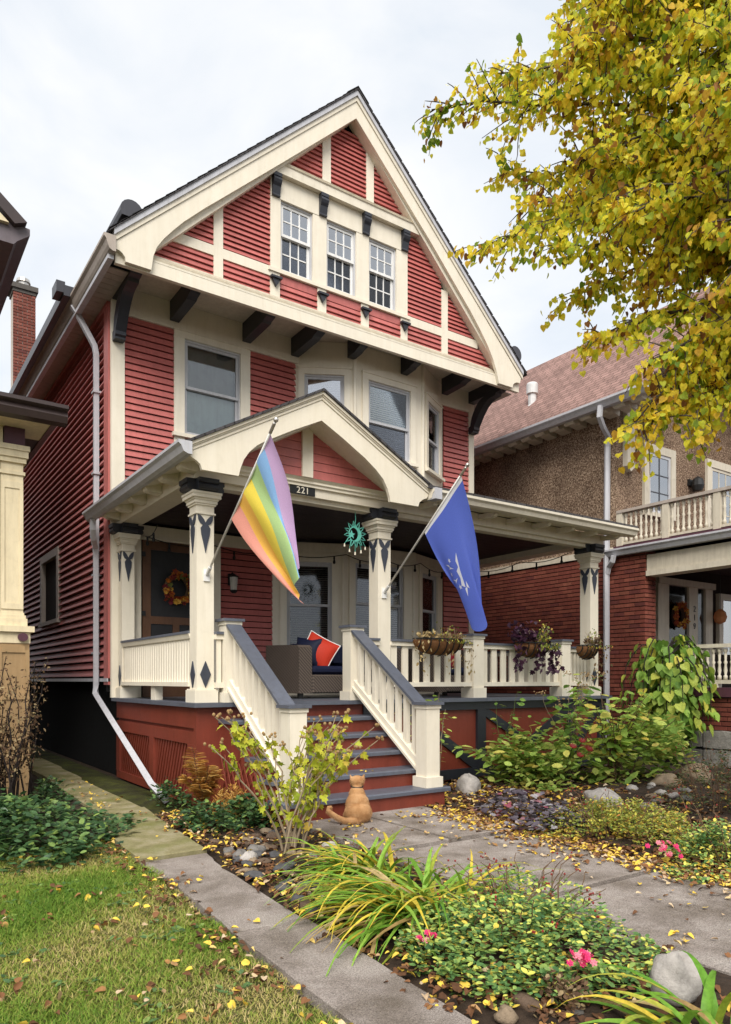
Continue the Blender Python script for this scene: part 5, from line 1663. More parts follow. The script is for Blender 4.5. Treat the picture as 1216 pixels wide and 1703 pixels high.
def unit(a):
    return a / (np.linalg.norm(a, axis=-1, keepdims=True) + 1e-9)
def frames(D, Nn):
    y = unit(np.asarray(D, float))
    x = unit(np.cross(y, np.asarray(Nn, float)))
    z = np.cross(x, y)
    return np.stack([x, y, z], -1)
def leaf_mesh(name, T_, P, D, Nn, S, mat, parent=None, tint=None, smooth=False):
    """many blades in one mesh, each with its own tint"""
    V, F = T_
    P = np.asarray(P, float)
    S = np.asarray(S, float)
    k = len(P)
    fr = frames(D, Nn)
    W = np.einsum('kij,vj->kvi', fr, V) * S[:, None, None] + P[:, None, :]
    nv = len(V)
    me = bpy.data.meshes.new(name)
    nl = sum(len(f) for f in F)
    me.vertices.add(k * nv)
    me.vertices.foreach_set('co', W.reshape(-1))
    me.loops.add(k * nl)
    me.polygons.add(k * len(F))
    base = np.concatenate([np.array(f) for f in F])
    idx = (base[None, :] + (np.arange(k) * nv)[:, None]).reshape(-1)
    me.loops.foreach_set('vertex_index', idx.astype(np.int32))
    st0, tot = [], []
    a = 0
    for f in F:
        st0.append(a)
        tot.append(len(f))
        a += len(f)
    me.polygons.foreach_set('loop_start', (np.array(st0)[None, :] + (np.arange(k) * nl)[:, None]).reshape(-1).astype(np.int32))
    me.materials.append(mat)
    me.update(calc_edges=True)
    at = me.attributes.new('tint', 'FLOAT', 'POINT')
    t_ = nrng.random(k) if tint is None else np.asarray(tint, float)
    at.data.foreach_set('value', np.repeat(np.clip(t_, 0, 1), nv).astype(np.float32))
    me.validate()
    return link(name, me, parent)
def leaf_parts(name, T_, P, D, Nn, S, mats, parent):
    """every blade an object of its own, sharing a few meshes"""
    V, F = T_
    mes = []
    for m_ in mats:
        me = bpy.data.meshes.new(name)
        me.from_pydata([tuple(map(float, v)) for v in V], [], F)
        me.materials.append(m_)
        mes.append(me)
    off = WP.get(parent.name, Vector((0, 0, 0)))
    fr = frames(D, Nn)
    for i in range(len(P)):
        o = bpy.data.objects.new(name, mes[nrng.integers(len(mes))])
        C.objects.link(o)
        o.parent = parent
        mt = Matrix(fr[i].tolist()).to_4x4()
        mt.translation = Vector(P[i]) - off
        o.matrix_basis = mt @ Matrix.Scale(float(S[i]), 4)
def rnd(k, s=1.0):
    return nrng.normal(size=(k, 3)) * s

LM = {}
LM['limey'] = leafmat('yellow_green_leaves', [(0, (0.264, 0.348, 0.026)), (0.5, (0.504, 0.540, 0.048)), (0.85, (0.672, 0.624, 0.072)), (1, (0.552, 0.384, 0.072))], attr=False, trans=0.4)
LM['green'] = leafmat('mid_green_leaves', [(0, (0.104, 0.216, 0.041)), (0.6, (0.263, 0.450, 0.085)), (1, (0.562, 0.619, 0.112))], attr=False, trans=0.35)
LM['pale'] = leafmat('pale_green_leaves', [(0, (0.238, 0.401, 0.073)), (0.55, (0.547, 0.747, 0.155)), (0.85, (0.838, 0.821, 0.201)), (1, (0.900, 0.656, 0.128))], attr=False, trans=0.4)
LM['heart'] = leafmat('redbud_leaves', [(0, (0.135, 0.270, 0.041)), (0.6, (0.297, 0.459, 0.074)), (0.9, (0.540, 0.567, 0.095)), (1, (0.648, 0.567, 0.081))], attr=False, trans=0.35)
LM['heu'] = leafmat('purple_grey_leaves', [(0, (0.062, 0.046, 0.062)), (0.5, (0.163, 0.143, 0.167)), (0.85, (0.325, 0.302, 0.311)), (1, (0.311, 0.077, 0.109))], attr=False, trans=0.12, rough=0.4)
LM['pachy'] = leafmat('dark_ground_cover_leaves', [(0, (0.019, 0.054, 0.019)), (0.55, (0.054, 0.121, 0.041)), (0.85, (0.115, 0.209, 0.068)), (1, (0.270, 0.378, 0.081))], trans=0.2, rough=0.35, spec=0.5)
LM['rose'] = leafmat('rose_leaves', [(0, (0.049, 0.127, 0.043)), (0.4, (0.146, 0.273, 0.078)), (0.75, (0.370, 0.507, 0.127)), (0.93, (0.780, 0.741, 0.137)), (1, (0.900, 0.624, 0.098))], trans=0.25, rough=0.4)
LM['spirea'] = leafmat('small_yellow_green_leaves', [(0, (0.122, 0.182, 0.038)), (0.5, (0.330, 0.374, 0.070)), (0.85, (0.696, 0.626, 0.104)), (1, (0.592, 0.227, 0.061))], trans=0.3)
LM['coto'] = leafmat('dusky_small_leaves', [(0, (0.050, 0.076, 0.034)), (0.6, (0.143, 0.168, 0.059)), (1, (0.336, 0.101, 0.050))], trans=0.2)
LM['dry'] = leafmat('dried_leaves', [(0, (0.06, 0.032, 0.018)), (0.6, (0.17, 0.10, 0.055)), (1, (0.40, 0.31, 0.16))], trans=0.2, rough=0.8)
LM['fern'] = leafmat('golden_fern', [(0, (0.391, 0.178, 0.040)), (0.5, (0.575, 0.310, 0.069)), (1, (0.713, 0.483, 0.149))], trans=0.35, rough=0.7)
LM['litter'] = leafmat('fallen_leaf', [(0, (0.084, 0.041, 0.022)), (0.45, (0.228, 0.102, 0.042)), (0.62, (0.408, 0.216, 0.072)), (0.72, (0.672, 0.528, 0.360)), (0.8, (0.792, 0.552, 0.084)), (1, (0.864, 0.600, 0.084))], trans=0.15, rough=0.75)
LM['grass'] = leafmat('grass_blade', [(0, (0.101, 0.209, 0.022)), (0.4, (0.230, 0.338, 0.041)), (0.65, (0.405, 0.378, 0.095)), (1, (0.648, 0.486, 0.243))], trans=0.3, rough=0.6)
LM['purple'] = leafmat('dark_purple_leaves', [(0, (0.020, 0.008, 0.018)), (0.7, (0.060, 0.020, 0.045)), (1, (0.12, 0.05, 0.085))], trans=0.15)
LM['straw'] = leafmat('straw', [(0, (0.34, 0.23, 0.09)), (1, (0.60, 0.47, 0.24))], trans=0.25, rough=0.7)
M['stem_tan'] = plain('tan_stem', (0.25, 0.19, 0.12), 0.8)
M['stem_brown'] = plain('brown_stem', (0.13, 0.075, 0.04), 0.8)
M['stem_green'] = plain('green_stem', (0.12, 0.16, 0.04), 0.7)
M['stem_black'] = plain('dead_stem', (0.018, 0.012, 0.010), 0.9)

def stem(base, az, h, spread, n=8, droop=0.0, wob=0.02):
    """polyline rising from base, bending outwards towards azimuth az"""
    pts = []
    for i in range(n + 1):
        u = i / n
        r_ = spread * u ** 1.4
        pts.append(Vector((base[0] + r_ * math.cos(az) + rng.gauss(0, wob) * u, base[1] + r_ * math.sin(az) + rng.gauss(0, wob) * u, base[2] + h * (u - droop * u ** 3))))
    return pts
def along(pts, u):
    k = u * (len(pts) - 1)
    i = min(int(k), len(pts) - 2)
    f = k - i
    return pts[i].lerp(pts[i + 1], f), (pts[i + 1] - pts[i]).normalized()

# ---- seed-head shrub in front of the steps
B = (2.80, 5.05, 0.0)
sh = wthing('seed_head_shrub', 'sparse yellow-green shrub with brown seed heads in front of the steps', 'shrub', B)
P_, D_, S_ = [], [], []
tips = []
for i in range(15):
    az = R(rng.uniform(0, 360))
    # screen-wide fan: mostly along the porch front
    az = rng.choice([R(rng.uniform(-60, 20)), R(rng.uniform(110, 200)), R(rng.uniform(20, 160))])
    pts = stem((B[0] + rng.gauss(0, 0.05), B[1] + rng.gauss(0, 0.05), 0), az, rng.uniform(0.75, 1.25), rng.uniform(0.25, 0.72), 9, 0.06, 0.025)
    MB().tube(pts, [0.011 - 0.0008 * k for k in range(10)], 5).build('branch', M['stem_tan'], sh)
    tips.append(pts[-1])
    for q in range(2):
        u0 = rng.uniform(0.35, 0.75)
        p, d = along(pts, u0)
        az2 = az + rng.uniform(-1.3, 1.3)
        sub = stem(p, az2, rng.uniform(0.25, 0.5), rng.uniform(0.1, 0.3), 5, 0.05, 0.02)
        MB().tube(sub, [0.006, 0.005, 0.005, 0.004, 0.003, 0.003], 4).build('twig', M['stem_tan'], sh)
        tips.append(sub[-1])
        for _ in range(11):
            p2, d2 = along(sub, rng.uniform(0.15, 1))
            P_.append(p2); D_.append((rng.gauss(0, 0.6), rng.gauss(0, 0.6), -0.55)); S_.append(rng.uniform(0.045, 0.095))
    for _ in range(15):
        p2, d2 = along(pts, rng.uniform(0.25, 1))
        P_.append(p2); D_.append((rng.gauss(0, 0.6), rng.gauss(0, 0.6), -0.5)); S_.append(rng.uniform(0.045, 0.095))
NL_ = rnd(len(P_)) + np.array([0, -0.3, 0.6])
PA_, DA_, SA_ = np.array([p[:] for p in P_]), np.array(D_), np.array(S_)
leaf_parts('leaf', LOBED, PA_[:300], DA_[:300], NL_[:300], SA_[:300], [LM['limey']], sh)
limey2 = leafmat('yellow_green_small_leaves', [(0, (0.26, 0.35, 0.026)), (0.5, (0.50, 0.54, 0.05)), (1, (0.66, 0.60, 0.07))], trans=0.4)
stuff(leaf_mesh('foliage', LOBED, PA_[300:], DA_[300:], NL_[300:], SA_[300:], limey2, sh))
seed_m = paint('seed_head', (0.30, 0.19, 0.085), 0.8, 0.2, 0.4, 0.3, 0.2)
for p in tips:
    for k in range(rng.choice([2, 3, 4])):
        m = MB()
        blob(m, tuple(p + Vector((rng.gauss(0, 0.022), rng.gauss(0, 0.022), rng.uniform(0, 0.03)))), (0.013, 0.013, 0.014), (0, 0, 0), 4)
        m.build('seed_head', seed_m, sh)

# ---- golden fern beside the steps
fe = wthing('golden_fern', 'golden-brown dying fern beside the porch corner', 'fern', (2.80, 6.92, 0))
P_, D_, N_, S_ = [], [], [], []
for i in range(11):
    az = R(i * 33 + rng.uniform(-12, 12))
    pts = stem((2.80, 6.92, 0), az, rng.uniform(0.42, 0.80), rng.uniform(0.10, 0.26), 9, rng.uniform(0.05, 0.35), 0.01)
    MB().tube(pts, 0.004, 4).build('frond_stem', M['stem_brown'], fe)
    for k in range(24):
        u = 0.22 + 0.78 * k / 24
        p, d = along(pts, u)
        side = d.cross(Vector((0, 0, 1))).normalized()
        ln = 0.12 * math.sin(math.pi * (0.12 + 0.86 * (1 - (u - 0.22) / 0.78) ** 0.8)) + 0.012
        for s_ in (-1, 1):
            P_.append(p); D_.append(side * s_ + d * 0.5 + Vector((0, 0, -0.25))); N_.append((0, 0, 1)); S_.append(ln)
leaf_mesh('frond', (OVAL[0] * np.array([0.65, 1, 1]), OVAL[1]), P_, D_, np.array(N_) + rnd(len(N_), 0.2), S_, LM['fern'], fe)
stuff(fe.children[-1])

# ---- low leafy plants between path and steps
def mound(name, label, cat, c, rx, ry, h, k, T_, mat, size, up=0.4, clump=9, parent=None, hollow=0.35):
    """dense low mound: leaf tufts spread through an uneven dome"""
    e = wthing(name, label, cat, (c[0], c[1], 0)) if parent is None else parent
    P, D, Nn, S = [], [], [], []
    tufts = max(1, k // clump)
    bumps = [(rng.uniform(0, 6.28), rng.uniform(1.5, 4), rng.uniform(0.05, 0.22)) for _ in range(4)]
    for i in range(tufts):
        a = rng.uniform(0, 2 * math.pi)
        lim = 1 + sum(am * math.sin(fq * a + ph) for ph, fq, am in bumps)
        q = math.sqrt(rng.random()) * lim
        hh = h * max(0.10, (1 - (q / 1.25) ** 2)) * rng.uniform(0.55, 1.15)
        base = Vector((c[0] + rx * q * math.cos(a), c[1] + ry * q * math.sin(a), hh * (1 if rng.random() > hollow else rng.random())))
        for j in range(clump):
            b = rng.uniform(0, 2 * math.pi)
            o = Vector((math.cos(b), math.sin(b), up + rng.gauss(0, 0.25)))
            P.append(base + Vector((rng.gauss(0, size * 0.7), rng.gauss(0, size * 0.7), rng.gauss(0, size * 0.5))))
            D.append(o)
            Nn.append((rng.gauss(0, 0.35), rng.gauss(0, 0.35), 1))
            S.append(size * rng.uniform(0.6, 1.25))
    P = np.array([p[:] for p in P])
    P[:, 2] = np.maximum(P[:, 2], 0.012)
    return e, P, np.array([d[:] for d in D]), np.array(Nn), np.array(S)
def mass(name, label, cat, c, rx, ry, h, k, T_, mat, size, **kw):
    e, P, D, Nn, S = mound(name, label, cat, c, rx, ry, h, k, T_, mat, size, **kw)
    o = stuff(leaf_mesh('foliage', T_, P, D, Nn, S, mat, e))
    return e
mass('green_groundcover_plant', 'dark green leafy plant at the edge of the side path', 'plant', (2.55, 6.15), 0.22, 0.5, 0.22, 700, OVAL, LM['pachy'], 0.06)
mass('blue_green_plant', 'blue-green ground plant under the downspout end', 'plant', (2.72, 7.55), 0.16, 0.35, 0.24, 420, OVAL, LM['pachy'], 0.055)
mass('low_green_plant', 'low green plant between the fern and the seed-head shrub', 'plant', (3.0, 6.3), 0.2, 0.38, 0.24, 520, LOBED, LM['pachy'], 0.07)
mass('brown_fern', 'low rusty-brown fern clump beside the left stair wall', 'fern', (2.96, 6.62), 0.14, 0.26, 0.32, 900, (OVAL[0] * np.array([0.4, 1, 1]), OVAL[1]), LM['fern'], 0.05, up=0.7)
# pachysandra at the left edge
gc = mass('ground_cover', 'dense dark green ground cover beside the side path', 'ground cover', (0.84, 6.95), 0.95, 1.40, 0.26, 6200, OVAL, LM['pachy'], 0.075, clump=7, up=0.25)
gc['kind'] = 'stuff'
mass('ground_cover_sprout', 'small green plant at the foot of the tan pier', 'plant', (1.75, 8.75), 0.17, 0.5, 0.22, 420, OVAL, LM['pachy'], 0.06)

# ---- dried hydrangea in front of the tan pier
hy = wthing('dried_shrub', 'dried brown shrub with dark bare stems before the tan pier', 'shrub', (1.22, 8.45, 0))
P_ = []
for i in range(34):
    az = rng.uniform(0, 6.28)
    pts = stem((1.22 + rng.gauss(0, 0.13), 8.45 + rng.gauss(0, 0.13), 0), az, rng.uniform(0.7, 1.72), rng.uniform(0.08, 0.42), 7, 0.05, 0.03)
    MB().tube(pts, [0.011, 0.010, 0.009, 0.008, 0.007, 0.006, 0.005, 0.004], 5).build('stem', M['stem_black'], hy)
    for _ in range(75):
        p, d = along(pts, rng.uniform(0.35, 1))
        P_.append(p + Vector((rng.gauss(0, 0.04), rng.gauss(0, 0.04), rng.gauss(0, 0.04))))
stuff(leaf_mesh('dried_leaves', OVAL, P_, rnd(len(P_)) + np.array([0, 0, -0.3]), rnd(len(P_)), nrng.uniform(0.02, 0.05, len(P_)), LM['dry'], hy))

# ---- daylilies
BL = [leafmat('blade_green', [(0, (0.13, 0.30, 0.028)), (1, (0.30, 0.50, 0.07))], attr=False, trans=0.3), leafmat('blade_yellow', [(0, (0.62, 0.48, 0.05)), (1, (0.82, 0.62, 0.08))], attr=False, trans=0.3), leafmat('blade_lime', [(0, (0.26, 0.36, 0.04)), (1, (0.44, 0.44, 0.06))], attr=False, trans=0.3), leafmat('blade_dry', [(0, (0.34, 0.22, 0.08)), (1, (0.60, 0.46, 0.22))], attr=False, trans=0.25)]
def blade(e, base, az, ln, rise, fall, wd, mat, twist=0.0):
    n = 9
    vs, fs = [], []
    side = Vector((-math.sin(az), math.cos(az), 0))
    p = Vector(base)
    ang = rise
    for i in range(n + 1):
        u = i / n
        w_ = wd * (0.75 + 0.5 * math.sin(math.pi * min(1, u * 1.3))) * (1 - u ** 3) * 0.5 + 0.0008
        a2 = az + twist * u
        side = Vector((-math.sin(a2), math.cos(a2), 0.15 * twist))
        nrm = Vector((math.cos(a2) * -math.sin(ang), math.sin(a2) * -math.sin(ang), math.cos(ang)))
        vs += [tuple(p - side * w_ + nrm * w_ * 0.35), tuple(p), tuple(p + side * w_ + nrm * w_ * 0.35)]
        step = ln / n
        p = p + Vector((math.cos(a2) * math.cos(ang), math.sin(a2) * math.cos(ang), math.sin(ang))) * step
        ang -= fall / n * (0.5 + u * 1.2)
        if p.z < 0.015:
            p.z = 0.015
            ang = max(ang, -0.05)
    for i in range(n):
        a = 3 * i
        fs += [(a, a + 1, a + 4, a + 3), (a + 1, a + 2, a + 5, a + 4)]
    MB().add(vs, fs).build('blade', mat, e, smooth=True)
def daylily(label, c, k, ln, bias, wd=0.017, up=6):
    wd *= 1.3
    e = wthing('daylily', label, 'daylily', (c[0], c[1], 0), 'daylily clumps')
    for i in range(k):
        q_ = rng.random()
        az = bias + rng.gauss(-0.35, 0.45) if q_ < 0.5 else bias + rng.gauss(0.5, 0.45) if q_ < 0.82 else rng.uniform(0, 6.28)
        b = (c[0] + rng.gauss(0, 0.10), c[1] + rng.gauss(0, 0.10), 0.01)
        blade(e, b, az, ln * rng.uniform(0.65, 1.15), rng.uniform(0.25, 0.85), rng.uniform(1.1, 1.9), wd * rng.uniform(0.75, 1.2), BL[rng.choice([0, 0, 0, 0, 1, 1, 2, 2, 3])], rng.gauss(0, 0.5))
    for i in range(up):
        blade(e, (c[0] + rng.gauss(0, 0.08), c[1] + rng.gauss(0, 0.08), 0.01), rng.uniform(0, 6.28), ln * rng.uniform(0.55, 0.8), rng.uniform(1.1, 1.45), rng.uniform(1.2, 2.4), wd * 1.1, BL[rng.choice([0, 0, 2])], rng.gauss(0, 0.3))
    return e
daylily('large green and yellow daylily clump spilling over the side path', (2.56, 3.18), 200, 0.80, R(172), 0.018, 9)
daylily('daylily clump with upright blades just behind the largest clump', (2.82, 3.98), 125, 0.66, R(160), 0.017, 11)
daylily('daylily with broad green blades at the very bottom of the garden', (2.58, 1.50), 26, 0.60, R(140), 0.022, 6)
daylily('thin daylily tuft between the largest clump and the rose bush', (2.86, 3.25), 44, 0.66, R(-20), 0.015, 3)

# ---- roses
PINK = [clothmat('rose_pink', (0.78, 0.055, 0.20), 0.3), clothmat('rose_pale_pink', (0.85, 0.30, 0.38), 0.3)]
def roses(e, c, n, spread, r_=0.028):
    for k in range(n):
        m = MB()
        p = Vector(c) + Vector((rng.gauss(0, spread), rng.gauss(0, spread), rng.gauss(0, spread * 0.7)))
        up = Vector((rng.gauss(0, 0.4) - 0.3, -0.7 + rng.gauss(0, 0.4), 0.8))
        blossom(m, p, r_, 6, up, 0, 0.35)
        blossom(m, p + up.normalized() * 0.006, r_ * 0.62, 5, up, 0, 0.6)
        m.build('rose', PINK[0 if rng.random() < 0.68 else 1], e)
def twigs(e, c, rx, ry, h, n, mat):
    for k in range(n):
        az = rng.uniform(0, 6.28)
        q = rng.random() ** 0.5
        pts = stem((c[0] + rx * 0.5 * q * math.cos(az), c[1] + ry * 0.5 * q * math.sin(az), 0), az, h * rng.uniform(0.8, 1.5), rx * rng.uniform(0.2, 0.55), 6, 0.15, 0.02)
        MB().tube(pts, [0.005, 0.0045, 0.004, 0.0035, 0.003, 0.0025, 0.002], 4).build('twig', mat, e)
        for j in range(rng.choice([0, 1, 2, 3])):
            m = MB()
            blob(m, tuple(pts[-1] + Vector((rng.gauss(0, 0.015), rng.gauss(0, 0.015), rng.gauss(0, 0.01)))), (0.006, 0.006, 0.007), (0, 0, 0), 4)
            m.build('rose_hip', hip, e)
hip = plain('rose_hip_red', (0.22, 0.020, 0.016), 0.4)
rb = mass('rose_bush', 'low rose bush with two deep pink blossom clusters beside the daylilies', 'rose bush', (2.64, 2.50), 0.60, 0.62, 0.24, 6800, OVAL, LM['rose'], 0.034, clump=6, up=0.2, hollow=0.5)
twigs(rb, (2.75, 2.65), 0.5, 0.6, 0.30, 26, M['stem_brown'])
roses(rb, (2.21, 2.68, 0.14), 12, 0.022, 0.018)
roses(rb, (2.50, 2.00, 0.19), 20, 0.024, 0.018)
rb2 = mass('trailing_rose', 'sparse rose branches with red hips reaching over the walk', 'rose bush', (3.20, 2.95), 0.30, 0.5, 0.22, 1000, OVAL, LM['rose'], 0.032, clump=6)
twigs(rb2, (3.2, 2.95), 0.5, 0.6, 0.26, 24, M['stem_brown'])
rb3 = mass('right_rose_bush', 'dense green rose bush with pale pink blossoms across the walk', 'rose bush', (5.22, 2.85), 0.42, 0.5, 0.27, 3600, OVAL, LM['rose'], 0.036, clump=8)
twigs(rb3, (5.2, 2.85), 0.4, 0.45, 0.40, 14, M['stem_brown'])
roses(rb3, (4.76, 3.06, 0.15), 17, 0.045, 0.022)
# dried hydrangea flower bits under the rose
mass('dried_blossoms', 'dried brown blossom heads under the deep pink roses', 'plant', (2.36, 1.98), 0.12, 0.12, 0.14, 420, PETAL, LM['dry'], 0.026)

# ---- right bed
sp = mass('spirea', 'yellow-green small-leaved shrub beside the front walk', 'shrub', (5.40, 3.85), 0.58, 0.80, 0.28, 7000, OVAL, LM['spirea'], 0.030, clump=8)
twigs(sp, (5.2, 3.85), 0.42, 0.6, 0.34, 22, M['stem_brown'])
co = mass('berry_shrub', 'dusky small-leaved shrub with red berries at the right edge', 'shrub', (7.35, 4.05), 0.5, 0.6, 0.58, 3000, OVAL, LM['coto'], 0.032, clump=8)
twigs(co, (7.35, 4.05), 0.55, 0.6, 0.55, 26, M['stem_brown'])
def heuchera(label, c, rx, ry, k):
    e, P, D, Nn, S = mound('heuchera', label, 'plant', c, rx, ry, 0.24, k, RUFF, None, 0.068, clump=4, up=0.3)
    e['group'] = 'dark heuchera plants'
    leaf_parts('leaf', RUFF, P, D, Nn, S, [LM['heu']], e)
heuchera('purple-grey ruffled heuchera nearest the steps', (5.38, 5.10), 0.38, 0.36, 210)
heuchera('purple-grey ruffled heuchera spilling over the edge of the walk', (5.08, 4.52), 0.30, 0.42, 220)
def leafy(name, label, c, k, h, spread, per, T_, size, mat, smat, cat='shrub', droop=0.1, r0=0.008, low=0.3, down=-0.1):
    e = wthing(name, label, cat, (c[0], c[1], 0))
    P, D, S = [], [], []
    for i in range(k):
        az = rng.uniform(0, 6.28)
        pts = stem((c[0] + rng.gauss(0, 0.07), c[1] + rng.gauss(0, 0.07), 0), az, h * rng.uniform(0.65, 1.1), spread * rng.uniform(0.3, 1.1), 8, droop, 0.025)
        MB().tube(pts, [r0 * (1 - 0.08 * q) for q in range(9)], 5).build('stem', smat, e)
        for j in range(per):
            u = low + (1 - low) * (j + rng.random()) / per
            p, d = along(pts, min(1, u))
            b = rng.uniform(0, 6.28)
            o = Vector((math.cos(b), math.sin(b), down + rng.gauss(0, 0.2)))
            P.append(p + o * rng.uniform(0.0, 0.10)); D.append(o); S.append(size * rng.uniform(0.65, 1.2))
    leaf_parts('leaf', T_, P, D, rnd(len(P), 0.35) + np.array([0, -0.1, 1.0]), S, [mat], e)
    return e
sa = leafy('arching_shrub', 'broad light green shrub before the red porch skirt', (7.25, 6.55), 34, 0.66, 1.0, 8, OVAL, 0.15, LM['pale'], M['stem_green'], droop=0.25, low=0.25)
LM['paleA'] = leafmat('light_green_leaf_mass', [(0, (0.13, 0.24, 0.04)), (0.5, (0.36, 0.50, 0.10)), (0.85, (0.60, 0.64, 0.17)), (1, (0.66, 0.52, 0.12))], trans=0.4)
mass('undergrowth_plant', 'dense light green undergrowth before the porch skirt', 'plant', (7.25, 6.45), 0.95, 0.45, 0.66, 1300, OVAL, LM['paleA'], 0.115, clump=5)
mass('undergrowth_bush', 'leafy yellow-green bush beside the weeping tree', 'shrub', (8.75, 6.0), 0.75, 0.5, 0.85, 1100, OVAL, LM['paleA'], 0.13, clump=5)
leafy('yellowing_shrub', 'upright shrub with brown stems and yellowing leaves before the brick wall', (8.25, 6.05), 28, 1.22, 0.66, 10, OVAL, 0.17, LM['pale'], M['stem_brown'], droop=0.05, r0=0.010, low=0.35)
jp = leafy('joe_pye_weed', 'tall thin stems with tan flower heads against the porch railing', (8.35, 6.95), 11, 1.4, 0.55, 13, OVAL, 0.16, LM['green'], M['stem_tan'], 'plant', 0.02, 0.007, 0.3)
leafy('sapling', 'thin sapling with small green leaves beside the stair newel', (5.90, 6.95), 6, 1.25, 0.35, 16, OVAL, 0.085, LM['pale'], M['stem_tan'], 'sapling', 0.02, 0.007, 0.35)
leafy('tall_weed', 'slender green weed rising before the second railing post', (7.15, 7.05), 4, 1.15, 0.22, 14, OVAL, 0.10, LM['green'], M['stem_green'], 'plant', 0.02, 0.006, 0.3)
fh = MB()
for o in list(jp.children):
    if o.name.startswith('stem'):
        tipv = Vector(o.data.vertices[-3].co)
        for _ in range(14):
            blob(fh, tuple(tipv + Vector((rng.gauss(0, 0.05), rng.gauss(0, 0.05), rng.gauss(0, 0.02)))), (0.011, 0.011, 0.009), (0, 0, 0), 3)
stuff(fh.build('flower_heads', plain('tan_flower_head', (0.38, 0.25, 0.12), 0.9), jp))
# red metal flowers on a stake
rf = wthing('metal_flowers', 'red metal flower ornaments among the light green shrub leaves', 'garden ornament', (7.5, 6.35, 0))
redm = plain('red_enamel', (0.20, 0.010, 0.008), 0.45)
for dx, z in ((-0.12, 0.52), (0.06, 0.58), (0.02, 0.40), (0.20, 0.47)):
    c = Vector((7.5 + dx, 6.05, z))
    MB().tube([(7.5, 6.3, 0), (7.5 + dx * 0.6, 6.15, z * 0.7), c], 0.005, 5).build('stake', M['black'], rf)
    m = MB()
    blossom(m, c, 0.055, 8, (-0.3, -0.5, 0.8), 0, 0.5)
    m.build('flower', redm, rf)
# ---- weeping redbud
rd = wthing('weeping_redbud', 'small weeping tree with large heart-shaped yellow-green leaves by the brick house', 'tree', (10.62, 6.80, 0))
tr = [(10.62, 6.80, 0), (10.60, 6.80, 0.5), (10.66, 6.78, 1.0), (10.60, 6.80, 1.5), (10.55, 6.82, 1.78)]
MB().tube(tr, [0.05, 0.042, 0.04, 0.035, 0.025], 8).build('trunk', M['stem_black'], rd)
P_, D_, S_ = [], [], []
for i in range(28):
    az = rng.uniform(0, 6.28)
    z0 = rng.uniform(1.15, 1.85)
    sp_ = rng.uniform(0.2, 0.74)
    pts = [Vector((10.58 + sp_ * math.cos(az) * min(1, u * 1.7), 6.80 + sp_ * math.sin(az) * min(1, u * 1.7), z0 + 0.28 * math.sin(math.pi * min(1, u * 1.4)) - 1.55 * max(0, u - 0.3) ** 1.2 * rng.uniform(0.75, 1.0))) for u in [k / 9 for k in range(10)]]
    MB().tube(pts, [0.014 - 0.0012 * k for k in range(10)], 5).build('branch', M['stem_black'], rd)
    for j in range(11):
        p, d = along(pts, 0.2 + 0.8 * (j + rng.random()) / 11)
        out = Vector((p.x - 10.58, p.y - 6.8, 0))
        P_.append(p + Vector((rng.gauss(0, 0.04), rng.gauss(0, 0.04), 0)))
        D_.append(out.normalized() * 0.5 + Vector((rng.gauss(0, 0.3), rng.gauss(0, 0.3), -0.8)))
        S_.append(rng.uniform(0.11, 0.19))
outw = np.array([[p.x - 10.58, p.y - 6.8, 0.25] for p in P_])
leaf_parts('leaf', HEART, P_, D_, unit(outw) + rnd(len(P_), 0.35), S_, [LM['heart']], rd)
kk = 520
az_ = nrng.uniform(0, 6.28, kk)
zz_ = nrng.uniform(0.25, 1.85, kk)
rad_ = (0.58 * np.sqrt(np.clip(1 - ((zz_ - 1.15) / 0.95) ** 2, 0.05, 1))) * nrng.uniform(0.45, 1.0, kk)
PI_ = np.stack([10.58 + rad_ * np.cos(az_), 6.8 + rad_ * np.sin(az_), zz_], -1)
DI_ = np.stack([0.4 * np.cos(az_), 0.4 * np.sin(az_), np.full(kk, -0.8)], -1) + rnd(kk, 0.25)
heart2 = leafmat('redbud_inner_leaves', [(0, (0.11, 0.22, 0.035)), (0.6, (0.26, 0.41, 0.065)), (1, (0.50, 0.52, 0.09))], trans=0.35)
stuff(leaf_mesh('foliage', HEART, PI_, DI_, np.stack([np.cos(az_), np.sin(az_), np.full(kk, 0.3)], -1) + rnd(kk, 0.3), nrng.uniform(0.09, 0.16, kk), heart2, rd))
# straw grass by the brick house
sg = wthing('straw_grass', 'dry straw-coloured ornamental grass beside the brick house', 'grass clump', (11.9, 6.9, 0))
m = MB()
for i in range(46):
    az = rng.uniform(0, 6.28)
    pts = stem((11.9 + rng.gauss(0, 0.1), 6.7 + rng.gauss(0, 0.1), 0), az, rng.uniform(0.35, 0.85), rng.uniform(0.1, 0.5), 6, 0.2, 0.01)
    m.tube(pts, 0.006, 3)
stuff(m.build('straw', LM['straw'], sg))
m = MB()

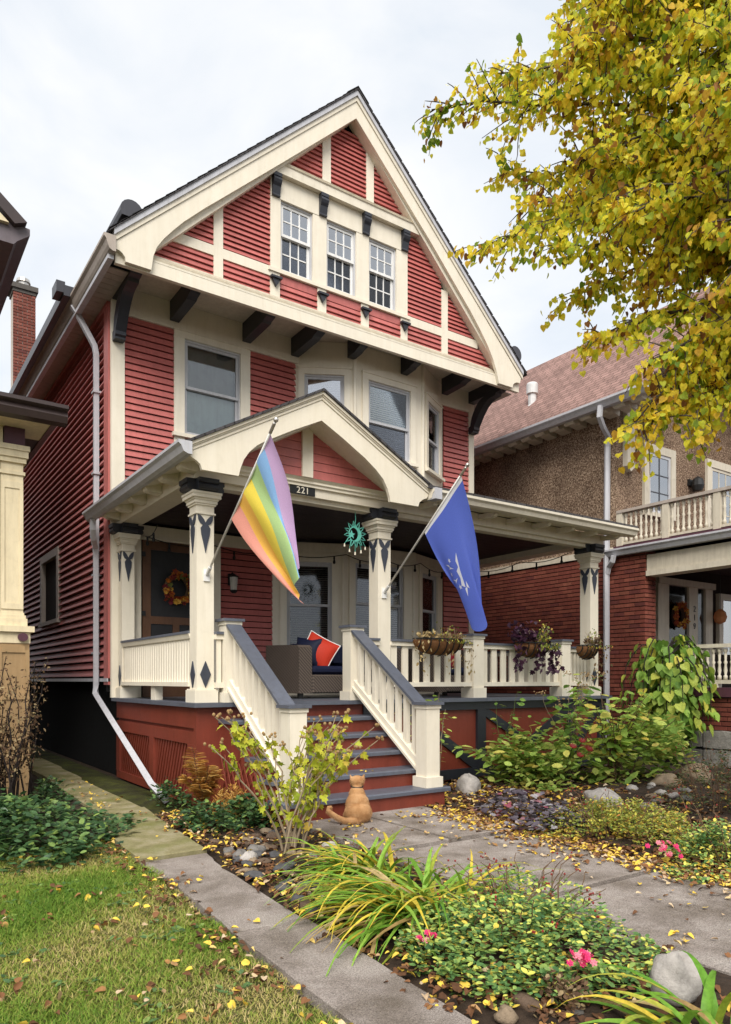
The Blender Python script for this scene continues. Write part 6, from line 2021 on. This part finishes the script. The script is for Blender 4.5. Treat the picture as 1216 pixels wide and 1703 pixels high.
# ---- hanging rail baskets
coco = paint('coconut_fibre', (0.21, 0.10, 0.045), 0.9, 0.2, 0.5, 0.8, 0.1, scale=3)
def basket(label, x, wd, y=7.46, zt=1.93):
    e = wthing('hay_basket', label, 'planter', (x, y, zt - 0.2), 'planters hooked over the porch railing')
    n = 14
    vs, fs = [], []
    for i in range(n + 1):
        u = i / n
        xx = x - wd / 2 + wd * u
        bulge = math.sin(math.pi * min(1, max(0, u * 1.0))) ** 0.4
        for k in range(8):
            a = math.pi * k / 7
            vs.append((xx + 0.0, y - 0.12 * math.sin(a) * bulge - 0.005, zt - 0.02 - 0.19 * (1 - abs(math.cos(a))) ** 0.8 * bulge if k not in (0, 7) else zt - 0.02))
        for k in range(8):
            pass
    # simple trough: half-round belly towards the street
    vs, fs = [], []
    for i in range(n + 1):
        u = i / n
        xx = x - wd / 2 + wd * u
        b = max(0.15, math.sin(math.pi * u) ** 0.35)
        for k in range(7):
            a = math.pi / 2 * k / 6
            vs.append((xx, y - 0.02 - 0.19 * b * math.cos(a), zt - 0.03 - 0.20 * b * math.sin(a)))
    for i in range(n):
        for k in range(6):
            q = i * 7 + k
            fs.append((q, q + 1, q + 8, q + 7))
    fs.append(tuple(i * 7 for i in range(n + 1)) + (n * 7 + 6, 6))
    MB().add(vs, fs).build('liner', coco, e, smooth=True)
    for i in range(7):
        xx = x - wd / 2 + wd * (0.06 + 0.88 * i / 6)
        b = max(0.3, math.sin(math.pi * (0.06 + 0.88 * i / 6)) ** 0.35)
        MB().tube([(xx, y - 0.02 - 0.205 * b * math.cos(a), zt - 0.03 - 0.212 * b * math.sin(a)) for a in np.linspace(-0.1, math.pi / 2, 8)], 0.008, 5).build('rib', M['black'], e)
    MB().tube([(x - wd / 2, y - 0.03, zt - 0.02)] + [(x - wd / 2 + wd * u, y - 0.02 - 0.205 * max(0.15, math.sin(math.pi * u) ** 0.35), zt - 0.02) for u in np.linspace(0.02, 0.98, 12)] + [(x + wd / 2, y - 0.03, zt - 0.02)], 0.009, 5).build('rim', M['black'], e)
    return e
basket('long coconut-lined hay basket with trailing dry stems on the railing', 6.33, 0.86)
basket('hay basket under dark purple foliage between the railing posts', 8.12, 0.70)
basket('small hay basket on the railing beside the corner porch column', 9.36, 0.42)
def trailing(name, label, x, wd, k, T_, mat, size, h, trail, y=7.36, zt=1.92, tint=None):
    e = wthing(name, label, 'plant', (x, y, zt))
    P, D, S = [], [], []
    for i in range(k):
        if rng.random() < 0.6:
            xx = x + rng.uniform(-wd / 2, wd / 2)
            P.append((xx, y + rng.gauss(0, 0.05), zt + abs(rng.gauss(0, h)))); D.append((rng.gauss(0, 1), rng.gauss(0, 1), 0.6))
        else:
            xx = x + rng.choice([-1, 1, 0.2]) * wd / 2 + rng.gauss(0, 0.06)
            P.append((xx, y - 0.13 + rng.gauss(0, 0.04), zt - rng.random() * trail)); D.append((rng.gauss(0, 0.6), rng.gauss(0, 0.6), -1))
        S.append(size * rng.uniform(0.6, 1.3))
    stuff(leaf_mesh('foliage', T_, P, D, rnd(k), S, mat, e))
    m = MB()
    for i in range(14):
        m.tube(stem((x + rng.uniform(-wd / 2, wd / 2), y, zt - 0.03), rng.uniform(0, 6.28), h * rng.uniform(1, 2.2), 0.08, 4, 0, 0.01), 0.003, 3)
    stuff(m.build('stems', M['stem_tan'], e))
    return e
trailing('dry_trailing_plant', 'withered tan plant hanging over the long hay basket', 6.30, 0.80, 230, OVAL, LM['straw'], 0.045, 0.035, 0.48)
trailing('white_bloom_plant', 'wispy pale green plant standing in the long hay basket', 6.42, 0.45, 150, OVAL, LM['spirea'], 0.030, 0.09, 0.05)
trailing('purple_vine', 'dark purple leafy vine spilling from the middle hay basket', 8.05, 0.74, 330, LOBED, LM['purple'], 0.085, 0.10, 0.42)
trailing('green_sprig', 'bright green sprig growing among the dark purple vine', 8.22, 0.22, 170, OVAL, LM['spirea'], 0.045, 0.12, 0.10, y=7.28)
trailing('withered_basket_plant', 'withered brown plant drooping from the small hay basket', 9.46, 0.34, 210, OVAL, LM['dry'], 0.05, 0.06, 0.55)
trailing('wispy_basket_plant', 'wispy grey-green plant rising from the small hay basket', 9.45, 0.24, 110, OVAL, LM['spirea'], 0.03, 0.12, 0.05)

# ---- stones
from mathutils import noise
stm = [groundmat('stone_' + n_, [(0.3, mul(c_, 0.6)), (0.7, mul(c_, 1.2))], 12, 0.6, 60, 0.85) for n_, c_ in (('tan', (0.24, 0.18, 0.12)), ('grey', (0.20, 0.185, 0.17)), ('brown', (0.14, 0.095, 0.065)), ('pale', (0.42, 0.385, 0.35)), ('slate', (0.09, 0.088, 0.09)))]
def stone(name, mat, c, r, seed, flat=0.6, rz=0.0):
    m = MB()
    n = 16 if max(r) > 0.1 else 8
    rr = random.Random(seed)
    ph = [rr.uniform(0, 6.28) for _ in range(4)]
    vs, fs = [], []
    for i in range(n + 1):
        for k in range(2 * n):
            a, b = math.pi * i / n, math.pi * k / n
            q = 1 + (0.16 * noise.noise(Vector((math.sin(a) * math.cos(b), math.sin(a) * math.sin(b), math.cos(a))) * 1.7 + Vector((seed, 0, 0))) + 0.06 * noise.noise(Vector((math.sin(a) * math.cos(b), math.sin(a) * math.sin(b), math.cos(a))) * 5 + Vector((seed, 9, 0)))) + 0.10 * math.sin(2 * b + ph[0]) + 0.08 * math.sin(3 * b + ph[1] + 2 * a) + 0.06 * math.sin(4 * a + ph[2])
            vs.append((r[0] * q * math.sin(a) * math.cos(b), r[1] * q * math.sin(a) * math.sin(b), r[2] * q * math.cos(a)))
    for i in range(n):
        for k in range(2 * n):
            fs.append((i * 2 * n + k, i * 2 * n + (k + 1) % (2 * n), (i + 1) * 2 * n + (k + 1) % (2 * n), (i + 1) * 2 * n + k))
    o = m.add(vs, fs).build(name, mat, None, True)
    o.location = c
    o.rotation_euler = (rr.uniform(-0.15, 0.15), rr.uniform(-0.15, 0.15), rz or rr.uniform(0, 3.1))
    return o
for c, r, mi, lab in [((5.98, 6.45, 0.07), (0.19, 0.16, 0.15), 3, 'round pale boulder beside the stair newel'), ((6.55, 4.95, 0.08), (0.26, 0.16, 0.12), 3, 'flat pale boulder behind the spirea'),
                      ((8.45, 5.45, 0.06), (0.17, 0.14, 0.10), 0, 'small mossy boulder beside the yellowing shrub'), ((9.05, 5.40, 0.10), (0.32, 0.20, 0.16), 0, 'largest tan boulder in front of the weeping tree'),
                      ((2.86, 1.80, 0.08), (0.12, 0.10, 0.11), 3, 'smooth grey boulder beside the bottom daylily'), ((2.245, 2.08, 0.03), (0.07, 0.045, 0.035), 2, 'flat brown rock under the deep pink roses'),
                      ((2.10, 2.05, 0.03), (0.05, 0.04, 0.035), 0, 'small tan rock by the lower corner of the rose bush'), ((2.37, 1.93, 0.025), (0.05, 0.035, 0.03), 1, 'small grey rock beside the bottom daylily blades'),
                      ((2.36, 4.92, 0.045), (0.085, 0.05, 0.045), 3, 'pale oval cobble standing out among the river stones'), ((3.06, 4.92, 0.035), (0.06, 0.045, 0.04), 3, 'white cobble right of the seed-head shrub')]:
    tag(stone('boulder' if max(r) > 0.1 else 'cobble', stm[mi], c, r, int(c[0] * 1000)), lab, 'boulder' if max(r) > 0.1 else 'stone')
k = 0
while k < 120:
    x, y = rng.uniform(2.05, 3.2), rng.uniform(3.6, 5.75)
    edge = path_r(y)
    if x < edge + 0.06 or (x - 2.8) ** 2 + (y - 5.05) ** 2 < 0.02 or rng.random() < (x - edge) * 0.75:
        continue
    s_ = rng.uniform(0.020, 0.050) * (1.35 if rng.random() < 0.15 else 1)
    ci = rng.choice([0, 0, 1, 2, 2, 4, 4])
    o = stone('river_stone', stm[ci], (x, y, s_ * 0.35 + 0.02), (s_ * rng.uniform(0.9, 1.4), s_, s_ * rng.uniform(0.45, 0.75)), k + 50)
    tag(o, ('large ' if s_ > 0.05 else 'small ') + ('tan', 'grey', 'brown', 'pale', 'dark slate')[ci] + ' river stone in the stony strip beside the side path', 'stone', 'river stones beside the side path')
    k += 1
for k in range(26):
    x, y = rng.uniform(6.2, 8.6), rng.uniform(4.55, 5.5)
    s_ = rng.uniform(0.03, 0.07)
    ci = rng.choice([0, 1, 2, 3])
    tag(stone('river_stone', stm[ci], (x, y, s_ * 0.3 + 0.02), (s_ * 1.2, s_, s_ * 0.6), k + 300), ('tan', 'grey', 'brown', 'pale')[ci] + ' river stone between the boulders of the right bed', 'stone', 'river stones between the boulders')

# ---- fallen leaves and grass
def litter(name, label, n, area, z, size, tint, flat=0.22):
    P, D, Nn, S, T_ = [], [], [], [], []
    last = []
    for i in range(n):
        x, y = area()
        if last and rng.random() < 0.5:
            q = last[-1 - int(rng.random() * min(8, len(last)))]
            x, y = q[0] + rng.gauss(0, 0.035), q[1] + rng.gauss(0, 0.05)
        last.append((x, y))
        a = rng.uniform(0, 6.28)
        P.append((x, y, z(x, y) + rng.uniform(0.002, 0.012)))
        D.append((math.cos(a), math.sin(a), rng.gauss(0, flat)))
        Nn.append((rng.gauss(0, flat), rng.gauss(0, flat), 1))
        S.append(size * rng.uniform(0.55, 1.25))
        T_.append(tint())
    P, D, Nn, S, T_ = (np.array(q, float) for q in (P, D, Nn, S, T_))
    o = None
    for q, (tp, lab) in enumerate(((HEART, label), (CURL, label.replace('leaves', 'curled leaves')))):
        sel = (np.arange(len(P)) % 5 < 2) == (q == 0)
        o = leaf_mesh(name, tp, P[sel], D[sel], Nn[sel], S[sel] * (1 if q == 0 else 1.1), LM['litter'], None, T_[sel])
        tag(o, lab, None, None, 'stuff')
brown = lambda: min(0.75, abs(rng.gauss(0.25, 0.25))) if rng.random() < 0.75 else rng.uniform(0.7, 1)
mixed = lambda: rng.uniform(0.25, 0.8) if rng.random() < 0.72 else rng.uniform(0.8, 1)
lawnt = lambda: rng.uniform(0.15, 0.74) if rng.random() < 0.78 else rng.uniform(0.75, 1)
gold = lambda: rng.uniform(0.62, 1.0) if rng.random() < 0.75 else rng.uniform(0, 0.6)
litter('fallen_leaves', 'brown and yellow leaves fallen in the right bed', 6500, lambda: (4.84 + abs(rng.gauss(0, 1.5)), rng.uniform(1.0, 7.3)), lambda x, y: 0.035, 0.058, brown)
litter('fallen_leaves', 'drift of yellow and brown leaves along the front walk edge', 2600, lambda: (4.90 - abs(rng.gauss(0, 0.22)), rng.uniform(0.5, 5.6)), lambda x, y: 0.042 if y > 4.6 else 0.022, 0.040, mixed)
litter('fallen_leaves', 'scattered yellow leaves lying on the front walk', 520, lambda: (4.85 - 1.5 * rng.random() ** 1.6, rng.uniform(0.8, 5.9)), lambda x, y: 0.040 if y > 4.6 else 0.020, 0.034, gold)
litter('fallen_leaves', 'leaves fallen in the bed between the two paths', 2600, lambda: (lambda y: (path_r(y) + rng.random() ** 1.3 * (3.3 - path_r(y)), y))(rng.uniform(1.2, 7.2)), lambda x, y: 0.04, 0.042, brown)
litter('fallen_leaves', 'few pale leaves lying on the side path', 120, lambda: (lambda y: (path_l(y) + rng.random() * (path_r(y) - path_l(y)), y))(rng.uniform(1.5, 10.5)), lambda x, y: 0.040, 0.036, gold)
litter('fallen_leaves', 'brown leaves along the edge of the lawn', 330, lambda: (lambda y: (path_l(y) - abs(rng.gauss(0, 0.12)), y))(rng.uniform(1.4, 6.4)), lambda x, y: 0.03, 0.036, brown)
litter('fallen_leaves', 'yellow and brown leaves scattered over the lawn', 760, lambda: (rng.uniform(-2.0, 1.5), rng.uniform(1.0, 6.3)), lambda x, y: 0.022, 0.036, lawnt, 0.55)
litter('fallen_leaves', 'small leaves on the stair treads', 26, lambda: (rng.uniform(3.3, 5.0), 5.92 + 0.285 * rng.randint(0, 4) + rng.uniform(0.02, 0.2)), lambda x, y: 0.222 + 0.18 * int((y - 5.90) / 0.285), 0.045, gold)

def grass(n, x0, x1, y0, y1):
    x = nrng.uniform(x0, x1, n)
    y = nrng.uniform(y0, y1, n)
    pat = 0.5 + 0.25 * np.sin(x * 3.1 + 1.7 * np.sin(y * 2.3)) + 0.25 * np.sin(y * 4.2 + 1.3 * np.sin(x * 2.9))
    keep = (nrng.random(n) < 0.55 + 0.45 * pat) & (x < np.interp(y, [-4, 2, 3.57, 4.84, 5.42, 6.22, 7.64], [1.50, 1.53, 1.60, 1.695, 1.69, 1.735, 1.98]) + 0.03 * np.sin(y * 9) + nrng.normal(0, 0.012, n))
    x, y, pat = x[keep], y[keep], pat[keep]
    n = len(x)
    az = nrng.uniform(0, 6.28, n)
    ln = nrng.uniform(0.012, 0.034, n) * (0.7 + 0.5 * pat)
    lean = nrng.uniform(0.4, 2.4, n)
    w_ = nrng.uniform(0.0013, 0.0028, n)
    z = np.full(n, 0.0)
    sx, sy = -np.sin(az) * w_, np.cos(az) * w_
    tx, ty, tz = x + np.cos(az) * ln * lean, y + np.sin(az) * ln * lean, z + ln
    mx_, my_, mz_ = x + np.cos(az) * ln * lean * 0.35, y + np.sin(az) * ln * lean * 0.35, z + ln * 0.6
    V = np.stack([np.stack([x - sx, y - sy, z], -1), np.stack([x + sx, y + sy, z], -1), np.stack([mx_ + sx * 0.8, my_ + sy * 0.8, mz_], -1), np.stack([mx_ - sx * 0.8, my_ - sy * 0.8, mz_], -1), np.stack([tx, ty, tz], -1)], 1)
    me = bpy.data.meshes.new('grass')
    me.vertices.add(n * 5)
    me.vertices.foreach_set('co', V.reshape(-1))
    me.loops.add(n * 7)
    me.polygons.add(n * 2)
    idx = (np.array([0, 1, 2, 3, 3, 2, 4])[None, :] + (np.arange(n) * 5)[:, None]).reshape(-1)
    me.loops.foreach_set('vertex_index', idx.astype(np.int32))
    me.polygons.foreach_set('loop_start', (np.array([0, 4])[None, :] + (np.arange(n) * 7)[:, None]).reshape(-1).astype(np.int32))
    me.materials.append(LM['grass'])
    me.update(calc_edges=True)
    at = me.attributes.new('tint', 'FLOAT', 'POINT')
    t_ = np.clip(0.78 - 0.70 * pat + nrng.normal(0, 0.2, n), 0, 1)
    at.data.foreach_set('value', np.repeat(t_, 5).astype(np.float32))
    me.validate()
    tag(link('grass', me), 'short patchy lawn grass, green with straw-coloured patches', None, None, 'stuff')
grass(300000, -1.5, 2.0, 1.4, 6.35)
lw = [(lambda y: (rng.uniform(-1.5, path_l(y) - 0.02), y))(rng.uniform(1.4, 6.3)) for _ in range(260)]
P_, D_, N_, S_ = [], [], [], []
for (x, y) in lw:
    for k in range(rng.randint(4, 9)):
        a = rng.uniform(0, 6.28)
        P_.append((x + rng.gauss(0, 0.02), y + rng.gauss(0, 0.02), 0.014)); D_.append((math.cos(a), math.sin(a), 0.35)); N_.append((rng.gauss(0, 0.2), rng.gauss(0, 0.2), 1)); S_.append(rng.uniform(0.022, 0.048))
tag(leaf_mesh('lawn_weeds', OVAL, P_, D_, N_, S_, LM['pachy'], None, nrng.uniform(0.5, 1, len(P_))), 'broad-leaved weeds among the lawn grass', None, None, 'stuff')
# =================================================================== LINDEN TREE (upper right)
rng = random.Random(23)
nrng = np.random.default_rng(5)
_s, _c = math.sin(R(34.72)), math.cos(R(34.72))
def yard(r_, d_, z):
    """yard axes turned 34.7 degrees from the house front"""
    return Vector((_s * d_ + _c * r_, _c * d_ - _s * r_, z))
TR = (4.25, 5.5)
base = yard(TR[0], TR[1], 0)
LT = wthing('linden_tree', 'linden tree with yellow autumn leaves hanging in from the upper right', 'tree', tuple(base))
bark = groundmat('grey_brown_bark', [(0.3, (0.035, 0.027, 0.022)), (0.7, (0.13, 0.105, 0.085))], 6, 1.0, 22)
MB().tube([base, base + Vector((0.02, 0.02, 2.0)), base + Vector((0.05, 0, 4.0)), base + Vector((0.0, 0.05, 6.5)), base + Vector((0.05, 0, 9.0))], [0.24, 0.20, 0.17, 0.12, 0.05], 12).build('trunk', bark, LT, smooth=True)
limbs = [  # (right, ahead, height) of each limb tip, start height on the trunk
    ((0.50, 5.2, 5.52), 4.9), ((0.85, 5.6, 6.2), 5.4), ((0.92, 5.0, 4.50), 4.2), ((1.30, 5.4, 4.40), 4.2), ((1.45, 5.0, 3.80), 3.8), ((1.42, 4.6, 3.05), 3.5),
    ((1.50, 4.4, 4.40), 4.0), ((1.35, 5.9, 6.9), 5.8), ((1.70, 4.3, 3.2), 3.6), ((1.60, 4.1, 4.75), 4.5), ((1.10, 4.8, 5.05), 4.7), ((1.85, 3.9, 3.75), 3.9),
    ((1.05, 5.4, 7.0), 6.0), ((1.75, 4.8, 6.6), 5.8), ((2.1, 4.2, 5.6), 5.2), ((2.35, 4.6, 3.70), 3.9), ((2.15, 4.3, 3.15), 3.5), ((2.6, 4.4, 4.8), 4.7), ((0.95, 5.6, 5.0), 4.8), ((1.9, 5.4, 5.3), 5.0),
    ((2.3, 5.6, 4.3), 4.3), ((1.3, 5.7, 5.6), 5.2), ((2.0, 4.4, 4.1), 4.2), ((2.7, 4.0, 3.6), 3.8), ((2.4, 5.0, 5.9), 5.4), ((1.95, 4.5, 3.05), 3.4), ((2.3, 4.1, 3.2), 3.5), ((1.55, 5.2, 4.3), 4.3), ((1.7, 4.9, 5.0), 4.8), ((1.25, 5.0, 4.75), 4.5),
    ((2.0, 4.9, 6.2), 5.6), ((1.5, 5.2, 6.3), 5.6), ((2.2, 4.7, 5.1), 4.9), ((1.8, 4.6, 5.5), 5.1), ((2.4, 4.2, 4.4), 4.5), ((2.1, 4.9, 4.6), 4.6), ((2.5, 4.9, 5.3), 5.0), ((1.65, 4.6, 4.55), 4.4), ((1.45, 5.5, 5.2), 5.0), ((2.0, 4.0, 5.0), 4.8), ((0.84, 5.0, 4.52), 4.4), ((0.72, 5.2, 5.85), 5.3), ((0.82, 5.4, 5.35), 5.0), ((0.95, 5.0, 6.1), 5.5), ((0.95, 4.9, 5.5), 5.1), ((1.05, 5.3, 4.9), 4.7), ((1.15, 4.9, 5.8), 5.3), ((1.3, 4.8, 6.1), 5.5), ((1.88, 4.4, 3.42), 3.8), ((2.2, 4.4, 3.7), 4.0), ((2.0, 4.8, 3.5), 3.9), ((1.75, 4.6, 3.5), 3.8)]
P_, D_, S_, T_ = [], [], [], []
twm = MB()
for (r_, d_, z_), zs in limbs:
    r_ += 0.26 if r_ < 1.5 else 0.12
    a = yard(TR[0], TR[1], zs)
    b = yard(r_, d_, z_)
    L_ = (b - a).length
    pts = []
    wx, wy = rng.gauss(0, 0.12), rng.gauss(0, 0.12)
    for i in range(11):
        u = i / 10
        p = a.lerp(b, u)
        p.z += 0.35 * math.sin(math.pi * u) - 0.10 * u * u
        p += Vector((wx, wy, 0)) * math.sin(math.pi * u * 1.5) + Vector((rng.gauss(0, 0.03), rng.gauss(0, 0.03), rng.gauss(0, 0.03))) * (0 if i in (0, 10) else 1)
        pts.append(p)
    MB().tube(pts, [0.026 * (1 - u / 10.6) + 0.003 for u in range(11)], 7).build('branch', bark, LT, smooth=True)
    nt_ = int(17 + 18 * L_)
    for j in range(nt_):
        u = 0.25 + 0.75 * (j + rng.random()) / nt_
        p, dv = along(pts, min(u, 1))
        side = Vector((rng.gauss(0, 1), rng.gauss(0, 1), rng.gauss(-0.05, 0.55))).normalized()
        dirv = (dv * 0.9 + side * 0.9).normalized()
        ln = rng.uniform(0.22, 0.52) * (1.0 if u < 0.85 else 0.65)
        tw = []
        q = p.copy()
        for k in range(6):
            tw.append(q.copy())
            dirv = (dirv + Vector((rng.gauss(0, 0.1), rng.gauss(0, 0.1), -0.11))).normalized()
            q = q + dirv * ln / 5
        twm.tube(tw, [0.0055, 0.005, 0.0042, 0.0035, 0.0028, 0.002], 4)
        nl_ = int(ln / 0.0165)
        tb = rng.gauss(0, 0.16)
        for k in range(nl_):
            pp, _d = along(tw, (k + 0.8) / (nl_ + 0.2))
            P_.append(pp + Vector((rng.gauss(0, 0.03), rng.gauss(0, 0.03), rng.gauss(-0.015, 0.02))))
            D_.append(_d * 0.35 + Vector((rng.gauss(0, 0.45), rng.gauss(0, 0.45), -0.75)))
            S_.append(rng.uniform(0.026, 0.056))
            edge = max(0, u - 0.8) * 1.2
            T_.append(min(1, max(0, rng.gauss(0.45, 0.19) + tb + edge * rng.random())))
stuff(twm.build('twigs', bark, LT))
LSTOPS = [(0, (0.18, 0.30, 0.03)), (0.22, (0.46, 0.56, 0.05)), (0.42, (0.84, 0.80, 0.06)), (0.66, (0.94, 0.76, 0.06)), (0.84, (0.80, 0.50, 0.045)), (0.94, (0.42, 0.19, 0.04)), (1, (0.20, 0.085, 0.03))]
lind = leafmat('linden_leaves', LSTOPS, trans=0.6, rough=0.5)
lind_o = leafmat('linden_leaves_near', LSTOPS, attr=False, trans=0.6, rough=0.5)
Pn = np.array([p[:] for p in P_])
Dn = np.array([d[:] for d in D_])
Nn = rnd(len(Pn), 0.95) + np.array([-0.5 * _c - 0.5 * _s, 0.5 * _s - 0.8 * _c, 0.35])
Sn = np.array(S_)
# the 300 leaves that show largest stay single pieces
rr_ = Pn[:, 0] * _c - Pn[:, 1] * _s
dd_ = Pn[:, 0] * _s + Pn[:, 1] * _c
hz_ = Pn[:, 2] - 1.36
inview = (np.abs(rr_ / dd_) < 0.50) & (hz_ / dd_ < 0.93)
score = np.where(inview, Sn / dd_, 0)
big = np.zeros(len(Pn), bool)
big[np.argsort(-score)[:300]] = True
leaf_parts('leaf', HEART, Pn[big], Dn[big], Nn[big], Sn[big], [lind_o], LT)
stuff(leaf_mesh('crown', HEART, Pn[~big], Dn[~big], Nn[~big], Sn[~big], lind, LT, np.array(T_)[~big]))
print('leaves', len(Pn), 'objects', len(bpy.data.objects))
